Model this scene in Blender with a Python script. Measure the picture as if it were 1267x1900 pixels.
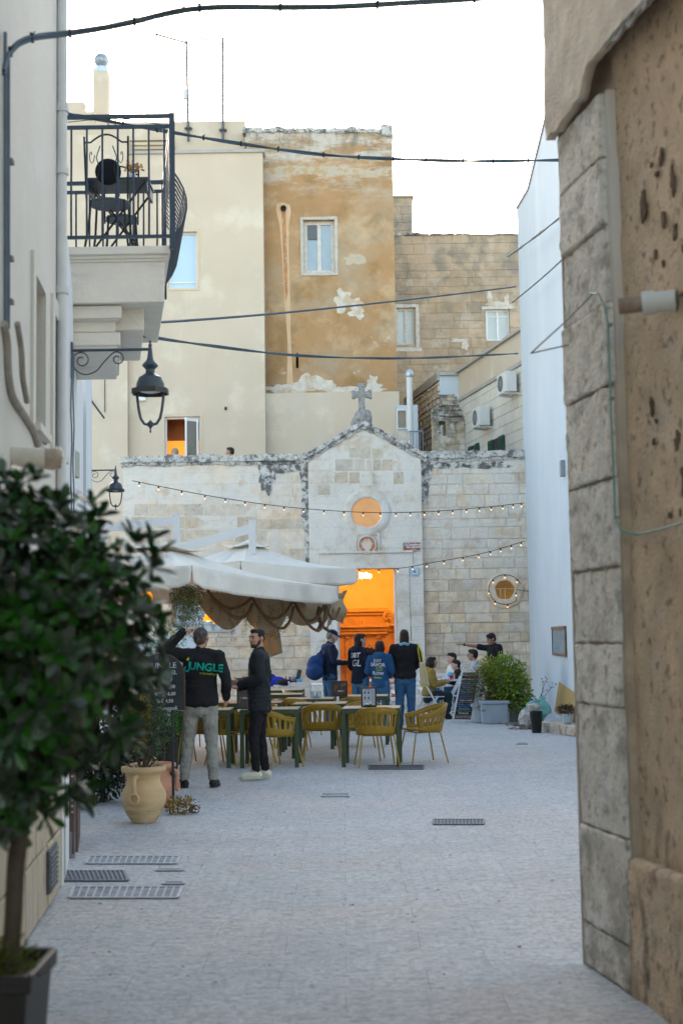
import bpy, bmesh, math, random
from mathutils import Vector, Matrix, noise
R = math.radians
rnd = random.Random(7)
for o in list(bpy.data.objects): bpy.data.objects.remove(o)
S = bpy.context.scene
COL = S.collection
# ---------------------------------------------------------------- camera
FPX, CX, CY = 2600.0, 633.5, 950.0
EYE = Vector((0, 0, 1.65))
PITCH, ROLL = R(5.1), R(0.9)
FW = Vector((0, math.cos(PITCH), math.sin(PITCH)))
_u = Vector((0, -math.sin(PITCH), math.cos(PITCH)))
RT = Vector((1, 0, 0)) * math.cos(ROLL) - _u * math.sin(ROLL)
UP = _u * math.cos(ROLL) + Vector((1, 0, 0)) * math.sin(ROLL)
cd = bpy.data.cameras.new('camera'); cam = bpy.data.objects.new('camera', cd); COL.objects.link(cam)
m = Matrix((RT, UP, -FW)).transposed().to_4x4(); m.translation = EYE
cam.matrix_world = m
cd.sensor_fit = 'VERTICAL'; cd.sensor_height = 36; cd.sensor_width = 24; cd.lens = 36 * FPX / 1900
cd.clip_start = .1; cd.clip_end = 1000
cd.dof.use_dof = True; cd.dof.focus_distance = 18.5; cd.dof.aperture_fstop = 2.6
S.camera = cam
# ---------------------------------------------------------------- sky, sun, exposure
W = bpy.data.worlds.new('World'); S.world = W; W.use_nodes = True
nt = W.node_tree; bg = nt.nodes['Background']
sk = nt.nodes.new('ShaderNodeTexSky'); sk.sky_type = 'NISHITA'; sk.sun_disc = False
SUN_EL, SUN_ROT = R(18), R(-9)
sk.sun_elevation = SUN_EL; sk.sun_rotation = SUN_ROT; sk.air_density = 1.0; sk.dust_density = 0.9; sk.ozone_density = 1.2
air = nt.nodes.new('ShaderNodeMix'); air.data_type = 'RGBA'; air.blend_type = 'MULTIPLY'; air.inputs[0].default_value = 1; air.inputs[7].default_value = (1.12, .985, .845, 1)
nt.links.new(sk.outputs[0], air.inputs[6]); nt.links.new(air.outputs[2], bg.inputs[0]); bg.inputs[1].default_value = 0.15
sl = bpy.data.lights.new('sun', 'SUN'); sl.energy = 0.5; sl.angle = R(40); sl.color = (1, .93, .84)
so = bpy.data.objects.new('sun', sl); COL.objects.link(so)
sd = Vector((math.sin(SUN_ROT) * math.cos(SUN_EL), math.cos(SUN_ROT) * math.cos(SUN_EL), math.sin(SUN_EL)))
so.rotation_euler = sd.to_track_quat('Z', 'Y').to_euler()
S.view_settings.view_transform = 'Standard'; S.view_settings.look = 'None'
S.view_settings.exposure = 2.2; S.view_settings.gamma = 1
S.render.engine = 'CYCLES'

# ---------------------------------------------------------------- photo pixel -> place
def ray(px, py): return FW * FPX + RT * (px - CX) - UP * (py - CY)
def at(px, py, Y):
    d = ray(px, py); return EYE + d * (Y / d.y)
def gnd(px, py, z=0.0):
    d = ray(px, py); return EYE + d * ((z - EYE.z) / d.z)
def wpt(px, py, P, Q):                     # on the upright plane through P and Q (x, y)
    d = ray(px, py); n = Vector((Q[1] - P[1], -(Q[0] - P[0]), 0))
    return EYE + d * ((Vector((P[0], P[1], 0)) - EYE).dot(n) / d.dot(n))
def size_at(Y): return FPX / Y             # pixels per metre

# ---------------------------------------------------------------- objects
LOCAL = False
def wm(o):
    m = o.matrix_basis.copy()
    if o.parent: m = wm(o.parent) @ o.matrix_parent_inverse @ m
    return m
def tag(o, label=None, cat=None, group=None, kind=None):
    if label: o['label'] = label
    if cat: o['category'] = cat
    if group: o['group'] = group
    if kind: o['kind'] = kind
    return o
def thing(name, label, cat, loc=(0, 0, 0), rz=0, group=None):
    o = bpy.data.objects.new(name, None); COL.objects.link(o); o.empty_display_size = .2
    o.location = loc; o.rotation_euler = (0, 0, rz)
    return tag(o, label, cat, group)
def link(name, me, mat, parent=None, world=True):
    o = bpy.data.objects.new(name, me); COL.objects.link(o)
    if mat is not None: me.materials.append(mat)
    if parent is not None:
        o.parent = parent
        if world and not LOCAL: o.matrix_parent_inverse = wm(parent).inverted()
    return o
def copy_tree(o, parent=None):
    c = o.copy(); COL.objects.link(c)
    if parent is not None: c.parent = parent
    for ch in [x for x in bpy.data.objects if x.parent == o]: copy_tree(ch, c)
    return c
_kids = {}
class MB:
    def __init__(s): s.v = []; s.f = []; s.mi = []
    def add(s, vs, fs):
        b = len(s.v); s.v += [Vector(p) for p in vs]; s.f += [tuple(b + i for i in f) for f in fs]; return s
    def quad(s, a, b, c, d): return s.add([a, b, c, d], [(0, 1, 2, 3)])
    def box(s, x0, x1, y0, y1, z0, z1):
        return s.add([(x, y, z) for z in (z0, z1) for y in (y0, y1) for x in (x0, x1)],
                     [(0, 2, 3, 1), (4, 5, 7, 6), (0, 1, 5, 4), (2, 6, 7, 3), (0, 4, 6, 2), (1, 3, 7, 5)])
    def obox(s, c, sz, rot=None, taper=1.0):
        c = Vector(c); rot = rot or Matrix.Identity(3); x, y, z = [q / 2 for q in sz]
        vs = []
        for k in (-1, 1):
            t = taper if k == 1 else 1
            for j in (-1, 1):
                for i in (-1, 1): vs.append(c + rot @ Vector((i * x * t, j * y * t, k * z)))
        return s.add(vs, [(0, 2, 3, 1), (4, 5, 7, 6), (0, 1, 5, 4), (2, 6, 7, 3), (0, 4, 6, 2), (1, 3, 7, 5)])
    def bar(s, p, q, w, h, up=(0, 0, 1)):
        p = Vector(p); q = Vector(q); d = (q - p); L = d.length; d.normalize(); up = Vector(up)
        if abs(d.dot(up)) > .98: up = Vector((0, 1, 0))
        sd = d.cross(up).normalized(); u2 = sd.cross(d)
        vs = [a + sd * (i * w / 2) + u2 * (j * h / 2) for a in (p, q) for i, j in ((-1, -1), (1, -1), (1, 1), (-1, 1))]
        return s.add(vs, [(0, 1, 2, 3), (4, 7, 6, 5), (0, 4, 5, 1), (1, 5, 6, 2), (2, 6, 7, 3), (3, 7, 4, 0)])
    def tube(s, pts, r, n=8, closed=False, caps=True):
        pts = [Vector(p) for p in pts]; N = len(pts)
        rs = r if isinstance(r, (list, tuple)) else [r] * N
        b = len(s.v); ref = Vector((0, 0, 1)); prev = None
        for i, p in enumerate(pts):
            a = pts[(i - 1) % N] if (closed or i > 0) else p
            c = pts[(i + 1) % N] if (closed or i < N - 1) else p
            d = (c - a).normalized()
            if prev is None:
                if abs(d.z) > .9: ref = Vector((1, 0, 0))
                u = d.cross(ref).normalized()
            else: u = (prev - d * prev.dot(d)).normalized()
            prev = u; w = d.cross(u)
            for k in range(n):
                t = 2 * math.pi * k / n; s.v.append(p + (u * math.cos(t) + w * math.sin(t)) * rs[i])
        for i in range(N if closed else N - 1):
            for k in range(n):
                a0 = b + i * n; a1 = b + ((i + 1) % N) * n
                s.f.append((a0 + k, a0 + (k + 1) % n, a1 + (k + 1) % n, a1 + k))
        if caps and not closed:
            s.f.append(tuple(b + k for k in range(n))[::-1]); s.f.append(tuple(b + (N - 1) * n + k for k in range(n)))
        return s
    def lathe(s, prof, c=(0, 0, 0), n=24, axis=None, caps=True):
        c = Vector(c); b = len(s.v); M3 = axis or Matrix.Identity(3)
        for r, z in prof:
            for k in range(n):
                t = 2 * math.pi * k / n; s.v.append(c + M3 @ Vector((r * math.cos(t), r * math.sin(t), z)))
        for i in range(len(prof) - 1):
            for k in range(n):
                a0 = b + i * n; a1 = a0 + n
                s.f.append((a0 + k, a0 + (k + 1) % n, a1 + (k + 1) % n, a1 + k))
        if caps:
            s.f.append(tuple(b + k for k in range(n))[::-1]); s.f.append(tuple(b + (len(prof) - 1) * n + k for k in range(n)))
        return s
    def ball(s, c, r, nu=14, nv=9, rot=None):
        c = Vector(c); rr = Vector(r) if not isinstance(r, (int, float)) else Vector((r, r, r)); rot = rot or Matrix.Identity(3)
        b = len(s.v)
        for j in range(1, nv):
            ph = math.pi * j / nv
            for i in range(nu):
                t = 2 * math.pi * i / nu
                s.v.append(c + rot @ Vector((rr.x * math.sin(ph) * math.cos(t), rr.y * math.sin(ph) * math.sin(t), rr.z * math.cos(ph))))
        s.v.append(c + rot @ Vector((0, 0, rr.z))); s.v.append(c + rot @ Vector((0, 0, -rr.z)))
        T = b + (nv - 1) * nu; B = T + 1
        for i in range(nu):
            s.f.append((T, b + i, b + (i + 1) % nu)); s.f.append((B, b + (nv - 2) * nu + (i + 1) % nu, b + (nv - 2) * nu + i))
            for j in range(nv - 2):
                s.f.append((b + j * nu + i, b + (j + 1) * nu + i, b + (j + 1) * nu + (i + 1) % nu, b + j * nu + (i + 1) % nu))
        return s
    def cap(s, p, q, r0, r1, n=12):          # tapered capsule
        p = Vector(p); q = Vector(q); d = q - p; L = d.length
        if L < 1e-5: return s.ball(p, r0)
        d.normalize(); pts = []; rs = []
        for k in range(5): a = math.pi / 2 * k / 5; pts.append(p - d * r0 * math.cos(a)); rs.append(max(r0 * math.sin(a), r0 * .05))
        pts.append(p); rs.append(r0); pts.append(q); rs.append(r1)
        for k in range(4, -1, -1): a = math.pi / 2 * k / 5; pts.append(q + d * r1 * math.cos(a)); rs.append(max(r1 * math.sin(a), r1 * .05))
        return s.tube(pts, rs, n)
    def chain(s, pts, rs, n=12):
        for i in range(len(pts) - 1): s.cap(pts[i], pts[i + 1], rs[i], rs[i + 1], n)
        return s
    def prism(s, poly, fn, d0, d1, inset=0.0, ji=0.0):   # poly of (u, z); fn(u, z, depth); d1 = proud face
        n = len(poly)
        cu = sum(p[0] for p in poly) / n; cz = sum(p[1] for p in poly) / n
        def ins(p):
            du, dz = p[0] - cu, p[1] - cz
            k = lambda q: (q - math.copysign(min(inset, abs(q) * .9), q))
            return (cu + k(du), cz + k(dz))
        j = lambda: (rnd.uniform(-ji, ji) if ji else 0)
        a = [fn(p[0], p[1], d0) for p in poly]
        bb = [fn(p[0], p[1], d1 - inset * .8) for p in poly]
        c = [fn(ins(p)[0] + j(), ins(p)[1] + j(), d1 + j() * .5) for p in poly]
        vs = a + bb + c if inset else a + c
        L = 3 if inset else 2; fs = [tuple(range((L - 1) * n, L * n)), tuple(range(n))[::-1]]
        for l in range(L - 1):
            for i in range(n): fs.append((l * n + i, l * n + (i + 1) % n, (l + 1) * n + (i + 1) % n, (l + 1) * n + i))
        return s.add(vs, fs)
    def grid(s, fn, nu, nv, skip=None):
        b = len(s.v)
        for j in range(nv + 1):
            for i in range(nu + 1): s.v.append(Vector(fn(i / nu, j / nv)))
        for j in range(nv):
            for i in range(nu):
                if skip and skip(i, j): continue
                k = b + j * (nu + 1) + i; s.f.append((k, k + 1, k + nu + 2, k + nu + 1))
        return s
    def mesh(s, smooth=0, sub=0, amp=0, nsc=3, merge=False):
        me = bpy.data.meshes.new('m'); me.from_pydata([tuple(v) for v in s.v], [], s.f)
        bm = bmesh.new(); bm.from_mesh(me)
        if merge: bmesh.ops.remove_doubles(bm, verts=bm.verts, dist=1e-4)
        bmesh.ops.recalc_face_normals(bm, faces=bm.faces)
        if sub: bmesh.ops.subdivide_edges(bm, edges=bm.edges, cuts=sub, use_grid_fill=True)
        if amp:
            for v in bm.verts:
                p = v.co * nsc; v.co += Vector((noise.noise(p), noise.noise(p + Vector((31, 7, 3))), noise.noise(p + Vector((5, 53, 9))))) * amp
        bm.to_mesh(me); bm.free()
        if smooth:
            me.polygons.foreach_set('use_smooth', [True] * len(me.polygons)); me.set_sharp_from_angle(angle=R(smooth))
        me.update(); return me
    def build(s, name, mat, parent=None, smooth=0, bevel=0, **k):
        o = link(name, s.mesh(smooth, **k), mat, parent); o.data.name = name
        if bevel:
            b = o.modifiers.new('bevel', 'BEVEL'); b.width = bevel; b.segments = 2; b.limit_method = 'ANGLE'
        return o
def build_split(mb, name, mat, parent, near=.08, **k):      # one mesh per separate piece
    par = list(range(len(mb.v)))
    def fd(i):
        while par[i] != i: par[i] = par[par[i]]; i = par[i]
        return i
    for f in mb.f:
        for i in f[1:]: par[fd(i)] = fd(f[0])
    comp = {}
    for f in mb.f: comp.setdefault(fd(f[0]), []).append(f)
    gs = []
    for fs in comp.values():
        ids = {i for f in fs for i in f}; lo = [min(mb.v[i][a] for i in ids) - near for a in range(3)]; hi = [max(mb.v[i][a] for i in ids) + near for a in range(3)]
        new = [lo, hi, list(fs)]; rest = []
        for g in gs:
            if all(g[0][a] <= new[1][a] and new[0][a] <= g[1][a] for a in range(3)): new = [[min(x, y) for x, y in zip(g[0], new[0])], [max(x, y) for x, y in zip(g[1], new[1])], g[2] + new[2]]
            else: rest.append(g)
        gs = rest + [new]
    for lo, hi, fs in gs:
        ids = sorted({i for f in fs for i in f}); mp = {i: n for n, i in enumerate(ids)}; m2 = MB(); m2.add([mb.v[i] for i in ids], [tuple(mp[i] for i in f) for f in fs]); m2.build(name, mat, parent, **k)
def solidify(o, t, off=0): m = o.modifiers.new('solid', 'SOLIDIFY'); m.thickness = t; m.offset = off; return o
def subsurf(o, l=1): m = o.modifiers.new('sub', 'SUBSURF'); m.levels = l; m.render_levels = l; return o
_tex = {}
def clouds(size):
    if size not in _tex:
        t = bpy.data.textures.new('clouds', 'CLOUDS'); t.noise_scale = size; _tex[size] = t
    return _tex[size]
def displace(o, st, size):
    m = o.modifiers.new('disp', 'DISPLACE'); m.texture = clouds(size); m.strength = st; m.mid_level = .5; m.texture_coords = 'LOCAL'; return o
def catenary(a, b, sag, n=24):
    a = Vector(a); b = Vector(b)
    return [a.lerp(b, i / n) - Vector((0, 0, sag * 4 * (i / n) * (1 - i / n))) for i in range(n + 1)]
def through(a, c, b, n=24):      # parabola through three points
    a, b, c = Vector(a), Vector(b), Vector(c)
    k = 2 * c - .5 * (a + b)
    return [a * (1 - t) ** 2 + k * 2 * t * (1 - t) + b * t * t for t in [i / n for i in range(n + 1)]]
def text_mesh(s, size, bold=0.0, align='CENTER', shear=0.0):
    cu = bpy.data.curves.new('t', 'FONT'); cu.body = s; cu.size = size; cu.align_x = align; cu.align_y = 'CENTER'
    cu.offset = bold; cu.extrude = 0.0015; cu.shear = shear; cu.resolution_u = 3
    o = bpy.data.objects.new('t', cu); COL.objects.link(o)
    dg = bpy.context.evaluated_depsgraph_get(); me = bpy.data.meshes.new_from_object(o.evaluated_get(dg))
    bpy.data.objects.remove(o); return me
def lettering(name, s, size, mat, parent, M4, bold=0.0, align='CENTER', shear=0.0):
    me = text_mesh(s, size, bold, align, shear); me.transform(M4); me.materials.clear()
    return link(name, me, mat, parent)
def frame_mat(o, x, z):          # text plane: x right, z up
    x = Vector(x).normalized(); z = Vector(z).normalized(); n = x.cross(z)
    m = Matrix((x, z, n)).transposed().to_4x4(); m.translation = Vector(o); return m

# ---------------------------------------------------------------- materials
_mats = {}
def M(name, col, var=.12, scale=3, rough=.8, bump=.0, bscale=40, island=0, patches=(), metallic=0, emis=None, estr=0,
      stretch=(1, 1, 1), spec=.3, trans=0, bdist=.02, voro=None, alpha=1, sss=0):
    if name in _mats: return _mats[name]
    m = bpy.data.materials.new(name); m.use_nodes = True; _mats[name] = m
    n = m.node_tree.nodes; L = m.node_tree.links.new; p = n['Principled BSDF']
    p.inputs['Roughness'].default_value = rough; p.inputs['Metallic'].default_value = metallic
    p.inputs['Specular IOR Level'].default_value = spec; p.inputs['Transmission Weight'].default_value = trans
    p.inputs['Alpha'].default_value = alpha
    if sss: p.inputs['Subsurface Weight'].default_value = sss; p.inputs['Subsurface Scale'].default_value = .02
    tc = n.new('ShaderNodeTexCoord')
    def coords(st):
        mp = n.new('ShaderNodeMapping'); mp.inputs['Scale'].default_value = st; L(tc.outputs['Object'], mp.inputs[0]); return mp.outputs[0]
    def nz(sc, st=(1, 1, 1), det=5, dist=0, ro=.55):
        t = n.new('ShaderNodeTexNoise'); t.inputs['Scale'].default_value = sc; t.inputs['Detail'].default_value = det
        t.inputs['Roughness'].default_value = ro; t.inputs['Distortion'].default_value = dist
        L(coords(st), t.inputs['Vector']); return t.outputs['Fac']
    def rng(src, a, b, c=0, d=1):
        r = n.new('ShaderNodeMapRange'); r.inputs[1].default_value = a; r.inputs[2].default_value = b
        r.inputs[3].default_value = c; r.inputs[4].default_value = d; L(src, r.inputs[0]); return r.outputs[0]
    def mix(f, a, b, bt='MIX'):
        x = n.new('ShaderNodeMix'); x.data_type = 'RGBA'; x.blend_type = bt
        for sck, val in ((x.inputs[0], f), (x.inputs[6], a), (x.inputs[7], b)):
            if hasattr(val, 'links'): L(val, sck)
            elif isinstance(val, (int, float)): sck.default_value = val
            else: sck.default_value = (*val[:3], 1)
        return x.outputs[2]
    def mul(a, b):
        x = n.new('ShaderNodeMath'); x.operation = 'MULTIPLY'; L(a, x.inputs[0])
        if hasattr(b, 'links'): L(b, x.inputs[1])
        else: x.inputs[1].default_value = b
        return x.outputs[0]
    lo = tuple(c * (1 - var) for c in col); hi = tuple(min(1, c * (1 + var)) for c in col)
    c = mix(rng(nz(scale, stretch), .3, .7), lo, hi)
    if island:
        g = n.new('ShaderNodeNewGeometry')
        hsv = n.new('ShaderNodeHueSaturation'); L(rng(g.outputs['Random Per Island'], 0, 1, 1 - island, 1 + island), hsv.inputs['Value'])
        w = n.new('ShaderNodeTexWhiteNoise'); w.noise_dimensions = '1D'; L(g.outputs['Random Per Island'], w.inputs['W'])
        L(rng(w.outputs['Value'], 0, 1, 1 - island * 1.6, 1 + island * 1.6), hsv.inputs['Saturation'])
        L(c, hsv.inputs['Color']); c = hsv.outputs[0]
    for q in patches:
        f = rng(nz(q.get('s', 1), q.get('st', (1, 1, 1)), q.get('det', 7), q.get('dist', 0), q.get('ro', .6)), q.get('lo', .5), q.get('hi', .55), 0, q.get('f', 1))
        for ax in 'xyz':
            if ax in q:
                a = q[ax]; sp = n.new('ShaderNodeSeparateXYZ'); L(tc.outputs['Object'], sp.inputs[0])
                f = mul(f, rng(sp.outputs['XYZ'.index(ax.upper())], a[0], a[1]))
            if ax + '2' in q:
                a = q[ax + '2']; sp = n.new('ShaderNodeSeparateXYZ'); L(tc.outputs['Object'], sp.inputs[0])
                f = mul(f, rng(sp.outputs['XYZ'.index(ax.upper())], a[0], a[1]))
        c = mix(f, c, q['c'])
    L(c, p.inputs['Base Color'])
    if emis: p.inputs['Emission Color'].default_value = (*emis, 1); p.inputs['Emission Strength'].default_value = estr
    if bump:
        b = n.new('ShaderNodeBump'); b.inputs['Strength'].default_value = bump; b.inputs['Distance'].default_value = bdist
        h = nz(bscale, stretch, 6, 0, .6)
        if voro:
            v = n.new('ShaderNodeTexVoronoi'); v.inputs['Scale'].default_value = voro[0]; L(coords(voro[1]), v.inputs['Vector'])
            a = n.new('ShaderNodeMath'); a.operation = 'ADD'; L(h, a.inputs[0]); L(mul(v.outputs['Distance'], voro[2]), a.inputs[1]); h = a.outputs[0]
        L(h, b.inputs['Height']); L(b.outputs[0], p.inputs['Normal'])
    return m

# clip a convex polygon to the left of a line list [(point, normal)]
def clip(poly, planes):
    for (p, nn) in planes:
        out = []; k = len(poly)
        for i in range(k):
            a, b = poly[i], poly[(i + 1) % k]
            da = (a[0] - p[0]) * nn[0] + (a[1] - p[1]) * nn[1]; db = (b[0] - p[0]) * nn[0] + (b[1] - p[1]) * nn[1]
            if da >= 0: out.append(a)
            if (da >= 0) != (db >= 0):
                t = da / (da - db); out.append((a[0] + (b[0] - a[0]) * t, a[1] + (b[1] - a[1]) * t))
        poly = out
        if len(poly) < 3: return None
    return poly
def rect_minus(r, h):
    x0, x1, z0, z1 = r; a, b, c, d = h
    if b <= x0 or a >= x1 or d <= z0 or c >= z1: return [r]
    out = []
    if a > x0: out.append((x0, a, z0, z1))
    if b < x1: out.append((b, x1, z0, z1))
    xa, xb = max(x0, a), min(x1, b)
    if c > z0: out.append((xa, xb, z0, c))
    if d < z1: out.append((xa, xb, d, z1))
    return out
def ashlar(mb, fn, u0, u1, z0, z1, h=(.24, .32), w=(.35, .75), gap=.008, dep=.02, dj=.005, inset=.006, holes=(), planes=(), ji=.003, minw=.05, gj=0):
    z = z0
    while z < z1 - .03:
        hh = min(rnd.uniform(*h), z1 - z)
        if z1 - z - hh < .08: hh = z1 - z
        u = u0
        while u < u1 - .02:
            ww = min(rnd.uniform(*w), u1 - u)
            if u1 - u - ww < .15: ww = u1 - u
            rs = [(u, u + ww, z, z + hh)]
            for ho in holes: rs = [q for r in rs for q in rect_minus(r, ho)]
            for r in rs:
                if r[1] - r[0] < minw or r[3] - r[2] < .04: continue
                g = gap / 2 + rnd.uniform(0, gj)
                poly = [(r[0] + g, r[2] + g), (r[1] - g, r[2] + g), (r[1] - g, r[3] - g), (r[0] + g, r[3] - g)]
                if planes: poly = clip(poly, planes)
                if poly: mb.prism(poly, fn, 0, dep + rnd.uniform(-dj, dj), inset, ji)
            u += ww
        z += hh
def flat_wall(mb, fn, u0, u1, z0, z1, holes=(), t=.3, planes=()):
    us = sorted({u0, u1, *[h[0] for h in holes], *[h[1] for h in holes]}); zs = sorted({z0, z1, *[h[2] for h in holes], *[h[3] for h in holes]})
    us = [u for u in us if u0 <= u <= u1]; zs = [z for z in zs if z0 <= z <= z1]
    for i in range(len(us) - 1):
        for j in range(len(zs) - 1):
            cu, cz = (us[i] + us[i + 1]) / 2, (zs[j] + zs[j + 1]) / 2
            if any(h[0] < cu < h[1] and h[2] < cz < h[3] for h in holes): continue
            poly = [(us[i], zs[j]), (us[i + 1], zs[j]), (us[i + 1], zs[j + 1]), (us[i], zs[j + 1])]
            if planes: poly = clip(poly, planes)
            if not poly: continue
            for dd in (0, -t): mb.add([fn(u, z, dd) for u, z in poly], [tuple(range(len(poly)))])
    def rim(a, b): mb.quad(fn(a[0], a[1], 0), fn(b[0], b[1], 0), fn(b[0], b[1], -t), fn(a[0], a[1], -t))
    for h in list(holes) + ([] if planes else [(u0, u1, z0, z1)]):
        c = [(h[0], h[2]), (h[1], h[2]), (h[1], h[3]), (h[0], h[3])]
        for i in range(4): rim(c[i], c[(i + 1) % 4])
def front(Y): return lambda u, z, d: Vector((u, Y - d, z))
def along(P, Q):            # u metres from P towards Q, depth towards the viewer side (left-hand normal chosen by sign)
    P3 = Vector((P[0], P[1], 0)); d = (Vector((Q[0], Q[1], 0)) - P3).normalized(); n = Vector((d.y, -d.x, 0))
    if n.dot(-P3 - d * .5) < 0: n = -n
    return lambda u, z, dd: P3 + d * u + Vector((0, 0, z)) + n * dd
def upos(P, Q, pt): d = (Vector((Q[0], Q[1])) - Vector((P[0], P[1]))).normalized(); return (Vector((pt[0], pt[1])) - Vector(P[:2])).dot(d)
def blotch(mb, fn, cu, cz, ru, rz, t=.004, n=40, rough=.35, seed=0, d0=0):
    poly = []
    for k in range(n):
        a = 2 * math.pi * k / n; q = 1 + rough * noise.noise(Vector((math.cos(a) * 1.8 + seed, math.sin(a) * 1.8, seed * 3.1))) * 2 + rough * .6 * noise.noise(Vector((math.cos(a) * 6, math.sin(a) * 6, seed)))
        poly.append((cu + ru * q * math.cos(a), cz + rz * q * math.sin(a)))
    c = fn(cu, cz, d0 + t); vs = [fn(p[0], p[1], d0 + t) for p in poly] + [fn(p[0], p[1], d0) for p in poly] + [c]
    fs = [(k, (k + 1) % n, 2 * n) for k in range(n)] + [(k, k + n, (k + 1) % n + n, (k + 1) % n) for k in range(n)]
    mb.add(vs, fs)
# ================================================================= ground
def box_at(mb, fn, u0, u1, z0, z1, d0, d1):
    mb.prism([(u0, z0), (u1, z0), (u1, z1), (u0, z1)], fn, d0, d1)
def ground_mat():
    m = bpy.data.materials.new('limestone_paving'); m.use_nodes = True; n = m.node_tree.nodes; L = m.node_tree.links.new; p = n['Principled BSDF']
    tc = n.new('ShaderNodeTexCoord')
    def mp(st, rot=0):
        q = n.new('ShaderNodeMapping'); q.inputs['Scale'].default_value = st; q.inputs['Rotation'].default_value = (0, 0, rot); L(tc.outputs['Object'], q.inputs[0]); return q.outputs[0]
    def nz(sc, st, det=5, ro=.6, dist=0):
        t = n.new('ShaderNodeTexNoise'); t.inputs['Scale'].default_value = sc; t.inputs['Detail'].default_value = det; t.inputs['Roughness'].default_value = ro
        t.inputs['Distortion'].default_value = dist; L(mp(st), t.inputs['Vector']); return t.outputs['Fac']
    def rng(s, a, b, c=0, d=1):
        r = n.new('ShaderNodeMapRange'); r.inputs[1].default_value = a; r.inputs[2].default_value = b; r.inputs[3].default_value = c; r.inputs[4].default_value = d; L(s, r.inputs[0]); return r.outputs[0]
    def mix(f, a, b, bt='MIX'):
        x = n.new('ShaderNodeMix'); x.data_type = 'RGBA'; x.blend_type = bt
        for sck, val in ((x.inputs[0], f), (x.inputs[6], a), (x.inputs[7], b)):
            if hasattr(val, 'links'): L(val, sck)
            elif isinstance(val, (int, float)): sck.default_value = val
            else: sck.default_value = (*val, 1)
        return x.outputs[2]
    def math_(op, a, b):
        x = n.new('ShaderNodeMath'); x.operation = op
        for s, v in ((x.inputs[0], a), (x.inputs[1], b)):
            if hasattr(v, 'links'): L(v, s)
            else: s.default_value = v
        return x.outputs[0]
    br = n.new('ShaderNodeTexBrick'); br.offset = .45; br.inputs['Scale'].default_value = 1; br.inputs['Mortar Size'].default_value = .004
    br.inputs['Mortar Smooth'].default_value = .4; br.inputs['Brick Width'].default_value = .72; br.inputs['Row Height'].default_value = .42
    br.inputs['Color1'].default_value = (.93, .93, .93, 1); br.inputs['Color2'].default_value = (1.0, 1.0, 1.0, 1); br.inputs['Mortar'].default_value = (.78, .76, .73, 1)
    wn = n.new('ShaderNodeTexNoise'); wn.inputs['Scale'].default_value = 1.4; L(tc.outputs['Object'], wn.inputs['Vector'])
    ad = n.new('ShaderNodeMixRGB'); ad.blend_type = 'ADD'; ad.inputs[0].default_value = .03; L(tc.outputs['Object'], ad.inputs[1]); L(wn.outputs['Color'], ad.inputs[2]); L(ad.outputs[0], br.inputs['Vector'])
    c = mix(rng(nz(1.1, (1, 1, 1)), .35, .65), (.55, .585, .61), (.665, .685, .695))
    c = mix(rng(nz(.45, (1, 1, 1), 3), .48, .62, 0, .5), c, (.68, .61, .57))
    c = mix(rng(nz(7, (1, 3.2, 1), 6, .75), .50, .62, 0, .7), c, (.30, .315, .33))
    c = mix(rng(nz(11, (1, 2.4, 1), 5, .7), .54, .68, 0, .5), c, (.82, .82, .80))
    c = mix(.5, c, br.outputs['Color'], 'MULTIPLY')
    st = nz(9, (1, 3.2, 1), 6, .75)                        # dark tooled strokes lying across
    c = mix(rng(st, .53, .66, 0, .75), c, (.30, .31, .32))
    c = mix(rng(nz(20, (1, 2.6, 1), 4, .7), .54, .68, 0, .45), c, (.84, .83, .80))
    c = mix(rng(nz(24, (1, 2.4, 1), 4, .7), .50, .64, 0, .9), c, (.24, .25, .27))
    c = mix(rng(nz(1.7, (1, 1, 1), 8, .8), .62, .7, 0, .35), c, (.44, .39, .34))
    L(c, p.inputs['Base Color']); p.inputs['Roughness'].default_value = .72; p.inputs['Specular IOR Level'].default_value = .35
    b = n.new('ShaderNodeBump'); b.inputs['Strength'].default_value = 1.0; b.inputs['Distance'].default_value = .02
    h = math_('ADD', math_('MULTIPLY', nz(22, (1, 2.6, 1), 6, .65), 1.0), math_('MULTIPLY', nz(60, (1, 2, 1), 3, .6), .5))
    h = math_('SUBTRACT', h, math_('MULTIPLY', br.outputs['Fac'], .5))
    L(h, b.inputs['Height']); L(b.outputs[0], p.inputs['Normal']); return m
g = MB(); g.grid(lambda u, v: (-60 + 120 * u, -30 + 130 * v, 0), 24, 26)
ground = g.build('paved_square', ground_mat()); tag(ground, kind='structure')

# ================================================================= materials of the walls
m_cream = M('cream_render', (.60, .50, .385), .05, .7, .9, .15, 60, patches=[dict(c=(.60, .56, .49), s=.5, lo=.55, hi=.75, st=(1, 1, .3), f=.55), dict(c=(.76, .69, .56), s=.9, lo=.55, hi=.7, f=.5), dict(c=(.52, .45, .36), s=1.6, st=(3, 1, .12), lo=.6, hi=.8, f=.3, det=8)])
m_white = M('white_limewash', (.53, .60, .66), .03, .9, .9, .25, 25, patches=[dict(c=(.66, .68, .69), s=.6, lo=.52, hi=.75, st=(1, 1, .35), f=.6), dict(c=(.58, .56, .52), s=2.2, st=(2, 2, .15), lo=.62, hi=.8, f=.4)], bdist=.03)
m_left = M('pale_grey_render', (.64, .62, .555), .05, 1.2, .85, .3, 18, patches=[dict(c=(.5, .46, .38), s=1.5, lo=.58, hi=.75, st=(1, 1, .3), f=.5, det=8), dict(c=(.72, .72, .68), s=2.5, lo=.6, hi=.7, f=.4)], bdist=.02)
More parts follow.
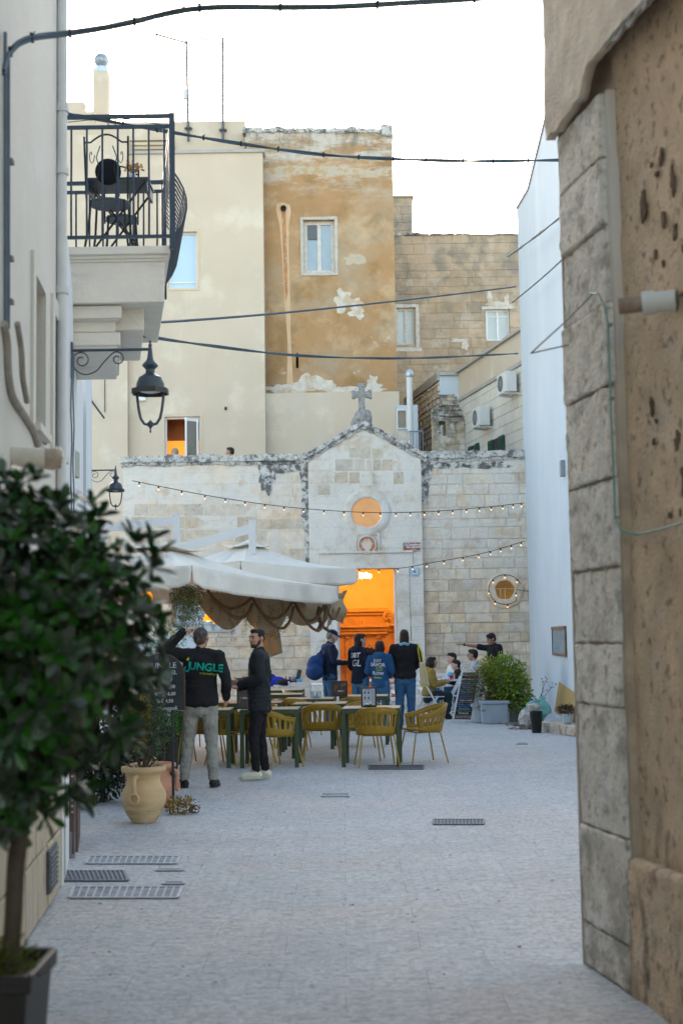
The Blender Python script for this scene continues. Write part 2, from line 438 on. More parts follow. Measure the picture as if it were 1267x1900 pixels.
m_stone = M('old_limestone', (.68, .555, .42), .18, 5, .92, 1.0, 22, island=.17, bdist=.03, patches=[
    dict(c=(.74, .695, .625), s=.75, lo=.42, hi=.54, f=.88, det=10, ro=.72, z=(2.6, 3.8)),
    dict(c=(.66, .64, .60), s=1.4, lo=.52, hi=.60, f=.6, det=9, ro=.75),
    dict(c=(.55, .37, .23), s=1.5, lo=.56, hi=.66, f=.6, det=8),
    dict(c=(.50, .36, .24), s=2.2, st=(.5, 1, 1.6), lo=.50, hi=.62, f=.6, det=9, z=(2.1, 1.3)),
    dict(c=(.20, .19, .18), s=5, lo=.62, hi=.70, f=.45, det=9, ro=.7)])
m_stone_white = M('whitened_limestone', (.66, .59, .50), .12, 4, .92, .9, 22, island=.10, bdist=.03, patches=[
    dict(c=(.75, .715, .655), s=1.1, lo=.40, hi=.52, f=.85, det=10, ro=.75),
    dict(c=(.60, .46, .33), s=1.5, lo=.56, hi=.66, f=.75, det=9, ro=.7),
    dict(c=(.66, .46, .42), s=1.6, lo=.66, hi=.74, f=.35, det=8),
    dict(c=(.27, .26, .25), s=6, lo=.64, hi=.72, f=.55, det=9, ro=.7)])
m_mortar = M('lime_mortar', (.42, .33, .24), .2, 8, .95, .3, 40, patches=[dict(c=(.66, .62, .56), s=1.1, lo=.30, hi=.46, f=.95, det=9, ro=.7, z=(2.2, 3.6))])
m_cornice = M('lichen_blackened_cornice', (.62, .60, .56), .12, 5, .95, .8, 25, bdist=.05, patches=[
    dict(c=(.13, .13, .13), s=3.4, lo=.49, hi=.57, f=.9, det=11, ro=.78), dict(c=(.04, .04, .045), s=9, lo=.52, hi=.6, f=.8, det=8, ro=.8)])
m_drip = M('black_water_stain', (.13, .125, .12), .3, 6, .95, .3, 30, patches=[dict(c=(.66, .64, .61), s=5, lo=.46, hi=.55, f=.9, det=10, ro=.75)])
m_ochre = M('weathered_ochre_render', (.42, .25, .12), .12, 1.0, .92, .35, 20, bdist=.04, patches=[
    dict(c=(.40, .33, .235), s=.42, lo=.47, hi=.62, f=.75, det=9, ro=.68, st=(1, 1, 1.2)),
    dict(c=(.55, .40, .25), s=.9, lo=.5, hi=.62, f=.6, det=9, ro=.7),
    dict(c=(.30, .18, .07), s=.8, lo=.52, hi=.64, f=.8, det=8),
    dict(c=(.62, .55, .45), s=1.7, lo=.60, hi=.68, f=.7, det=10, ro=.75, z=(14.2, 9.5)),
    dict(c=(.60, .56, .50), s=1.1, st=(.6, 1, 2), lo=.47, hi=.58, f=.8, det=10, ro=.75, z=(14.5, 15.8)),
    dict(c=(.17, .165, .15), s=1.9, st=(1.5, 1, .6), lo=.48, hi=.60, f=.8, det=11, ro=.78, z=(15.7, 16.7))])
m_brown = M('bare_brown_stonework', (.41, .32, .225), .14, 3, .95, .5, 18, island=.07, bdist=.05, patches=[
    dict(c=(.56, .50, .42), s=1.4, lo=.52, hi=.6, f=.7, det=10, ro=.75), dict(c=(.30, .24, .18), s=1.1, lo=.56, hi=.68, f=.6, det=9),
    dict(c=(.60, .45, .31), s=.5, lo=.45, hi=.6, f=.65, det=7), dict(c=(.22, .21, .18), s=1.6, lo=.5, hi=.62, f=.6, det=9, z=(12.5, 14))])
m_white_stone = M('pale_ashlar', (.66, .62, .55), .07, 4, .9, .3, 30, island=.06)
m_glass = M('window_glass', (.26, .33, .37), .1, 2, .08, spec=.8)
m_glass_dark = M('dark_window_glass', (.06, .06, .06), .2, 2, .1, spec=.6)
m_frame = M('weathered_window_frame', (.60, .57, .52), .12, 10, .7, patches=[dict(c=(.3, .22, .15), s=12, lo=.55, hi=.7, f=.6)])
m_frame_white = M('white_window_frame', (.75, .76, .76), .04, 6, .5)
m_lit = M('lit_orange_room', (.9, .4, .08), .1, 2, .8, emis=(1, .32, .03), estr=.22)
m_galv = M('galvanised_steel', (.48, .53, .57), .12, 12, .4, metallic=.6)
m_grey_pipe = M('pale_grey_pipe', (.60, .62, .62), .06, 6, .55)

# ================================================================= cream and ochre block behind the chapel
YB = 41.0; fB = front(YB)
def A(px, py, Y): p = at(px, py, Y); return p.x, p.z
def rect_px(px0, px1, py0, py1, Y):
    a = at(px0, (py0 + py1) / 2, Y).x; b = at(px1, (py0 + py1) / 2, Y).x; c = at((px0 + px1) / 2, py1, Y).z; d = at((px0 + px1) / 2, py0, Y).z
    return (a, b, c, d)
def base_thing(name, label, cat, x, y, **k): return thing(name, label, cat, (x, y, 0), **k)

def window(parent, fn, r, d, label=None, frame_m=None, glass_m=None, fw=.06, mull=1, transom=None, sill=False, name='window'):
    f = MB(); u0, u1, z0, z1 = r
    for (a, b, c, e) in ((u0, u0 + fw, z0, z1), (u1 - fw, u1, z0, z1), (u0 + fw, u1 - fw, z1 - fw, z1), (u0 + fw, u1 - fw, z0, z0 + fw)): box_at(f, fn, a, b, c, e, d, d + .06)
    iw = u1 - u0 - 2 * fw
    for k in range(1, mull + 1):
        c = u0 + fw + iw * k / (mull + 1); box_at(f, fn, c - fw * .5, c + fw * .5, z0 + fw, z1 - fw, d, d + .055)
    if transom: zt = z0 + (z1 - z0) * transom; box_at(f, fn, u0 + fw, u1 - fw, zt - .02, zt + .02, d, d + .05)
    w = f.build(name, frame_m or m_frame, parent)
    if label: w['label'] = label
    g2 = MB(); box_at(g2, fn, u0 + fw * .6, u1 - fw * .6, z0 + fw * .6, z1 - fw * .6, d + .008, d + .018); g2.build('pane', glass_m or m_glass, w)
    if sill: q = MB(); box_at(q, fn, u0 - .06, u1 + .06, z0 - .09, z0 - .002, -.02, .08); q.build('sill', m_frame, w)
    return w

xe, zt = A(727, 240, YB); x_oc, _ = A(457, 300, YB); x_l = at(128, 400, YB).x - 1.5
ochre = base_thing('apartment_block', 'tall ochre block with peeling weathered render and a rust-streaked pipe hole, behind the chapel gable', 'building', (x_oc + xe) / 2, YB)
rw = rect_px(563, 621, 408, 506, YB); rs_ = rect_px(549, 554, 655, 683, YB)
w = MB(); flat_wall(w, fB, x_oc, xe, 0, zt, [rw, rs_], t=.45)
w.box(x_oc, xe, YB + .45, YB + 8, 0, zt - .05)
w.build('wall', m_ochre, ochre)
q = MB(); n_ = 14
for k in range(n_):
    a = x_oc - .1 + (xe - x_oc) * k / n_; b = x_oc - .1 + (xe - x_oc) * (k + 1) / n_
    q.box(a, b - .01, YB - .05, YB + .45, zt - .02 - .03 * rnd.random() - .1 * k / n_, zt + .12 - .10 * k / n_)
q.build('coping', m_cornice, ochre, sub=3, amp=.06, nsc=5)
q = MB(); q.box(xe - .32, xe + .03, YB - .08, YB + .5, zt - .22, zt + .12); q.build('corner_stone', m_cornice, ochre, sub=3, amp=.05, nsc=5)
window(ochre, fB, rw, -.22, 'weathered white two-leaf window, left leaf open at top', fw=.11)
q = MB(); a = rw; fr = .09
for (u0, u1, z0, z1) in ((a[0] - fr, a[0], a[2] - fr, a[3] + fr), (a[1], a[1] + fr, a[2] - fr, a[3] + fr), (a[0], a[1], a[3], a[3] + fr), (a[0], a[1], a[2] - fr, a[2])): box_at(q, fB, u0, u1, z0, z1, 0, .03)
q.build('window_surround', M('grey_plaster_surround', (.50, .46, .40), .12, 6, .9), ochre, sub=2, amp=.02, nsc=6)
q = MB(); box_at(q, fB, a[0] + .13, (a[0] + a[1]) / 2 - .05, a[3] - .55, a[3] - .12, -.19, -.16); q.build('open_pane', m_glass_dark, ochre)
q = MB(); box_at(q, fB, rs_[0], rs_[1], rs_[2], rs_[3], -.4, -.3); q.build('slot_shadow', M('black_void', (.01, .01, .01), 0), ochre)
# pipe hole, plaster streak and rust under it
hx, hz = A(526, 387, YB)
q = MB(); poly = [];
pl = [(512, 388), (514, 378), (526, 376), (538, 380), (540, 392), (536, 420), (536, 470), (538, 540), (540, 640), (544, 712), (532, 716), (534, 640), (527, 540), (523, 470), (519, 420)]
P2 = [A(x, y, YB) for x, y in pl]; q.prism(P2, fB, 0, .004)
q.build('plaster_streak', M('sandy_plaster_streak', (.62, .43, .27), .12, 3, .9, patches=[dict(c=(.5, .3, .15), s=1.5, lo=.5, hi=.7, f=.6)]), ochre)
q = MB(); P2 = [A(x, y, YB) for x, y in [(522, 392), (530, 392), (531, 430), (533, 500), (534, 545), (530, 560), (527, 510), (525, 440)]]; q.prism(P2, fB, 0, .008)
q.build('rust_stain', M('rust_stain', (.45, .22, .10), .3, 3, .9, patches=[dict(c=(.62, .42, .27), s=5, st=(2, 1, 1), lo=.52, hi=.65, f=.9)]), ochre)
q = MB(); ax = Matrix.Rotation(R(90), 3, 'X'); q.lathe([(.09, 0), (.09, .05), (.06, .05), (.06, -.03)], (hx, YB - .005, hz), 16, ax, caps=False); q.build('pipe_mouth', M('dark_clay', (.05, .035, .03), .1), ochre)
q = MB(); q.lathe([(.001, 0), (.062, 0)], (hx, YB - .02, hz), 16, ax, caps=False); q.build('pipe_bore', M('black_void', (.01, .01, .01), 0), ochre)
mp_ = M('exposed_white_plaster', (.62, .57, .50), .12, 5, .9, .5, 30, patches=[dict(c=(.50, .38, .25), s=2.6, lo=.48, hi=.60, f=.85, det=9, ro=.7)])
q = MB()
for i, (px, py, ru, rz) in enumerate([(636, 556, .28, .33), (662, 578, .25, .2), (655, 560, .3, .12), (560, 712, .3, .28), (590, 712, .45, .2), (515, 722, .4, .12), (630, 722, .5, .1), (690, 712, .16, .3), (693, 722, .4, .12), (545, 722, .5, .14)]):
    u, z = A(px, py, YB); blotch(q, fB, u, z, ru, rz, seed=i + 1, t=.004 + i * .0007)
build_split(q, 'bare_plaster_patch', mp_, ochre)
q = MB()
for i, (px, py, ru, rz) in enumerate([(545, 315, .75, .13), (620, 318, .9, .17), (690, 322, .5, .12), (658, 480, .3, .17)]):
    u, z = A(px, py, YB); blotch(q, fB, u, z, ru, rz, seed=i + 21, t=.003 + i * .0007, rough=.28)
build_split(q, 'grey_plaster_patch', M('grey_plaster_patch', (.50, .43, .33), .12, 4, .9, patches=[dict(c=(.46, .32, .17), s=4, lo=.48, hi=.58, f=.9, det=9)]), ochre)
# cream lower storey in front of the ochre
YC = 40.6; fC = front(YC); x0, z0 = A(489, 730, YC); x1, _ = A(740, 730, YC)
low = base_thing('rendered_annex', 'plain cream rendered wall below the ochre render, rising behind the chapel gable', 'building', (x0 + x1) / 2, YC)
q = MB(); q.box(x0 + .02, x1, YC, YC + .39, 0, z0); q.build('wall', m_cream, low)
# cream building to the left
YD = 40.2; fD = front(YD); xr, zr = A(487, 283, YD); xs = at(240, 740, YD).x; xl = at(100, 400, YD).x
cream = base_thing('cream_building', 'smooth cream rendered building with a lit open window, behind the terrace parapet', 'building', (xs + xr) / 2, YD)
wl = rect_px(306, 372, 773, 850, YD); wl = (wl[0], wl[1], wl[2] - .3, wl[3]); wb = rect_px(313, 366, 430, 535, YD)
w = MB(); flat_wall(w, fD, xs, xr, 0, zr, [wl, wb], t=.4); w.box(xs, xr, YD + .4, YD + .75, 0, wl[2] - .5)
w.build('wall', m_cream, cream)
q = MB(); q.box(xs - .3, xr + .06, YD - .07, YD + .5, zr, zr + .09); q.build('coping', M('grey_stone_coping', (.42, .40, .37), .1, 4), cream)
window(cream, fD, wb, -.2, 'pale blue glass window beside the balcony railing', m_frame_white, M('sky_blue_glass', (.42, .56, .66), .05, 1, .1, spec=.8), fw=.05, mull=0, transom=.12)
q = MB();
for (u0, u1, z0, z1) in ((wb[1], wb[1] + .07, wb[2], wb[3] + .07), (wb[0], wb[1], wb[3], wb[3] + .07), (wb[0], wb[1] + .07, wb[2] - .07, wb[2])): box_at(q, fD, u0, u1, z0, z1, 0, .02)
for (u0, u1, z0, z1) in ((wl[1], wl[1] + .07, wl[2], wl[3] + .07), (wl[0], wl[1], wl[3], wl[3] + .07)): box_at(q, fD, u0, u1, z0, z1, 0, .02)
build_split(q, 'window_surround', M('beige_surround', (.62, .50, .36), .05, 4), cream)
# open window with lit room
q = MB(); q.box(wl[0] - .4, wl[1] + .4, YD + 1.0, YD + 1.1, wl[2] - .4, wl[3] + .5); q.box(wl[0] - .5, wl[0] - .4, YD + .42, YD + 1.0, wl[2] - .4, wl[3] + .5); q.box(wl[1] + .4, wl[1] + .5, YD + .42, YD + 1.0, wl[2] - .4, wl[3] + .5)
q.build('room_wall', M('brown_room_wall', (.30, .13, .05), .1), cream)
q = MB(); q.box(wl[0] - .4, wl[1] + .4, YD + .9, YD + .99, wl[2] - .4, wl[3] - .58); q.build('lit_room_wall', m_lit, cream)
q = MB(); q.box(wl[0] - .5, wl[1] + .5, YD + .42, YD + 1.1, wl[3] + .5, wl[3] + .55); q.build('room_ceiling', M('brown_room_wall', (.3, .13, .05)), cream)
f = MB()
for (u0, u1) in ((wl[0], wl[0] + .05), (wl[1] - .05, wl[1])): box_at(f, fD, u0, u1, wl[2], wl[3], -.2, -.12)
box_at(f, fD, wl[0] + .05, wl[1] - .05, wl[3] - .05, wl[3], -.2, -.12)
wf = f.build('window_frame', m_frame_white, cream)
# opened leaf swinging towards us
leaf = MB(); hin = fD(wl[1] - .06, 0, -.1); tip = Vector((wl[1] - .42, YD - .22, 0))
for z_0, z_1 in ((wl[2] + .02, wl[2] + .1), (wl[3] - .15, wl[3] - .06)): leaf.bar(Vector((hin.x, hin.y, (z_0 + z_1) / 2)), Vector((tip.x, tip.y, (z_0 + z_1) / 2)), .04, z_1 - z_0)
for k in (0.08, .92): c = hin.lerp(tip, k); leaf.bar((c.x, c.y, wl[2] + .02), (c.x, c.y, wl[3] - .06), .09, .05, (1, 0, 0))
lf = leaf.build('open_leaf', m_frame_white, wf); gl = MB(); gl.quad((hin.x, hin.y, wl[2] + .1), (tip.x, tip.y, wl[2] + .1), (tip.x, tip.y, wl[3] - .1), (hin.x, hin.y, wl[3] - .1)); gl.build('pane', M('smoky_glass', (.22, .2, .17), .1, 2, .2), lf)
# small fittings on the cream wall
q = MB(); u, z = A(265, 741, YD); box_at(q, fD, u - .1, u + .1, z - .05, z + .05, 0, .12); q.build('wall_box', m_frame_white, cream)
q = MB(); u, z = A(419, 758, YD); box_at(q, fD, u - .03, u + .03, z - .04, z + .04, 0, .06); q.build('wall_fitting', M('dark_iron', (.03, .035, .04), .1), cream)
# far-left stretch, one storey lower/set back, with moulded cornice
YE = 41.4; fE = front(YE); zE = A(300, 226, YE)[1]
back = base_thing('cream_rear_block', 'cream block with moulded cornice and aerials, showing above the smooth cream building', 'building', -7, YE)
xE1 = at(455, 300, YE).x
w = MB(); w.box(xl - .6, xE1, YE, YE + 7, 0, zE); w.build('wall', m_cream, back)
q = MB(); zc = A(200, 262, YE)[1]
for k, (h0, dd) in enumerate(((0, .1), (.1, .18), (.22, .26))): q.box(xl - .6, at(325, 262, YE).x - .05 * k, YE - dd, YE - .003, zc - .3 + h0, zc - .3 + h0 + .1)
q.build('cornice', m_cream, back)
q = MB(); a = A(130, 182, YE); b = A(153, 200, YE); q.box(a[0] - .4, b[0], YE + .3, YE + .6, zE, a[1]); q.box(b[0], at(172, 200, YE).x, YE + .3, YE + .6, zE, b[1] + .0); q.build('parapet', m_cream, back)
side = base_thing('cream_corner_wall', 'narrow cream wall strip left of the cream building with a slanting rod fixed on it', 'building', at(200, 700, 40).x, 39.9)
q = MB(); q.box(at(120, 700, 39.9).x, xs - .003, 39.9, 41.0, 0, A(200, 250, 39.9)[1]); q.build('wall', m_cream, side)
q = MB(); q.tube([at(160, 730, 39.85), at(194, 776, 39.6)], .025, 6); q.build('slanting_rod', M('dark_iron', (.03, .035, .04)), side)
q = MB(); a = at(195, 650, 39.85); b = at(195, 765, 39.85); q.tube([a, b], .012, 5); q.build('cable', M('dark_iron', (.03, .035, .04)), side)
# chimney with rotating cowl
cx0 = at(173, 160, YE + .8).x; cx1 = at(200, 160, YE + .8).x; zc1 = A(186, 131, YE + .8)[1]
ch = base_thing('chimney', 'square cream chimney with a ribbed round metal cowl on the far-left roof', 'chimney', (cx0 + cx1) / 2, YE + .8)
q = MB(); q.box(cx0, cx1, YE + .8, YE + .8 + cx1 - cx0, zE - .3, zc1); q.build('stack', m_cream, ch)
cc = ((cx0 + cx1) / 2, YE + .8 + (cx1 - cx0) / 2); q = MB(); q.box(cx0 + .01, cx1 - .01, YE + .81, YE + .79 + cx1 - cx0, zc1, zc1 + .14); q.lathe([(.13, 0), (.13, .08)], (cc[0], cc[1], zc1 + .14), 16)
q.build('collar', m_galv, ch)
q = MB(); zz = zc1 + .22; rr = .205
for k in range(22):
    t = 2 * math.pi * k / 22; pr = [(rr * math.sin(math.pi * (.12 + .88 * j / 8)) if j < 8 else .10, .22 - .2 * math.cos(math.pi * (1 - (.12 + .8 * j / 8)))) for j in range(9)]
    P3 = []
    for j in range(9):
        ph = math.pi * (.05 + .8 * j / 8); r_ = rr * math.sin(ph) + .01; z_ = zz + .2 + rr * math.cos(ph); tt = t + .25 * j / 8; P3.append((cc[0] + r_ * math.cos(tt), cc[1] + r_ * math.sin(tt), z_))
    q.tube(P3, .018, 5)
q.ball((cc[0], cc[1], zz + .2), rr * .9, 16, 10); q.build('cowl', m_galv, ch, smooth=50)
# aerials
m_alu = M('aluminium_aerial', (.12, .13, .15), .1, 8, .6)
def aerial(px, py0, py1, Y, label):
    b = at(px, py1, Y); t = at(px - 4 if px < 380 else px, py0, Y); a = base_thing('roof_aerial', label, 'antenna', b.x, Y, group=None); return a, b, t
a1, b, t = aerial(350, 75, 262, YE - .1, 'thin roof aerial with one long slanting boom, left of the pair on the cream roof')
q = MB(); q.tube([b, t], .042, 6); q.build('mast', m_alu, a1)
q = MB(); e = at(291, 64, YE - .1); s_ = at(349, 80, YE - .1); q.tube([s_, e], .03, 6); d_ = (e - s_)
q.ball(e, .05, 8, 6)
q.build('boom', M('dark_boom', (.07, .08, .12), .1), a1)
q = MB()
for k in range(9): c = s_ + d_ * (.2 + .6 * k / 8); q.tube([c - Vector((0, .3, -.12)), c + Vector((0, .3, .32))], .009, 4)
q.build('dipole', m_alu, a1)
q = MB(); c = at(344, 175, YE - .1); q.obox(c, (.12, .1, .3)); q.build('amplifier_box', m_grey_pipe, a1)
q = MB(); c = at(350, 240, YE - .1); q.lathe([(.1, 0), (.13, .03), (.04, .08)], c, 12); q.build('clamp', m_alu, a1)
a2, b, t = aerial(414, 70, 262, YE - .1, 'roof aerial with a short comb of rods, right of the pair on the cream roof')
q = MB(); q.tube([b, t], .042, 6); q.build('mast', m_alu, a2)
q = MB(); e = at(374, 70, YE - .1); s_ = at(414, 82, YE - .1); q.tube([s_, e], .022, 6); q.build('boom', M('yellowish_boom', (.22, .20, .12), .1), a2)
q = MB(); d_ = e - s_
for k in range(10): c = s_ + d_ * (.1 + .85 * k / 9); hgt = .1 + .03 * k; q.tube([c - Vector((0, .25, hgt)), c + Vector((0, .25, hgt))], .012, 4)
for k in range(7): c = s_ + Vector((-.2, 0, -.35 + .12 * k)); q.tube([c - Vector((.25, 0, 0)), c + Vector((.12, 0, 0))], .005, 4)
q.build('dipole', m_alu, a2)
q = MB(); c = at(414, 243, YE - .1); q.lathe([(.1, 0), (.13, .03), (.04, .08)], c, 12); q.build('clamp', m_alu, a2)

# ================================================================= brown stone building behind
YF = 49.0; fF = front(YF)
u0, z1 = A(722, 437, YF); u1, _ = A(985, 450, YF)
bs = base_thing('brown_stone_building', 'tall bare brown stone building with two weathered windows, behind and right of the ochre block', 'building', (u0 + u1) / 2, YF)
wA = rect_px(735, 771, 571, 640, YF); wB = rect_px(901, 945, 574, 632, YF)
w = MB(); flat_wall(w, fF, u0 - 1, u1 + 1, 0, z1 - .03, [wA, wB], t=.4); w.box(u0 - 1, u1 + 1, YF + .4, YF + 6, 0, z1 - .1); w.build('wall', M('brown_mortar', (.33, .26, .19), .15, 4), bs)
w = MB(); ashlar(w, fF, u0 - .4, u1 + .5, z1 - 7.6, z1 - .02, h=(.26, .38), w=(.4, 1.1), gap=.004, gj=.004, dep=.02, holes=[wA, wB], dj=.008); w.build('stone_facing', m_brown, bs)
w = MB()
for k in range(20): a = u0 - .4 + (u1 - u0 + 1) * k / 20; w.box(a, a + (u1 - u0 + 1) / 20 - .01, YF - .09, YF + .35, z1 - .02, z1 + .09 + .03 * rnd.random() - .012 * k)
w.build('coping', m_cornice, bs, sub=2, amp=.05, nsc=4)
a = rect_px(729, 765, 367, 437, YF + .5); w = MB(); ashlar(w, front(YF + .5), a[0] - 1, a[1], a[2] - .1, a[3], h=(.28, .34), w=(.5, .9)); w.box(a[0] - 1, a[1], YF + .5, YF + 3, a[2] - .2, a[3]); w.box(a[0] - 1, a[1] + .05, YF + .42, YF + 3, a[3], a[3] + .08)
w.build('stair_tower', m_brown, bs)
window(bs, fF, wA, -.15, 'brown-stained window with a pale pane', m_frame, M('milky_glass', (.5, .55, .55), .05, 2, .2), fw=.1, mull=1)
window(bs, fF, wB, -.15, 'white window with a rusty transom below pale plaster marks', m_frame_white, M('milky_glass', (.5, .55, .55)), fw=.07, mull=1, transom=.78)
q = MB()
for (u0_, u1_, z0_, z1_) in ((wA[0] - .12, wA[0], wA[2] - .1, wA[3] + .1), (wA[1], wA[1] + .12, wA[2] - .1, wA[3] + .1), (wA[0], wA[1], wA[3], wA[3] + .12), (wA[0] - .1, wA[1] + .2, wA[2] - .24, wA[2] - .1)): box_at(q, fF, u0_, u1_, z0_, z1_, 0, .05)
box_at(q, fF, wB[0] - .15, wB[1] + .15, wB[3], wB[3] + .1, 0, .06)
build_split(q, 'window_surround', m_frame, bs, sub=2, amp=.02, nsc=6)
q = MB()
for i, (px, py, ru, rz) in enumerate([(908, 556, .09, .28), (918, 563, .25, .1), (940, 560, .08, .3), (930, 567, .2, .1), (849, 632, .3, .08), (862, 640, .12, .2), (925, 570, .5, .08)]): u, z = A(px, py, YF); blotch(q, fF, u, z, ru, rz, seed=i + 40, t=.034 + .001 * i)
build_split(q, 'plaster_mark', mp_, bs)

# ================================================================= pale building on the right behind the chapel, with air conditioners
P, Q = (3.45, 42.0), (4.75, 35.6); fR = along(P, Q); L_ = (Vector(P) - Vector(Q)).length
ztop = wpt(905, 656, P, Q).z; ac = base_thing('pale_side_building', 'pale stone-and-render building with air conditioners and green shutters, right behind the chapel roof', 'building', 4.4, 39)
w = MB(); zb = wpt(905, 715, P, Q).z
w.add([(P[0], P[1], 0), (Q[0], Q[1], 0), (9, 36.5, 0), (9, 43, 0), (P[0], P[1], ztop), (Q[0], Q[1], ztop), (9, 36.5, ztop), (9, 43, ztop)], [(0, 1, 5, 4), (1, 2, 6, 5), (2, 3, 7, 6), (3, 0, 4, 7), (4, 5, 6, 7)])
w.build('wall', m_cream, ac)
w = MB(); ashlar(w, fR, 0, L_, 5.5, zb, h=(.27, .3), w=(.5, .8), gap=.01, dep=.02, dj=.003); w.build('stone_facing', M('pale_ashlar', (.66, .62, .55)), ac)
w = MB(); box_at(w, fR, 0, L_, zb, zb + .10, .0, .07); box_at(w, fR, -.05, L_, ztop, ztop + .07, -.1, .1); w.build('string_course', M('grey_stone_coping', (.42, .40, .37)), ac)
m_green = M('dark_green_shutter', (.03, .09, .06), .15, 10, .6)
for px0, px1, py0, py1 in ((911, 937, 803, 838), (874, 890, 822, 846)):
    pa = wpt(px0, py1, P, Q); pb = wpt(px1, py0 + (4 if px0 > 900 else 0), P, Q); ua, ub = sorted((upos(P, Q, pa), upos(P, Q, pb)))
    q = MB(); box_at(q, fR, ua, ub, pa.z - .5, pb.z, .02, .05); q.build('window', M('dark_window_glass', (.06, .06, .06)), ac)
    q = MB(); e = (ub - ua) * .3
    for a_, b_ in ((ua - .05, ua + e), (ub - e, ub + .05)):
        box_at(q, fR, a_, b_, pa.z - .5, pb.z, .055, .085)
        for k in range(14): zk = pa.z - .45 + (pb.z - pa.z + .4) * k / 14; box_at(q, fR, a_ + .03, b_ - .03, zk, zk + .03, .085, .10)
    q.build('shutter', m_green, ac)
def ac_unit(px, py, w_, label):
    c = wpt(px, py, P, Q); u = upos(P, Q, c); t = base_thing('air_conditioner', label, 'air conditioner', c.x, c.y)
    q = MB(); box_at(q, fR, u - w_ / 2, u + w_ / 2, c.z - .27, c.z + .27, .12, .42); q.build('casing', M('white_enamel', (.66, .67, .66), .04, 5, .5), t, bevel=.02)
    n3 = (fR(0, 0, 1) - fR(0, 0, 0)); ctr = fR(u - w_ * .1, c.z, .425); t3 = (fR(1, 0, 0) - fR(0, 0, 0))
    q = MB()
    for r_ in (.21, .16, .11, .06): q.tube([ctr + t3 * r_ * math.cos(a) + Vector((0, 0, r_ * math.sin(a))) for a in [2 * math.pi * k / 20 for k in range(20)]], .006, 5, closed=True)
    for k in range(8): a = math.pi * k / 8; d3 = t3 * math.cos(a) + Vector((0, 0, math.sin(a))); q.tube([ctr - d3 * .21, ctr + d3 * .21], .004, 4)
    q.build('grille', M('grey_enamel', (.3, .31, .31), .05), t)
    q = MB(); q.lathe([(.001, .002), (.2, .002)], ctr - n3 * .006, 20, n3.to_track_quat('Z', 'Y').to_matrix(), caps=False); q.build('fan_opening', M('dark_recess', (.05, .05, .05), .1), t)
    q = MB()
    for du in (-w_ * .35, w_ * .35): q.bar(fR(u + du, c.z - .3, 0), fR(u + du, c.z - .3, .45), .04, .04)
    q.build('bracket', M('white_enamel', (.66, .67, .66)), t)
ac_unit(909, 775, .75, 'boxy white air conditioner with round fan on the pale ashlar wall')
ac_unit(958, 712, .75, 'white air conditioner half hidden by the edge of the white building')
# mid building with openwork parapet, beyond the bellcote
P, Q = (2.2, 46.0), (3.0, 41.5); fM = along(P, Q); Lm = (Vector(P) - Vector(Q)).length; zm = wpt(790, 712, P, Q).z
mb_ = base_thing('openwork_parapet_house', 'white house with a rough perforated brick parapet, behind the little bell gable', 'building', 3, 43)
w = MB(); w.add([(P[0], P[1], 0), (Q[0], Q[1], 0), (5.2, 41.5, 0), (5.2, 46, 0), (P[0], P[1], zm), (Q[0], Q[1], zm), (5.2, 41.5, zm), (5.2, 46, zm)], [(0, 1, 5, 4), (1, 2, 6, 5), (2, 3, 7, 6), (3, 0, 4, 7), (4, 5, 6, 7)])
w.build('wall', m_white, mb_)
w = MB(); ashlar(w, fM, 0, Lm, 6, zm - .25, h=(.16, .2), w=(.22, .3), gap=.03, dep=.05, dj=.02, inset=.01); w.build('perforated_brick', M('tan_tufa_brick', (.58, .48, .36), .1, 6, .95, .3, 30, island=.15), mb_)
w = MB(); box_at(w, fM, 0, Lm, zm - .22, zm + .02, 0, .08); w.box(Q[0], 5.2, 41.4, 41.49, zm - .08, zm + .02); w.build('coping', M('grey_stone_coping', (.42, .40, .37)), mb_, sub=3, amp=.03, nsc=4)
# chimney pipe, low block with a window
fl = base_thing('flue_pipe', 'white flue pipe with domed grey cap rising behind the chapel gable', 'pipe', at(759, 760, 39).x, 39)
q = MB(); a = at(759, 700, 39); q.lathe([(.085, 0), (.085, a.z - 6)], (a.x, 39, 6), 16); q.lathe([(.105, 0), (.105, .03)], (a.x, 39, 7.3), 16); q.build('pipe', M('white_enamel', (.66, .67, .66)), fl, smooth=40)
q = MB(); q.lathe([(.10, 0), (.115, .02), (.115, .12), (.08, .2), (.01, .23)], (a.x, 39, a.z), 16); q.build('cap', m_galv, fl, smooth=40)
lb = base_thing('low_roof_room', 'small white roof room with a dark shuttered window beside the flue pipe', 'building', at(748, 780, 40).x, 40)
a = rect_px(736, 752, 760, 796, 39.9); q = MB(); q.box(at(736, 780, 40).x, at(775, 780, 40).x, 39.95, 41, 0, A(750, 752, 40)[1]); q.build('wall', m_white, lb)
window(lb, front(39.95), (a[0], a[1] + .05, a[2], a[3]), .0, None, m_frame_white, M('brown_blind', (.28, .25, .2), .1), fw=.03, mull=0)
rl = base_thing('roof_railing', 'thin blue-grey roof railing between the chapel gable and the flue pipe', 'railing', at(755, 820, 38.6).x, 38.6)
q = MB(); a = at(738, 801, 38.6); b = at(784, 801, 38.6); b.z = a.z; q.tube([a, b], .025, 6)
for k in range(9): c = a.lerp(b, k / 8); q.tube([c, c - Vector((0, 0, .8))], .01, 5)
q.build('rail', M('blue_grey_paint', (.2, .27, .36), .1), rl)
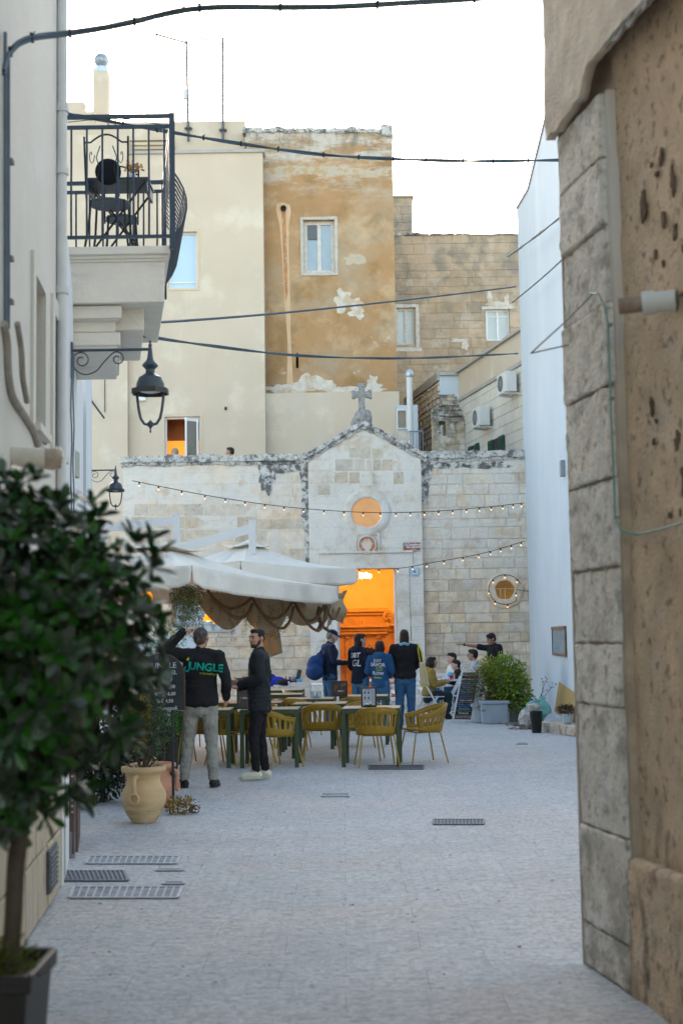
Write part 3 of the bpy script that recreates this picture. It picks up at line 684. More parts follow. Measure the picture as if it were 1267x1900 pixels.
# ================================================================= chapel
YH = 34.0; fH = front(YH); YG = YH - .14; fG = front(YG)
xL = at(229, 1000, YH).x; xGL = at(574, 1000, YG).x; xGR = at(783, 1000, YG).x; xR = 5.4
zcL = A(400, 862, YH)[1]; zpL = A(400, 845, YH)[1]
zcR = A(880, 854, YH)[1]; zpR = A(880, 838, YH)[1]
apex = A(672, 779, YG); eL = A(563, 846, YG); eR = A(789, 842, YG)
chapel = base_thing('stone_chapel', 'small whitewashed stone chapel with a pitched gable, round window and tall lit doorway', 'chapel', (xGL + xGR) / 2, YH)
dl, dr = at(627, 1200, YG).x, at(737, 1200, YG).x; dzt = A(690, 1054, YG)[1]; DOOR = (dl, dr, 0, dzt)
# gable bay
planesG = [((apex[0], apex[1] - .16), Vector((eL[1] - apex[1], -(eL[0] - apex[0])))), ((apex[0], apex[1] - .16), Vector((-(eR[1] - apex[1]), eR[0] - apex[0])))]
planesG = [(p, (n.x, n.y)) if (Vector((0, -5)).dot(n) > 0) else (p, (-n.x, -n.y)) for p, n in planesG]
w = MB(); flat_wall(w, fG, xGL, xGR, 0, apex[1] - .16, [DOOR], t=.14 + .4, planes=planesG)
w.box(xGL, xGL + .02, YG, YH + .3, 0, eL[1] - .25); w.box(xGR - .02, xGR, YG, YH + .3, 0, eR[1] - .25)
w.build('gable_backing', m_mortar, chapel)
rx, rz_ = A(680, 951, YG); RI = .36
w = MB(); lint = (dl - .42, dr + .42, dzt, dzt + .36)
jambs = [(dl - .32, dl, 0, dzt), (dr, dr + .32, 0, dzt)]
hl = [DOOR, lint] + jambs
ashlar(w, fG, xGL - .01, xGR + .01, 0, apex[1], h=(.23, .34), w=(.28, .8), gap=.002, gj=.002, ji=.004, dep=.007, inset=.005, holes=hl, planes=planesG, dj=.004)
w.build('gable_stonework', m_stone_white, chapel)
w = MB(); box_at(w, fG, lint[0] + .005, lint[1] - .005, dzt, lint[3] - .005, 0, .03); box_at(w, fG, lint[0], lint[1], lint[3], lint[3] + .05, 0, .09)
for j in jambs:
    z = 0
    while z < dzt - .05: h_ = min(rnd.uniform(.4, .8), dzt - z); box_at(w, fG, j[0] + .003, j[1] - .003, z + .003, z + h_ - .004, 0, .035); z += h_
w.build('door_surround', m_stone_white, chapel, sub=2, amp=.012, nsc=5)
# single blocks where the whitewash has come away
m_bare = M('bare_tan_block', (.57, .48, .375), .15, 6, .95, 1.0, 30, island=.14, patches=[dict(c=(.62, .56, .48), s=5, lo=.5, hi=.62, f=.6, det=9), dict(c=(.30, .24, .18), s=7, lo=.6, hi=.7, f=.6)])
w = MB()
for px0, px1, py0, py1 in ((648, 667, 831, 849), (668, 688, 829, 850), (690, 710, 832, 850), (622, 655, 852, 874), (657, 677, 852, 873), (680, 690, 853, 872), (692, 706, 853, 873), (708, 728, 853, 873), (620, 645, 876, 896), (648, 668, 876, 897), (730, 748, 876, 898), (728, 760, 800, 818), (590, 612, 900, 918)):
    a = rect_px(px0, px1, py0, py1, YG); w.prism([(a[0] + rnd.uniform(0, .01), a[2]), (a[1], a[2] + rnd.uniform(0, .012)), (a[1] - rnd.uniform(0, .01), a[3]), (a[0], a[3] - rnd.uniform(0, .012))], fG, 0, .013 + rnd.uniform(0, .004), .004, .004)
build_split(w, 'bare_blocks', m_bare, chapel)
# oculus
axY = Matrix.Rotation(R(90), 3, 'X')
def oculus(cx_, cz_, y, ri, ro, name, mat_):
    w = MB(); w.lathe([(ri, -.05), (ri, .05), (ri + .03, .075), (ro - .05, .06), (ro, .03), (ro, -.02)], (cx_, y, cz_), 40, axY, caps=False); return w.build(name, mat_, chapel, smooth=35, sub=1, amp=.02, nsc=4)
oculus(rx, rz_, YG, RI, .57, 'oculus_ring', m_stone_white)
w = MB(); w.lathe([(.001, 0), (RI + .01, 0)], (rx, YG - .022, rz_), 40, axY, caps=False)
w.build('oculus_pane', M('orange_lit_oculus', (.58, .34, .16), .10, 3, .6, emis=(1, .36, .07), estr=.055), chapel)
# square niche, medallion
u, z = A(680, 889, YG)
w = MB()
for (a, b, c, d) in ((u - .17, u - .11, z - .17, z + .17), (u + .11, u + .17, z - .17, z + .17), (u - .11, u + .11, z + .11, z + .17), (u - .11, u + .11, z - .17, z - .11)): box_at(w, fG, a, b, c, d, .0, .035)
w.build('niche_frame', m_stone_white, chapel)
w = MB(); box_at(w, fG, u - .11, u + .11, z - .11, z + .11, .0, .022); w.build('niche_panel', m_stone, chapel)
u, z = A(681, 1011, YG); med = base_thing('painted_medallion', 'round terracotta medallion with pale figures above the lit doorway', 'relief', u, YG)
w = MB()
for (a, b, c, d) in ((u - .3, u - .25, z - .3, z + .3), (u + .25, u + .3, z - .3, z + .3), (u - .25, u + .25, z + .25, z + .3)): box_at(w, fG, a, b, c, d, .016, .04)
w.build('square_moulding', m_stone_white, med)
w = MB(); w.lathe([(.19, .01), (.20, .06), (.225, .06), (.235, .02)], (u, YG - .02, z), 32, axY, caps=False); w.build('rim', m_stone_white, med, smooth=40)
w = MB(); w.lathe([(.001, .02), (.2, .02)], (u, YG - .02, z), 32, axY, caps=False); w.build('plate', M('terracotta_paint', (.52, .20, .10), .25, 9, .8, patches=[dict(c=(.72, .42, .25), s=7, lo=.5, hi=.6, f=.8)]), med)
w = MB(); y_ = YG - .045
for s in (-1, 1): w.ball((u + s * .065, y_, z + .0), (.05, .012, .10)); w.ball((u + s * .09, y_, z + .02), (.05, .012, .03)); w.ball((u + s * .05, y_, z + .11), (.022, .014, .026))
w.ball((u, y_, z - .08), (.07, .012, .08)); w.ball((u, y_, z + .02), (.03, .012, .09)); w.build('relief_figures', M('pale_ceramic', (.68, .58, .50), .1, 10), med, smooth=60)
# wings
w = MB(); rc = A(936, 1094, YH)
w.box(xL, xGL, YH, YH + .45, 0, zcL); w.build('left_wing_backing', m_mortar, chapel)
w = MB(); zmid = 3.2
ashlar(w, fH, xL, xGL - .0, 0, zmid, h=(.20, .33), w=(.26, .78), gap=.006, dep=.02, dj=.009, gj=.004, ji=.008, inset=.010)
w.build('left_wing_lower_stonework', m_stone, chapel)
w = MB(); ashlar(w, fH, xL, xGL - .0, zmid, zcL, h=(.23, .34), w=(.3, .85), gap=.005, dep=.007, dj=.004, gj=.001, ji=.005, inset=.005); w.build('left_wing_stonework', m_stone, chapel)
w = MB(); w.box(xGR, xR, YH, YH + .45, 0, zcR); w.build('right_wing_backing', m_mortar, chapel)
w = MB(); ashlar(w, fH, xGR, xR, 0, zcR, h=(.20, .33), w=(.26, .8), gap=.006, dep=.02, dj=.009, gj=.004, ji=.008, inset=.010); w.build('right_wing_stonework', m_stone, chapel)
w = MB()
for row, (y0_, y1_) in enumerate(((935, 957), (959, 981), (983, 1005))):
    x_ = (250, 244, 258)[row]
    while x_ < (420, 460, 470)[row]:
        w_ = rnd.uniform(22, 40)
        if rnd.random() < .78:
            a = rect_px(x_, x_ + w_ - 1.2, y0_ + .6, y1_ - .6, YH); w.prism([(a[0], a[2]), (a[1], a[2] + rnd.uniform(0, .012)), (a[1] - rnd.uniform(0, .01), a[3]), (a[0] + rnd.uniform(0, .01), a[3])], fH, 0, .013 + rnd.uniform(0, .005), .004, .004)
        x_ += w_
build_split(w, 'bare_wing_blocks', m_bare, chapel)
# cornices
w = MB()
def corn(a, b, z0, z1, n_):
    for k in range(n_):
        p, q_ = a + (b - a) * k / n_, a + (b - a) * (k + 1) / n_; w.box(p, q_ - .006, YH - .13, YH + .55, z0 + .06, z1 + rnd.uniform(-.02, .03)); w.box(p, q_ - .003, YH - .06, YH + .5, z0 - .02, z0 + .06)
corn(xL - .08, xGL + .02, zcL, zpL, 12); corn(xGR - .02, xR, zcR, zpR, 8)
build_split(w, 'wing_cornice', m_cornice, chapel, near=.2, sub=3, amp=.05, nsc=5)
w = MB(); aL = Vector((eL[0] - .02, YG - .06, eL[1] - .09)); aA = Vector((apex[0], YG - .06, apex[1] - .09)); aR = Vector((eR[0] + .02, YG - .06, eR[1] - .09))
for a, b in ((aL, aA), (aR, aA)):
    for k in range(6):
        p, q_ = a.lerp(b, k / 6), a.lerp(b, (k + 1) / 6 - .006); w.bar(p + Vector((0, .25, .02)), q_ + Vector((0, .25, .02)), .62, .1); w.bar(p + Vector((0, .29, -.07)), q_ + Vector((0, .29, -.07)), .56, .1)
w.build('raking_cornice', m_cornice, chapel, sub=3, amp=.045, nsc=5)
# stain where the left wing meets the gable
w = MB(); zz = zcL
pol = [(xGL - .26, zz), (xGL - .01, zz), (xGL - .01, 3.4), (xGL - .1, 3.3), (xGL - .12, 4.2), (xGL - .2, 4.6), (xGL - .16, 5.3)]
w.prism(pol, fH, .02, .031); w.build('water_stain', m_drip, chapel)
w = MB(); zz = zcR
for i, (cu, cz, a, b) in enumerate([(xGR + .12, zz - .45, .14, .5), (xGR + 1.6, zz - .12, .5, .1), (xGR + .6, zz - .1, .4, .1)]): blotch(w, fH, cu, cz, a, b, t=.012 + .001 * i, seed=i + 60, d0=.02)
u, z = A(497, 900, YH); blotch(w, fH, u, zcL - .3, .2, .42, t=.01, seed=70, d0=.02); blotch(w, fH, u + .5, zcL - .1, .6, .12, t=.009, seed=71, d0=.02)
build_split(w, 'lichen_stain', m_drip, chapel)
# round side window with bars
ri2, ro2 = .23, .44
w = MB(); w.lathe([(ri2, -.03), (ri2, .06), (ri2 + .02, .08), (ro2 - .03, .07), (ro2, .05), (ro2, .0)], (rc[0], YH, rc[1]), 32, axY, caps=False); w.build('side_window_ring', m_stone, chapel, smooth=35, sub=1, amp=.03, nsc=6)
w = MB(); w.lathe([(.001, 0), (ri2 + .01, 0)], (rc[0], YH - .025, rc[1]), 32, axY, caps=False); sp_ = w.build('side_window_pane', M('amber_lit_glass', (.25, .12, .02), .4, 3, .3, emis=(.9, .38, .03), estr=.018), chapel)
w = MB(); w.bar((rc[0] - ri2, YH - .04, rc[1] + .02), (rc[0] + ri2, YH - .04, rc[1] + .02), .015, .012); w.bar((rc[0], YH - .04, rc[1] - ri2), (rc[0], YH - .04, rc[1] + .04), .015, .012); w.bar((rc[0] - .11, YH - .04, rc[1] - .19), (rc[0] - .11, YH - .04, rc[1] + .02), .015, .012)
w.build('window_bar', M('pale_bar', (.62, .45, .30), .1), sp_)
# chapel body, terrace behind the left wing
w = MB(); w.box(xGL, xGR + .0, YH + .56, 38.9, 0, .001); zc_ = 4.9
tb = MB(); tb.box(xL, xGL - .06, YH + .46, 39.85, 4.55, 4.75); tb.box(xL, xL + .3, YH + .46, 39.85, 0, zcL - .2); tb.build('roof_terrace', m_stone, chapel)
tb = MB(); tb.box(1.95, xR, YH + .46, 35.5, 4.8, 5.0); tb.build('right_roof', m_stone, chapel)
# interior
m_int = M('cream_interior_plaster', (.72, .60, .40), .06, 3, .85)
ix0, ix1, iy1, izt = xGL - .3, dr + .35, 38.85, 4.5
w = MB(); w.box(ix0, ix1, iy1, iy1 + .1, 0, izt); w.box(ix0 - .1, ix0, YH + .41, iy1, 0, izt); w.box(ix1, ix1 + .1, YH + .41, iy1, 0, izt); w.box(ix0 - .1, ix1 + .1, YH + .41, iy1 + .1, izt, izt + .15)
w.build('interior_wall', m_int, chapel)
w = MB(); w.box(ix0, ix1, YH - .1, iy1, .002, .01); w.box(dl, dr, YG - .15, YH + .4, .01, .12); w.build('interior_floor', M('grey_stone_coping', (.42, .40, .37)), chapel)
w = MB(); w.box(dl - .003, dl + .05, YG + .3, YG + .38, .12, dzt); w.box(dr - .05, dr + .003, YG + .3, YG + .38, .12, dzt); w.build('door_frame', m_frame_white, chapel)
alt = base_thing('carved_altar', 'carved orange-lit stone altar with scrolls and mouldings inside the chapel doorway', 'altar', .75, 38.2)
w = MB(); ax0, ax1 = ix0 + .1, dr - .15; za = A(690, 1127, 38.1)[1]; ymid = 38.2
w.box(ax0, ax1, ymid, iy1, 0, za - .03)
for z0_, h_, o_ in ((za - .12, .1, .14), (za - .2, .05, .08), (za - .62, .05, .06), (za - .72, .06, .12), (1.9, .1, .22), (1.8, .08, .14), (1.7, .06, .08), (1.0, .08, .1), (.9, .06, .16), (0, .3, .1)): w.box(ax0 - .02, ax1 + o_ * .5, ymid - o_, ymid + .01, z0_, z0_ + h_)
for k in range(6): x_ = ax0 + .2 + k * .42; w.box(x_, x_ + .1, ymid - .06, ymid, .35, 1.7); w.lathe([(.0, .0), (.07, .0), (.05, .03), (.08, .05), (.001, .06)], (x_ + .05, ymid - .06, 1.62), 10, caps=False)
for k in range(3): x_ = ax0 + .35 + k * .84; w.box(x_, x_ + .5, ymid - .03, ymid, za - .56, za - .25); w.ball((x_ + .14, ymid - .03, za - .4), (.07, .03, .07)); w.ball((x_ + .36, ymid - .03, za - .4), (.07, .03, .07))
w.build('altar_body', M('carved_orange_stone', (.40, .24, .13), .12, 5, .85), alt, bevel=.012)
w = MB()
for (cx_, cz_, s) in ((ax1 + .05, za - .28, 1), (ax1 + .16, za - .6, .8)):
    pts = [(cx_ + s * (.17 - .012 * k) * math.cos(k * .42), ymid - .1, cz_ + s * (.2 - .014 * k) * math.sin(k * .42)) for k in range(14)]; w.tube(pts, .045 * s, 8)
w.box(ax1 + .0, ax1 + .3, ymid - .05, iy1, 0, za - .7); w.build('scroll', M('carved_orange_stone', (.40, .24, .13)), alt, smooth=50)
for nm, lab, px0, px1, py0, py1, y in (('framed_picture', 'small framed picture high on the inner right wall of the chapel', 716, 722, 1090, 1106, 0), ('framed_picture', 'larger gilt-framed picture on the inner right wall of the chapel', 712, 724, 1118, 1166, 0)):
    Pq, Qq = (ix1, 34.5), (ix1, 38.8); a = wpt(px0, py1, Pq, Qq); b = wpt(px1, py0, Pq, Qq); t = base_thing(nm, lab, 'picture', ix1, (a.y + b.y) / 2)
    y0_, y1_ = sorted((a.y, b.y)); zz0, zz1 = a.z, a.z + max(.3, (py1 - py0) / 70)
    y0_ = max(y0_, y1_ - .8)
    w = MB(); w.box(ix1 - .05, ix1 - .001, y0_, y1_, zz0, zz1); w.build('frame', M('gilt_wood', (.5, .3, .1), .1), t, bevel=.01)
    w = MB(); w.box(ix1 - .056, ix1 - .051, y0_ + .07, y1_ - .07, zz0 + .07, zz1 - .07); w.build('canvas', M('dark_painting', (.18, .08, .04), .5, 8), t)
# chapel lamp (lit)
lp = at(677, 1069, 37.0); cl = base_thing('hanging_chapel_lamp', 'glowing cluster lamp hanging inside the top of the chapel doorway', 'lamp', lp.x, lp.y)
w = MB()
for k in range(5): a = 2 * math.pi * k / 5; w.ball(lp + Vector((.11 * math.cos(a), .11 * math.sin(a), .03 * (k % 2))), .06)
w.build('bulb', M('lamp_glow', (1, .9, .6), 0, emis=(1, .62, .2), estr=14), cl, smooth=60)
w = MB(); w.tube([lp, (lp.x, lp.y, izt)], .01, 5); w.build('chain', M('dark_iron', (.03, .035, .04)), cl)
ld = bpy.data.lights.new('chapel_lamp_light', 'POINT'); ld.energy = 24; ld.color = (1, .34, .0); ld.shadow_soft_size = .25
lo_ = bpy.data.objects.new('lamp_light', ld); COL.objects.link(lo_); lo_.location = lp - Vector((0, .25, .35)); lo_.parent = cl; lo_.matrix_parent_inverse = wm(cl).inverted()
ld2 = bpy.data.lights.new('altar_point_light', 'POINT'); ld2.energy = 8; ld2.color = (1, .34, .0); ld2.shadow_soft_size = .3  # second point light inside the chapel, no lamp body drawn for it
lo2 = bpy.data.objects.new('altar_light', ld2); COL.objects.link(lo2); lo2.location = (-.9, 36.2, 3.4); lo2.parent = cl; lo2.matrix_parent_inverse = wm(cl).inverted()
# cross
c0 = at(672, 780, YG + .1); c1 = at(672, 712, YG + .1); cross = base_thing('stone_cross', 'weathered grey stone cross on a rough base at the gable peak', 'cross', c0.x, YG + .1)
w = MB(); H_ = c1.z - c0.z; x_ = c0.x; y_ = YG + .18
w.obox((x_, y_, c0.z + H_ * .62), (.15, .14, H_ * .74)); zz = c0.z + H_ * .72; w.obox((x_, y_, zz), (.44, .13, .15))
for s in (-1, 1): w.obox((x_ + s * .21, y_, zz), (.07, .15, .2))
w.obox((x_, y_, c0.z + H_ * .98), (.2, .15, .08)); w.build('cross', M('grey_lichened_stone', (.36, .35, .33), .3, 12, .95, .8, 40, patches=[dict(c=(.12, .12, .12), s=12, lo=.5, hi=.6, f=.7)]), cross, sub=2, amp=.02, nsc=9, merge=False)
w = MB(); w.ball((x_ - .02, y_, c0.z + .02), (.2, .2, .26)); w.ball((x_ + .13, y_, c0.z + .06), (.1, .15, .22)); w.ball((x_ - .14, y_, c0.z - .04), (.13, .15, .16)); w.build('base', M('grey_lichened_stone', (.36, .35, .33)), cross, smooth=50, sub=1, amp=.05, nsc=9)
# bellcote
YK = 36.2; fK = front(YK); a = rect_px(800, 862, 735, 838, YK)
bell = base_thing('bell_gable', 'small weathered stone bell gable with an arched opening, on the chapel roof', 'bell gable', (a[0] + a[1]) / 2, YK)
w = MB(); u0, u1, z0, z1 = a; z0 = 4.9; W_ = u1 - u0; H_ = z1 - A(830, 838, YK)[1]; zb = z1 - H_
am = u0 + W_ * .28; arcs = (u0 + W_ * .22, u0 + W_ * .42)
ashlar(w, fK, u0 + .03, u0 + W_ * .22, z0, zb + H_ * .8, h=(.14, .2), w=(.2, .4), dep=.02); w.box(u0 + .03, u0 + W_ * .22, YK, YK + .5, z0, zb + H_ * .78)
w.box(u0 + W_ * .42, u1, YK, YK + .9, z0, zb + H_ * .55); ashlar(w, fK, u0 + W_ * .42, u1, z0, zb + H_ * .55, h=(.14, .2), w=(.2, .4), dep=.03, dj=.012)
w.box(u0 + .03, u1, YK, YK + .5, z0, zb + H_ * .28)
for k in range(5): w.box(u0 + W_ * (.12 + .04 * k), u1 - W_ * .05 * k, YK - .03 - .02 * (k % 2), YK + .7 - .08 * k, zb + H_ * (.55 + .09 * k), zb + H_ * (.63 + .09 * k))
w.box(u0 + W_ * .2, u1 - W_ * .28, YK - .03, YK + .4, zb + H_ * .99, zb + H_ * 1.04)
w.build('masonry', M('blackened_tufa', (.42, .36, .27), .15, 5, .95, .8, 25, island=.1, bdist=.05, patches=[dict(c=(.07, .07, .07), s=3, lo=.45, hi=.54, f=.92, det=10, ro=.75, z=(6.7, 7.3)), dict(c=(.6, .57, .52), s=3, lo=.55, hi=.62, f=.7, det=9)]), bell, sub=1, amp=.05, nsc=5)
# ================================================================= white building on the right
P, Q = (3.925, 23.28), (4.50, 34.2); QWH = Q; dW = (Vector(Q) - Vector(P)).normalized(); N0 = Vector(P) - dW * 8
fW = along(N0, Q); LW = (Vector(Q) - N0).length
wh = base_thing('white_building', 'plain limewashed white building on the right with a kinked sloping roofline', 'building', 4.4, 27)
tp = []
for px, py in ((948, 388), (980, 352), (1015, 210), (1040, 150)): p = wpt(px, py, N0, Q); tp.append((upos(N0, Q, p), p.z))
tp.sort(); tp = [(0, tp[0][1])] + tp; tp[-1] = (LW, at(951, 388, 34.2).z)
poly = [(0, 0), (LW, 0)] + tp[::-1]
w = MB(); fr_ = lambda u, z, d: fW(u, z, d)
w.add([fW(u, z, 0) for u, z in poly] + [fW(u, z, -6) for u, z in poly], [tuple(range(len(poly))), tuple(range(len(poly), 2 * len(poly)))[::-1]] + [(i, (i + 1) % len(poly), (i + 1) % len(poly) + len(poly), i + len(poly)) for i in range(len(poly))])
w.build('wall', m_white, wh)
w = MB()
for i in range(len(tp) - 1): w.bar(fW(tp[i][0], tp[i][1] + .02, -.15), fW(tp[i + 1][0], tp[i + 1][1] + .02, -.15), .36, .05)
w.build('coping', M('grey_stone_coping', (.42, .40, .37)), wh)
def onW(px, py, d=0): p = wpt(px, py, N0, Q); return upos(N0, Q, p), p.z
# framed plaque
u0, z0 = onW(1052, 1219); u1, z1 = onW(1026, 1163); ua, ub = min(u0, u1), max(u0, u1)
pq = base_thing('wall_plaque', 'blue-grey framed plaque with a wooden top edge on the white wall', 'plaque', fW(ua, 0, 0).x, fW(ua, 0, 0).y)
w = MB(); box_at(w, fW, ua, ub, z0, z0 + .05, .0, .04); box_at(w, fW, ua, ub, z1 - .06, z1 + .0, .0, .05); box_at(w, fW, ua, ua + .05, z0 + .05, z1 - .06, 0, .04); box_at(w, fW, ub - .05, ub, z0 + .05, z1 - .06, 0, .04); w.build('frame', M('old_brown_wood', (.20, .12, .08), .25, 8, .7), pq)
w = MB(); box_at(w, fW, ua + .05, ub - .05, z0 + .05, z1 - .06, 0, .025); w.build('panel', M('blue_grey_print', (.13, .22, .30), .3, 5, .4, patches=[dict(c=(.38, .44, .44), s=9, lo=.52, hi=.6, f=.7, det=9), dict(c=(.28, .24, .16), s=6, lo=.56, hi=.62, f=.7)]), pq)
u, z = onW(1047, 869); vb = base_thing('wall_switch_box', 'tiny grey box high on the white wall beside the near stone corner', 'box', fW(u, 0, 0).x, fW(u, 0, 0).y)
w = MB(); box_at(w, fW, u - .12, u + .12, z - .14, z + .14, 0, .08); w.build('casing', M('grey_enamel', (.3, .31, .31)), vb)

# ================================================================= near right building (quoin pillar + rough render)
m_rough = M('rough_brown_render', (.74, .55, .37), .15, 6, .95, 1.0, 45, bdist=.03, patches=[
    dict(c=(.72, .60, .47), s=2.2, lo=.52, hi=.66, f=.7, det=9, ro=.7), dict(c=(.24, .15, .09), s=1.3, st=(1, 1, .45), lo=.48, hi=.62, f=.85, det=10, ro=.72, z=(2.2, .6)),
    dict(c=(.10, .07, .055), s=7, st=(1, 1, .5), lo=.56, hi=.68, f=.8, det=8, z=(1.7, .3)), dict(c=(.22, .14, .09), s=16, lo=.56, hi=.66, f=.7, det=5), dict(c=(.5, .42, .33), s=30, lo=.62, hi=.7, f=.5, det=4)])
m_quoin = M('grey_quoin_stone', (.78, .72, .63), .12, 7, .92, .9, 34, island=.06, bdist=.03, patches=[
    dict(c=(.80, .78, .73), s=3.2, lo=.5, hi=.62, f=.7, det=9, ro=.7), dict(c=(.30, .26, .21), s=4.5, lo=.56, hi=.66, f=.6, det=9), dict(c=(.25, .20, .15), s=2.5, lo=.45, hi=.6, f=.8, det=8, z=(.7, .1)), dict(c=(.30, .25, .19), s=17, lo=.58, hi=.66, f=.75, det=5), dict(c=(.34, .32, .28), s=6, lo=.5, hi=.62, f=.6, det=9, ro=.75)])
m_render_top = M('tan_grey_render', (.68, .57, .46), .13, 5, .95, .7, 40, bdist=.02, patches=[dict(c=(.74, .66, .56), s=3, lo=.5, hi=.64, f=.6, det=9)])
PA, PB = Vector((1.175, 7.18)), Vector((1.288, 6.52)); dR = (PB - PA).normalized()
Ln = 16.0; fN = along((PA.x, PA.y), (PB.x, PB.y))
WP = (PB - PA).length
near = base_thing('rough_rendered_house', 'near right house with grey stone corner blocks and pitted brown render', 'building', 1.6, 5)
Z_LEDGE = 4.25; ZT = 9.0
# body (recessed 6 cm behind the pillar face)
E = PA + dR * Ln
w = MB(); nv = fN(0, 0, 1) - fN(0, 0, 0); 
def body(z0, z1, d, u0=0):
    a = fN(u0, 0, d); b = fN(Ln, 0, d); c = b + Vector((6, 1, 0)); e = a + Vector((6, 1, 0))
    vs = [(v.x, v.y, z) for z in (z0, z1) for v in (a, b, c, e)]; w.add(vs, [(0, 1, 5, 4), (1, 2, 6, 5), (2, 3, 7, 6), (3, 0, 4, 7), (4, 5, 6, 7), (0, 3, 2, 1)])
w2 = MB(); fu = lambda i, j: fN(WP * .98 + (Ln - WP) * (i ** 1.6), Z_LEDGE * j, -.055)
def bumpy(i, j):
    p = fN(WP * .97 + (Ln - WP) * (i ** 2.2), (Z_LEDGE + .2) * j, 0); return p + nv * (-.06 + .018 * noise.noise(p * 3) + .008 * noise.noise(p * 11))
w2.grid(bumpy, 150, 90); w2.build('rough_render', m_rough, near, smooth=60)
body(0, Z_LEDGE, -.12, .02); body(Z_LEDGE, ZT, -.09, .0); w.build('masonry_core', m_render_top, near)
# quoin pillar: irregular blocks, both faces
w = MB(); zz = 0; k = 0
heights = [.22, .48, .60, .30, .36, .42, .44, .40, .38, .33, .40]
fE2 = lambda u, z, d: Vector((PA.x, PA.y, 0)) + Vector((u, 0, z)) + Vector((0, d, 0)) 
pb = MB()
while zz < Z_LEDGE - .02:
    h_ = min(heights[k % len(heights)], Z_LEDGE - zz); ex = rnd.uniform(-.014, .016); wd = WP - .035 + rnd.uniform(-.02, .012)
    n_u, n_z = 9, 7
    corner = fN(0, 0, 0)
    # one closed rounded block
    a = fN(-.0, zz + .006, -.3); prof = []
    cc_ = fN(wd / 2, zz + h_ / 2, -.15)
    rot = Matrix((Vector((dR.x, dR.y, 0)), Vector((nv.x, nv.y, 0)), Vector((0, 0, 1)))).transposed()
    bm_ = MB(); bm_.obox(cc_ + nv * ex, (wd, .31, h_ - .008), rot)
    w.v, w.f = w.v, w.f; w.add(bm_.v, bm_.f); zz += h_; k += 1
qo = link('corner_blocks', w.mesh(smooth=60, sub=0), m_quoin, near); qb = qo.modifiers.new('bevel', 'BEVEL'); qb.width = .013; qb.segments = 3
sm_ = qo.modifiers.new('sub', 'SUBSURF'); sm_.subdivision_type = 'SIMPLE'; sm_.levels = 4; sm_.render_levels = 4; displace(qo, .020, .10); displace(qo, .014, .022)
w = MB(); 
w.add([fN(0, z, d) for z in (0, Z_LEDGE) for d in (-.02, -.3)] + [fN(WP, z, d) for z in (0, Z_LEDGE) for d in (-.02, -.3)], [(0, 1, 3, 2), (4, 5, 7, 6), (0, 4, 6, 2), (1, 5, 7, 3), (2, 3, 7, 6)])
w.build('joint_mortar', m_mortar, near)
# upper render: thick coat with ragged lower lip over the pillar
w = MB()
lip = [(-.05, Z_LEDGE - .0), (.05, Z_LEDGE + .0), (.12, Z_LEDGE - .01), (.22, Z_LEDGE + .01), (.36, Z_LEDGE + .03), (.46, Z_LEDGE + .03), (.54, Z_LEDGE + .1), (.62, Z_LEDGE + .14)]
def upr(i, j):
    u = -.03 + (Ln + .03) * (i ** 2.6); zl = Z_LEDGE + .14
    for a_, b_ in zip(lip, lip[1:]):
        if a_[0] <= u <= b_[0]: zl = a_[1] + (b_[1] - a_[1]) * (u - a_[0]) / (b_[0] - a_[0])
    zl += .02 * noise.noise(Vector((u * 9, 0, 3)))
    z = zl + (ZT - zl) * (j ** 1.8); p = fN(u, z, 0); return p + nv * (.035 + .012 * noise.noise(p * 3.3) + .006 * noise.noise(p * 13))
w.grid(upr, 170, 120); uo = w.build('upper_render', m_render_top, near, smooth=60); solidify(uo, .05, -1 if False else 0)
w = MB(); w.add([fN(-.02, z, d) for z in (0, ZT) for d in (.0, -.3)] + [fN(-.02, z, -.3) + Vector((6, 1, 0)) for z in (0, ZT)], [(0, 1, 3, 2), (1, 4, 5, 3)]); w.build('far_face', m_render_top, near)
# pits and scars in the render
w = MB(); mv = M('bare_dark_scar', (.13, .085, .055), .3, 12, .95, .4, 40)
def onN(px, py): p = wpt(px, py, tuple(PA), tuple(PB)); return upos(tuple(PA), tuple(PB), p), p.z
fN3 = lambda u, z, d: fN(u, z, d)
scars = [(1172, 380, 5, 30), (1203, 290, 4, 13), (1225, 340, 4, 28), (1250, 380, 4, 40), (1208, 405, 3, 14), (1229, 430, 3, 18), (1246, 460, 3, 12), (1260, 240, 4, 22), (1187, 755, 3, 16), (1195, 780, 2, 5), (1234, 820, 4, 16), (1247, 880, 7, 26), (1256, 905, 6, 18), (1262, 535, 9, 6), (1244, 545, 10, 3), (1196, 322, 3, 5), (1186, 305, 2, 4), (1262, 350, 2, 14), (1194, 470, 2, 8), (1208, 488, 2, 7), (1190, 820, 1.5, 5), (1220, 955, 3, 5), (1240, 950, 3, 8)]
for i, (px, py, a_, b_) in enumerate(scars):
    u, z = onN(px, py); s_ = FPX / wpt(px, py, tuple(PA), tuple(PB)).y; blotch(w, fN, u, z, a_ / s_ / .45, b_ / s_, t=.010, n=28, rough=.5, seed=i + 3, d0=-.06)
for v in w.v: pass
build_split(w, 'render_scar', mv, near, near=.01)
w = MB()
scars2 = [(1060, 110, 4, 18), (1035, 150, 5, 26), (1098, 80, 3, 30), (1180, 35, 16, 24), (1160, 60, 6, 12), (1083, 50, 2, 6), (1215, 5, 16, 12), (1100, 125, 4, 16), (1150, 75, 4, 10)]
for i, (px, py, a_, b_) in enumerate(scars2):
    u, z = onN(px, py); s_ = FPX / wpt(px, py, tuple(PA), tuple(PB)).y; blotch(w, fN, u, z, a_ / s_ / .27, b_ / s_, t=.012, n=28, rough=.6, seed=i + 33, d0=.042)
build_split(w, 'flaked_patch', M('grey_under_coat', (.33, .32, .30), .15, 10, .95, .3, 40), near, near=.01)
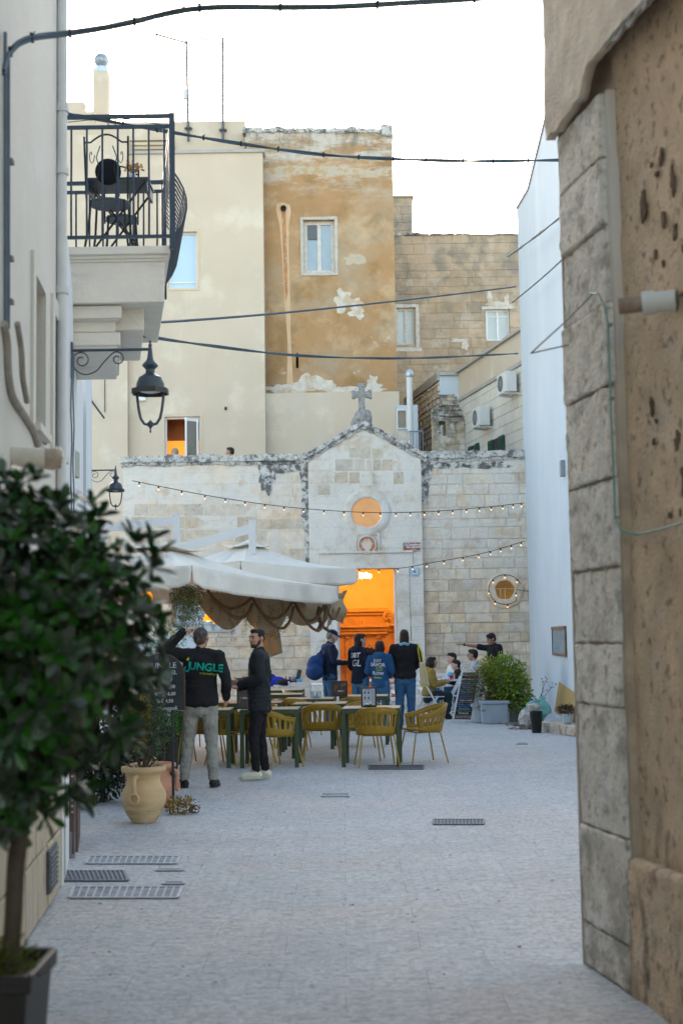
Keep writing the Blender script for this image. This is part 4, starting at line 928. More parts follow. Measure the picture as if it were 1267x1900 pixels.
# rounded plinth on the render
w = MB(); zp = onN(1220, 1612)[1]
def plin(i, j):
    u = WP * .97 + (Ln - WP) * (i ** 2.2); z = zp * min(1, j * 1.06); dd = .0 + (0 if j < .92 else -.06 * (j - .92) / .08); p = fN(u, z, 0); return p + nv * (dd + .014 * noise.noise(p * 4) + .008 * noise.noise(p * 12))
w.grid(plin, 140, 40); w.build('plinth', m_rough, near, smooth=60)
# drain stub on the right wall
c = wpt(1210, 560, tuple(PA), tuple(PB)); st = base_thing('drain_stub', 'short clay drain pipe with a white plastic collar poking from the brown render', 'pipe', c.x, c.y)
tilt = (nv * .55 + Vector((-dR.x, -dR.y, 0)) * .0 + Vector((0, .25, -.02))).normalized()
b0 = wpt(1228, 556, tuple(PA), tuple(PB)) - nv * .06; q_ = tilt.to_track_quat('Z', 'Y').to_matrix()
w = MB(); w.lathe([(.045, 0), (.045, .09), (.052, .09), (.052, .14), (.04, .14), (.04, .10)], b0, 20, q_, caps=False); w.build('collar', M('white_plastic', (.66, .66, .62), .05, 5, .45), st, smooth=40)
w = MB(); w.lathe([(.034, .1), (.036, .24), (.028, .24), (.027, .15)], b0, 18, q_, caps=False); w.build('clay_pipe', M('stained_clay', (.30, .22, .17), .25, 20, .85), st, smooth=40)
# green cable
cb = base_thing('green_cable', 'grey-green cable looping down the stone corner of the near right house', 'cable', 1.3, 6.5)
def cp(px, py, d=.05): u, z = onN(px, py); return fN(u, z, d)
w = MB(); pts = [cp(1112, 545), cp(1128, 545), cp(1140, 570), cp(1146, 600), cp(1148, 660), cp(1151, 740), cp(1155, 830), cp(1158, 900), cp(1160, 960), cp(1164, 985, .03), cp(1172, 992, -.02), cp(1200, 985, -.03), cp(1250, 972, -.03)]
pp = []
for i in range(len(pts) - 1): pp += [pts[i].lerp(pts[i + 1], k / 3) for k in range(3)]
w.tube(pp + [pts[-1]], .0055, 8); w.build('cable', M('grey_green_cable', (.17, .30, .27), .15, 6, .5), cb, smooth=60)
w = MB(); tipp = cp(1052, 638, .12) + Vector((-.04, .25, 0)); w.tube([cp(1118, 545), cp(1085, 590, .08), tipp], .004, 6); w.tube([tipp, cp(1062, 640, .02)], .004, 6); w.build('loose_wire', M('grey_wire', (.22, .22, .19), .1), cb)
w = MB()
for px, py in ((1148, 603), (1151, 740), (1160, 960)): w = MB(); w.obox(cp(px, py, .045), (.02, .03, .012)); w.build('clip', M('grey_wire', (.22, .22, .19)), cb)

# ================================================================= near left building
PL, QL = (-1.80, 7.9547), (-1.972, 9.78); dL = (Vector(QL) - Vector(PL)).normalized(); L0 = Vector(PL) - dL * 15
fL = along(tuple(L0), QL); LL = (Vector(QL) - L0).length
def onL(px, py): p = wpt(px, py, tuple(L0), QL); return upos(tuple(L0), QL, p), p.z
left = base_thing('pale_left_house', 'near left house with pale grey render, deep little windows and a bare stone base', 'building', -2.2, 7)
zs_ = 1.05
def rpx(px0, px1, py0, py1):
    a, _ = onL(px0, (py0 + py1) / 2); b, _ = onL(px1, (py0 + py1) / 2); zt_ = onL(px0, py0)[1]; zb_ = onL(px1, py1)[1]; return (min(a, b), max(a, b), zb_, zt_)
wn1 = rpx(62, 80, 430, 770); wn2 = rpx(98, 113, 520, 790)
wn1 = (wn1[0], wn1[1], 2.95, 3.85); wn2 = (wn2[0], wn2[1], 2.95, 3.85)
w = MB(); flat_wall(w, fL, 0, LL, zs_, 9, [wn1, wn2], t=.3)
e1 = fL(LL, 0, 0); w.add([(e1.x, e1.y, 0), (e1.x - 6, e1.y - .5, 0), (e1.x - 6, e1.y - .5, 9), (e1.x, e1.y, 9)], [(0, 1, 2, 3)]); w.build('wall', m_left, left)
for wn in (wn1, wn2):
    q = MB(); box_at(q, fL, wn[0], wn[1], wn[2], wn[3], -.29, -.25); g_ = q.build('window', m_glass_dark, left)
    q = MB(); 
    for (a, b, c, d) in ((wn[0], wn[0] + .04, wn[2], wn[3]), (wn[1] - .04, wn[1], wn[2], wn[3]), (wn[0], wn[1], wn[3] - .04, wn[3])): box_at(q, fL, a, b, c, d, -.25, -.2)
    q.build('frame', m_frame_white, g_)
    q = MB(); box_at(q, fL, wn[0] - .05, wn[1] + .05, wn[2] - .05, wn[2] - .002, -.28, .055); q.build('sill', m_left, g_)
    q = MB()
    for (a, b, c, d) in ((wn[0] - .12, wn[0] - .002, wn[2] - .05, wn[3] + .12), (wn[1] + .002, wn[1] + .12, wn[2] - .05, wn[3] + .12), (wn[0], wn[1], wn[3] + .002, wn[3] + .12)): box_at(q, fL, a, b, c, d, 0, .02)
    q.build('surround', m_left, g_)
m_base = M('tan_tooled_stone', (.50, .42, .31), .1, 8, .92, .8, 30, island=.06, bdist=.02, stretch=(1, 1, .25), patches=[dict(c=(.36, .27, .18), s=5, lo=.55, hi=.65, f=.6, det=9), dict(c=(.42, .40, .38), s=3, lo=.5, hi=.65, f=.6, z=(.45, .1))])
w = MB(); ashlar(w, fL, LL - 8, LL - .16, 0, zs_, h=(.32, .40), w=(.4, .7), gap=.014, dep=.03, dj=.005, inset=.012); w.build('stone_base', m_base, left)
w = MB(); box_at(w, fL, 0, LL, 0, zs_, -.1, .0); w.build('base_mortar', m_mortar, left)
w = MB(); box_at(w, fL, LL - .15, LL, 0, 9, .001, .035); w.build('corner_strip', M('pale_corner_strip', (.66, .65, .60), .05, 3, .8), left)
uu, z = onL(85, 1610); w = MB(); box_at(w, fL, uu - .22, uu + .22, z - .13, z + .13, .03, .05)
vg = w.build('vent_grille', M('dark_grey_metal', (.10, .11, .12), .2, 20, .6), left)
w = MB()
for k in range(8): zz = z - .12 + .03 * k; box_at(w, fL, uu - .2, uu + .2, zz, zz + .012, .05, .062)
w.build('louvre', M('mid_grey_metal', (.2, .21, .22), .1), vg)
# white rain pipe on the corner
dp = base_thing('white_downpipe', 'slim white rain pipe running up the corner of the near left house', 'downpipe', fL(LL - .32, 0, .06).x, fL(LL - .32, 0, .06).y)
w = MB(); c = fL(LL - .24, 0, .035); w.lathe([(.036, 0), (.036, 8.9)], (c.x, c.y, 1.6), 16); w.build('pipe', M('pale_grey_pipe', (.60, .62, .62)), dp, smooth=40)
w = MB()
for z in (2.6, 4.05, 4.9, 5.35): w.lathe([(.048, 0), (.048, .05)], (c.x, c.y, z), 16)
build_split(w, 'collar', M('pale_grey_pipe', (.60, .62, .62)), dp, smooth=40)
# lower brown perforated pipe + cap at the corner foot
bp = base_thing('brown_downpipe', 'dark brown metal downpipe guard at the foot of the left house corner', 'downpipe', fL(LL + .1, 0, 0).x, fL(LL + .1, 0, 0).y)
c = gnd(133, 1592); w = MB(); w.obox((c.x, c.y, .68), (.055, .055, 1.3)); w.build('guard', M('brown_painted_metal', (.12, .08, .07), .15, 10, .6), bp, bevel=.008)
w = MB()
for k in range(22): w.obox((c.x + .012, c.y - .03, .35 + .045 * k), (.014, .012, .014))
w.build('stud', M('pale_stud', (.4, .38, .36), .1), bp)
w = MB(); w.lathe([(.03, 0), (.03, .2)], (c.x, c.y, 0), 12); w.build('foot', M('grey_pipe_foot', (.22, .22, .23), .1), bp, smooth=40)
# conduits and scupper on the left wall
cd_ = base_thing('wall_conduit', 'thick dark cable bundle and conduit climbing the edge of the near left house', 'conduit', -1.6, 6.9)
def pL(px, py, d=.015): u, z = onL(px, py); return fL(u, z, d)
def smooth_path(pts, k=5):
    out = []
    for i in range(len(pts) - 1):
        p0 = pts[max(i - 1, 0)]; p1 = pts[i]; p2 = pts[i + 1]; p3 = pts[min(i + 2, len(pts) - 1)]
        for j in range(k):
            t = j / k; out.append(.5 * ((2 * p1) + (p2 - p0) * t + (2 * p0 - 5 * p1 + 4 * p2 - p3) * t * t + (3 * p1 - p0 - 3 * p2 + p3) * t ** 3))
    return out + [pts[-1]]
w = MB(); w.tube(smooth_path([pL(5, y) for y in (60, 200, 400, 600)]), .010, 8); w.tube(smooth_path([pL(10, y) for y in (110, 300, 500, 610)]), .012, 8); w.build('conduit', M('dark_blue_grey_cable', (.12, .16, .2), .15, 8, .5), cd_, smooth=50)
w = MB(); w.tube(smooth_path([pL(2, 600), pL(8, 640), pL(10, 690), pL(18, 735), pL(40, 770), pL(58, 800), pL(66, 825)]), .022, 10); w.tube(smooth_path([pL(3, 600, .08), pL(11, 650, .08), pL(14, 700, .08), pL(26, 745, .07)]), .016, 8); w.build('cable_bundle', M('dusty_grey_cable', (.33, .30, .26), .2, 14, .8), cd_, smooth=50)
w = MB()
for px, py in ((12, 300), (12, 480), (12, 560)): w = MB(); w.obox(pL(px, py, .02), (.035, .05, .025)); w.build('clip', M('grey_wire', (.22, .22, .19)), cd_)
sc = base_thing('roof_drain_spout', 'fat cream clay spout with a chipped mouth on the left wall above the bush', 'spout', -1.6, 7.2)
a = pL(22, 847, 0); 
w = MB(); dv = Vector((1, .35, -.04)).normalized(); q_ = dv.to_track_quat('Z', 'Y').to_matrix(); w.lathe([(.052, -.1), (.052, .17), (.042, .17), (.04, .1)], a, 20, q_, caps=False); w.build('pipe', M('cream_clay', (.60, .55, .46), .1, 8, .8, patches=[dict(c=(.42, .27, .15), s=8, lo=.6, hi=.68, f=.6)]), sc, smooth=40)
w = MB(); w.lathe([(.055, .17), (.058, .22), (.05, .26), (.042, .26), (.04, .2)], a, 20, q_, caps=False); w.build('mouth', M('stained_cream_clay', (.42, .34, .26), .2, 14, .9), sc, smooth=40, sub=1, amp=.008, nsc=25)

# ================================================================= houses beyond the left corner
m_pale = M('sky_tinted_white_paint', (.68, .71, .72), .04, 1, .9, .2, 20)  # white paint, with the blue of sky light mixed into its colour
lw = base_thing('balcony_house', 'pale house beyond the left corner that carries the balcony and the nearer lantern', 'building', -2.6, 13)
def Lx(y): return -1.85 - .167 * (y - 9.47)
w = MB()
def wedge(mbx, y0, y1, z0, z1, off=0, dx=-5):
    a = (Lx(y0) + off, y0); b = (Lx(y1) + off, y1); mbx.add([(a[0], a[1], z0), (b[0], b[1], z0), (b[0] + dx, b[1], z0), (a[0] + dx, a[1], z0), (a[0], a[1], z1), (b[0], b[1], z1), (b[0] + dx, b[1], z1), (a[0] + dx, a[1], z1)], [(0, 1, 5, 4), (1, 2, 6, 5), (2, 3, 7, 6), (3, 0, 4, 7), (4, 5, 6, 7)])
wedge(w, 9.95, 16.8, 0, 4.62, -.03); wedge(w, 9.95, 13.5, 4.62, 8.4, -.52); w.build('wall', m_pale, lw)
w = MB(); 
for y_, zt_ in ((11.2, 2.3), (14.6, 2.4)):
    c = Vector((Lx(y_), y_, 0)); w.bar((c.x + .0, y_, zt_ / 2), (Lx(y_ + .9), y_ + .9, zt_ / 2), .06, zt_)
build_split(w, 'door', M('brown_painted_metal', (.12, .08, .07)), lw)
lw3 = base_thing('pale_corner_house', 'narrow white house, sky light tinted into its colour, at the far end of the left row with the second lantern', 'building', -4, 20)
w = MB(); wedge(w, 17.0, 22.9, 0, 6.4); w.build('wall', m_pale, lw3)
# meter box + cables on that wall
mbx = base_thing('meter_box', 'pale green-grey meter cabinet on the far left wall above the bush', 'box', Lx(14), 14)
w = MB(); c = at(143, 860, 12.6); w.obox((c.x - .05, 12.6, c.z), (.1, .3, .24)); w.build('casing', M('green_grey_metal', (.36, .40, .36), .06, 5, .6), mbx, bevel=.008)
wc = base_thing('wall_cables', 'thin dark cables stapled down the corner below the lantern bracket', 'cable', Lx(10.6), 10.6)
w = MB()
for off, px in ((0, 133), (1, 137)):
    w.tube(smooth_path([at(px + 1 * math.sin(k * 1.7 + off), 655 + 35 * k, 10.7) for k in range(11)]), .006, 6)
w.build('cable', M('dark_blue_grey_cable', (.12, .16, .2)), wc)
# ================================================================= balcony
m_iron = M('dark_iron', (.03, .035, .04), .1, 8, .5)
m_rail = M('blue_black_railing', (.022, .045, .075), .15, 12, .4, spec=.5)
def SH(mb):
    for v in mb.v: v.x -= (v.y - 11.7) * .167
    return mb
m_slab = M('weathered_white_plaster', (.72, .69, .61), .06, 3, .85, .25, 25, patches=[dict(c=(.48, .45, .40), s=2, st=(1, 1, 3), lo=.55, hi=.7, f=.5, det=8), dict(c=(.45, .27, .12), s=6, st=(3, 3, .6), lo=.66, hi=.74, f=.7, det=6)])
YN, YP = 11.7, 13.45                       # near and far side of the balcony
n0 = at(320, 452, YN); xo = n0.x; zb_ = n0.z; zt_ = at(320, 215, YN).z; xw = Lx(YN) - .5
bal = base_thing('balcony', 'small balcony with moulded white plaster corbels and a bellied dark blue iron railing', 'balcony', xo - .4, 12.2)
w = MB()
def slab(px, py0, py1, dy=0, y1=None):
    a = at(px, py0, YN + dy); b = at(px, py1, YN + dy); w.box(xw - .3, a.x, YN + dy, y1 or YP - dy, b.z, a.z)
slab(316, 455, 470, -.0); slab(313, 470, 478, .03); slab(310, 478, 484, .05)
slab(308, 484, 560, .07, YP - .03)
SH(w).build('slab', m_slab, bal, bevel=.008)
w = MB(); slab(278, 488, 560, .12); slab(278, 560, 612, .3, YP - .1); slab(283, 486, 492, .09); SH(w).build('upper_corbel', m_slab, bal, bevel=.01)
w = MB(); slab(228, 560, 566, .16); slab(231, 566, 590, .13); slab(226, 590, 594, .16); slab(230, 616, 640, .17); slab(226, 640, 650, .2); slab(222, 594, 616, .2); slab(160, 594, 651, .22)
SH(w).build('lower_corbel', m_slab, bal, bevel=.016)
w = MB(); zr0 = zb_ + .06; zmid = at(200, 352, YN).z; zt2 = at(200, 236, YN).z
def bulge(z):   # outward swell of the bars
    t = (z - zr0) / (zt2 - zr0); return .13 * max(0, math.sin(math.pi * min(1, max(0, (.62 - t) / .62))) ** .8) if t < .62 else 0
# top and bottom rails: near side, front, far side
zs_rail = [(zt_, .035), (zt2, .03), (at(200, 440, YN).z, .028)]
for z, t in zs_rail:
    w.bar((xw, YN, z), (xo, YN, z), t * .8, t); w.bar((xo, YN, z), (xo, YP, z), t * .8, t); w.bar((xo, YP, z), (xw, YP, z), t * .8, t)
for y in (YN, YP): w.bar((xo, y, zb_ - .05), (xo, y, zt_ + .02), .05, .05, (0, 1, 0))
zlo = at(200, 440, YN).z
nb = 9; 
for k in range(nb):
    x = xo - .065 - (xo - xw - .1) * k / nb * .98
    for y, s in ((YN, -1), (YP, 1)):
        w.tube([(x, y + s * bulge(z) * .45, z) for z in [zlo + (zt2 - zlo) * i / 9 for i in range(10)]], .0105, 6)
for k in range(15):
    y = YN + .08 + (YP - YN - .1) * k / 15
    w.tube([(xo + bulge(z) * 1.0, y, z) for z in [zb_ - .02 + (zt2 - zb_ + .02) * i / 12 for i in range(13)]], .0085, 6)
# ring and diagonals between the two top rails
zc = (zt_ + zt2) / 2
for y in (YN,):
    c = at(208, 225, YN); r_ = abs(zt_ - zt2) / 2 - .008
    w.tube([(c.x + r_ * math.cos(a), y, zc + r_ * math.sin(a)) for a in [2 * math.pi * i / 20 for i in range(20)]], .005, 6, closed=True)
    w.tube([(c.x + r_, y, zt_ - .01), (xo - .05, y, zt2 + .01)], .004, 5); w.tube([(c.x - r_, y, zt_ - .01), (xw, y, zt2 + .01)], .004, 5)
SH(w).build('railing', m_rail, bal, smooth=50)
w = MB()     # second row of short bars seen at the far side
zmr = at(200, 362, YN).z


# chair and table on the balcony
def iron_chair(name, label, x, y, z, rz, wd=.40, cush=False):
    t = thing(name, label, 'chair', (0, 0, 0)); s = wd / 2
    q = MB(); q.lathe([(s * .98, -.012), (s, 0), (s * .98, .012)], (0, 0, .44), 24); q.build('seat', M('perforated_iron', (.07, .09, .11), .2, 30, .6), t, smooth=40)
    for (a, b) in ((-1, 1), (1, 1), (-1, -1), (1, -1)):
        q = MB(); q.tube([(a * s * .8, b * s * .8, .44), (a * s * .88, b * s * .9, .2), (a * s * 1.05, b * s * 1.05, 0)], .011, 6); q.build('leg', m_iron, t)
    q = MB(); yb = s * .9
    q.tube([(-s, yb, .44), (-s * 1.06, yb + .05, .98)], .009, 6); q.tube([(s, yb, .44), (s * 1.06, yb + .05, .98)], .009, 6)
    q.tube([(-s * 1.03, yb + .045, .93)] + [(s * (-.75 + 1.5 * i / 10), yb + .045, .93 + .07 * math.sin(math.pi * i / 10)) for i in range(11)] + [(s * 1.03, yb + .045, .93)], .008, 6)
    for sx in (-1, 1):
        q.tube([(sx * s * (.72 - .09 * .2 * k * math.cos(k * .7)), yb + .04, .82 + .011 * k * math.sin(k * .7)) for k in range(10)], .004, 5)
        q.tube([(sx * s * .3, yb + .04, .90), (sx * s * .5, yb + .03, .8), (sx * s * .35, yb + .02, .72), (sx * s * .6, yb, .46)], .005, 5)
    q.build('backrest', m_iron, t)
    if cush: q = MB(); q.lathe([(.02, -.03), (.10, -.025), (.115, 0), (.10, .025), (.02, .03)], (0, s * .6, .70), 24, Matrix.Rotation(R(80), 3, 'X')); q.build('round_cushion', M('black_cushion', (.012, .013, .018), .1, 10, .9), t, smooth=60)
    t.location = (x, y, z); t.rotation_euler = (0, 0, rz); return t
zf = zb_ + .02
iron_chair('iron_chair', 'wrought iron balcony chair with scrolled back and a round black cushion', at(205, 400, 12.05).x, 12.05, zf, R(180), .36, True)
iron_chair('iron_chair', 'smaller iron chair tucked beneath the balcony table', at(228, 400, 12.55).x, 12.5, zf, R(10), .3)
tb_ = thing('balcony_table', 'dark folding metal table on the balcony behind the iron chair', 'table', (0, 0, 0)); q = MB(); q.box(-.28, .28, -.2, .2, .70, .72); q.box(-.27, -.25, -.19, .19, .6, .7); q.box(.25, .27, -.19, .19, .6, .7); q.build('tabletop', M('grey_black_metal', (.05, .06, .075), .2, 15, .45), tb_)
q = MB()
for sx in (-1, 1):
    for sy in (-1, 1): q.tube([(sx * .26, sy * .18, .7), (-sx * .26, sy * .18, 0)], .01, 6)
q.build('cross_legs', m_iron, tb_); tb_.location = (at(222, 350, 12.3).x, 12.35, zf)
pl_ = base_thing('dried_flower_vase', 'small pale vase with orange dried flowers on the balcony table', 'vase', at(246, 310, 12.35).x, 12.35)
c = Vector((at(246, 310, 12.35).x, 12.35, zf + .72)); q = MB(); q.lathe([(.025, 0), (.04, .04), (.03, .09), (.02, .1)], c, 14); q.build('vase', m_white, pl_, smooth=50)
q = MB(); r9 = random.Random(3)
for k in range(60): d = Vector((r9.uniform(-1, 1), r9.uniform(-1, 1), r9.uniform(.2, 1))).normalized(); p = c + Vector((0, 0, .1)) + d * r9.uniform(.02, .12); q.quad(p, p + Vector((.02, 0, .005)), p + Vector((.018, .01, .022)), p + Vector((-.004, 0, .02)))
q.build('flowers', M('dry_orange_petals', (.40, .24, .10), .3, 9), pl_)

# ================================================================= street lanterns
m_lant = M('dark_blue_grey_cast_iron', (.035, .055, .075), .15, 8, .35, spec=.6)
def lantern(label, xt, y, ztop, xw_):
    t = thing('wall_lantern', label, 'street lamp', (0, 0, 0), group='lanterns on scrolled wall brackets')
    L = (xw_ - xt) / .8     # negative: wall lies to the left
    q = MB(); q.tube([(L, 0, 0), (0, 0, 0)], .015, 8); q.build('bracket_arm', m_lant, t, smooth=50)
    q = MB(); ln = .55; x0_ = max(L, -.76)
    def spiral(cx, cz, r0, a0, turns, n, s=1): return [(cx + r0 * (1 - .72 * i / n) * math.cos(a0 + s * turns * 2 * math.pi * i / n), 0, cz + r0 * (1 - .72 * i / n) * math.sin(a0 + s * turns * 2 * math.pi * i / n)) for i in range(n + 1)]
    s1 = spiral(x0_ + .09, -.1, .09, R(180), 1.35, 26, -1); s2 = spiral(x0_ + .44, -.09, .075, R(150), 1.3, 26, -1)
    body_ = smooth_path([Vector(p) for p in [(x0_ + 0.0, 0, -.1), (x0_ + .03, 0, -.19), (x0_ + .12, 0, -.24), (x0_ + .23, 0, -.21), (x0_ + .30, 0, -.13), (x0_ + .375, 0, -.052)]], 5)
    for c_ in (s1, s2, body_): q.tube(c_, .007, 6)
    q.obox((L + .01, 0, -.1), (.02, .05, .36)); q.build('scroll', m_lant, t, smooth=50)
    q = MB(); q.lathe([(.006, .09), (.014, .08), (.008, .06), (.02, .045), (.016, .02), (.022, -.02), (.026, -.06), (.032, -.10), (.05, -.125), (.075, -.15), (.08, -.165), (.06, -.185), (.045, -.2), (.045, -.235), (.07, -.255), (.11, -.28), (.135, -.34), (.142, -.39)], (0, 0, 0), 20, caps=True)
    q.build('hood', m_lant, t, smooth=35)
    q = MB(); q.lathe([(.142, 0), (.185, -.004), (.188, -.055), (.178, -.055), (.172, -.012), (.13, -.012)], (0, 0, -.39), 8, Matrix.Rotation(R(22.5), 3, 'Z'), caps=False); q.build('rim', M('bronze_black_rim', (.045, .04, .035), .15, 8, .4), t)
    q = MB(); q.lathe([(.001, -.03), (.06, -.03), (.10, -.02), (.115, 0)], (0, 0, -.40), 20, caps=False); q.build('diffuser', M('frosted_diffuser', (.6, .62, .6), .03, 4, .4), t, smooth=60)
    q = MB()
    for k in (0, 2):
        a = R(90 * k)
        q.tube([Vector((r_ * math.cos(a), r_ * math.sin(a), z)) for r_, z in ((.13, -.43), (.125, -.5), (.112, -.6), (.095, -.68), (.06, -.735), (.0, -.75))], .014, 8)
    q.build('cage', m_lant, t, smooth=50)
    q = MB(); q.lathe([(.0, -.69), (.012, -.71), (.035, -.73), (.036, -.75), (.012, -.775), (.006, -.80), (.012, -.81), (.001, -.83)], (0, 0, 0), 14, caps=False); q.build('finial', m_lant, t, smooth=50)
    t.scale = (.8, .8, .8); t.location = (xt, y, ztop); return t
p = at(279, 648, 10.8); lantern('larger dark lantern on a scrolled bracket under the balcony', p.x, 10.8, p.z, Lx(10.8) - .02)
p = at(215, 872, 22.7); lantern('smaller, farther dark lantern above the bush on the left', p.x, 22.7, p.z, Lx(22.7) - .02)

# ================================================================= overhead cables
m_cab = M('blue_black_cable', (.05, .085, .11), .2, 6, .6)
def cable(label, pts, r, strands=1, tw=.02, mt=None, ties=0):
    t = base_thing('overhead_cable', label, 'cable', pts[len(pts) // 2].x, pts[len(pts) // 2].y); q = MB()
    n = len(pts)
    for s in range(strands):
        o_ = [] 
        for i, p in enumerate(pts):
            a = i * (.12 if ties == 9 else .4) + 2 * math.pi * s / strands; o_.append(p + (Vector((0, math.cos(a), math.sin(a))) * tw if strands > 1 else Vector()))
        q.tube(o_, r, 6)
    q.build('cable', mt or m_cab, t, smooth=60)
    if ties:
        q = MB()
        for k in range(1, ties): p = pts[int(k * (n - 1) / ties)]; q.obox(p, (.010 + r * .5, r * 2.1 + tw * 2, r * 2.1 + tw * 2)); q.tube([p, p + Vector((.015, 0, r * 2 + tw * 1.6))], r * .3, 5)
        build_split(q, 'cable_tie', M('black_tie', (.02, .025, .03)), t)
    return t
pts = smooth_path([at(8, 135, 6.6), at(20, 96, 6.75), at(60, 70, 7.0), at(130, 62, 7.4), at(250, 40, 7.7), at(370, 15, 7.9), at(520, 14, 8.1), at(700, 9, 8.3), at(880, -3, 8.5), at(1010, -14, 8.7)], 12)
cable('thick bundle of twisted power cables crossing the top of the alley', pts, .010, 3, .0095, ties=9)
pts = smooth_path([at(128, 211, 12), at(260, 235, 12.5), at(430, 264, 13.2), at(600, 287, 14), at(760, 296, 14.5), at(900, 299, 15), at(1040, 297, 15.5)], 10)
cable('twisted cable running behind the balcony railing across the sky', pts, .010, 2, .009, ties=14)
cable('straight dark cable crossing the ochre wall, sloping up to the right', through(at(255, 600, 13), at(620, 571, 20), at(956, 532, 27.5), 30), .016)
cable('lowest twisted blue cable, sagging across just above the chapel cross', smooth_path([at(225, 616, 12.5), at(380, 640, 15), at(560, 660, 18), at(740, 665, 21), at(860, 661, 24), at(960, 656, 27.5)], 10), .011, 2, .009)
cable('upper short knotted cable slanting down to the white building', through(at(942, 476, 31.5), at(985, 445, 27), at(1045, 398, 22), 20), .014, 2, .012, ties=3)
cable('lower short cable slanting down to the white building', through(at(950, 561, 31), at(1000, 520, 26), at(1050, 474, 21.5), 20), .014)
cable('thin wire high over the alley at the top of the picture', through(at(255, -2, 8), at(300, 6, 8), at(350, 14, 8), 10), .003)

# ================================================================= string lights
m_bulb = M('warm_bulb', (1, .8, .5), 0, emis=(1, .5, .2), estr=.6); m_bw = M('black_wire', (.02, .02, .02), .1)
def lights(label, pts, n, drop=.0):
    t = base_thing('string_lights', label, 'string lights', pts[0].x, pts[0].y, group='strings of warm bulbs across the square'); q = MB(); q.tube(pts, .008, 5); q.build('wire', m_bw, t)
    N = len(pts) - 1
    for k in range(n):
        f = (k + .5) / n * N; i = int(f); p = pts[i].lerp(pts[i + 1], f - i)
        q = MB(); q.lathe([(.016, 0), (.016, -.05)], p, 8); so_ = q.build('socket', m_bw, t)
        q = MB(); q.ball(p - Vector((0, 0, .07)), (.014, .014, .018), 10, 7); q.build('bulb', m_bulb, so_, smooth=60)
yl = 31.0
lights('upper string of bulbs sagging across the chapel front above the umbrellas', smooth_path([at(246, 892, 27), at(400, 922, 29), at(545, 942, 30.5), at(690, 951, 31.5), at(800, 949, 32), at(900, 941, 32), at(972, 933, 31.5)], 8), 24)
lights('lower string of bulbs rising from the chapel door to the white building', smooth_path([at(655, 1056, 33.3), at(735, 1055, 33.2), at(800, 1044, 33), at(880, 1030, 32.6), at(930, 1017, 32.2), at(972, 1004, 31.8)], 8), 12)
rcx, rcz = rc
ring = [Vector((rcx + .40 * math.cos(a), YH - .11, rcz + .36 * math.sin(a))) for a in [R(20 + 290 * i / 16) for i in range(17)]]
lights('loop of bulbs around the small round window', ring + [Vector((rcx + .25, YH - .15, rcz + .0)), Vector((rcx + .7, YH - .15, rcz - .1))], 7)

# ================================================================= signs on the chapel
def flat_sign(name, label, cat, px0, px1, py0, py1, Y, mt, edge):
    a = rect_px(px0, px1, py0, py1, Y); t = base_thing(name, label, cat, (a[0] + a[1]) / 2, Y)
    q = MB(); q.box(a[0], a[1], Y - .02, Y, a[2], a[3]); q.build('edge', edge, t)
    q = MB(); q.box(a[0] + .012, a[1] - .012, Y - .026, Y - .0205, a[2] + .012, a[3] - .012); q.build('plate', mt, t); return t, a
m_wt = M('white_lettering', (.78, .78, .80), 0, 5, .6)
t, a = flat_sign('monument_sign', 'brown tourist sign with white lettering right of the chapel door', 'sign', 747, 780, 1006, 1022, YG - .04, M('brown_sign', (.33, .10, .04), .05, 4, .5), M('pale_edge', (.6, .58, .6), .02))
yy = YG - .068; cxm = (a[0] + a[1]) / 2; hh = a[3] - a[2]
lettering('lettering', 'Complesso', .075, m_wt, t, frame_mat((cxm + .06, yy, a[3] - hh * .28), (1, 0, 0), (0, 0, 1)), .002)
lettering('lettering', 'San Giovanni', .068, m_wt, t, frame_mat((cxm + .05, yy, a[3] - hh * .56), (1, 0, 0), (0, 0, 1)), .002)
lettering('lettering', 'Complex', .04, m_wt, t, frame_mat((cxm + .03, yy, a[3] - hh * .82), (1, 0, 0), (0, 0, 1)), .0)
q = MB(); q.box(a[0] + .03, a[0] + .10, yy, yy + .003, a[3] - .10, a[3] - .025); q.build('emblem', M('teal_emblem', (.2, .4, .45), .5, 30), t)
t, a = flat_sign('house_number_tile', 'small pale blue tile with number 76 beside the chapel door', 'sign', 761, 776, 1054, 1067, YG - .04, M('pale_blue_tile', (.5, .66, .76), .05, 8, .3), M('blue_edge', (.25, .42, .6), .02))
lettering('lettering', '76', .12, M('dark_blue_lettering', (.05, .12, .22), 0), t, frame_mat(((a[0] + a[1]) / 2 - .02, YG - .068, (a[2] + a[3]) / 2), (1, 0, 0), (0, 0, 1)), .002)

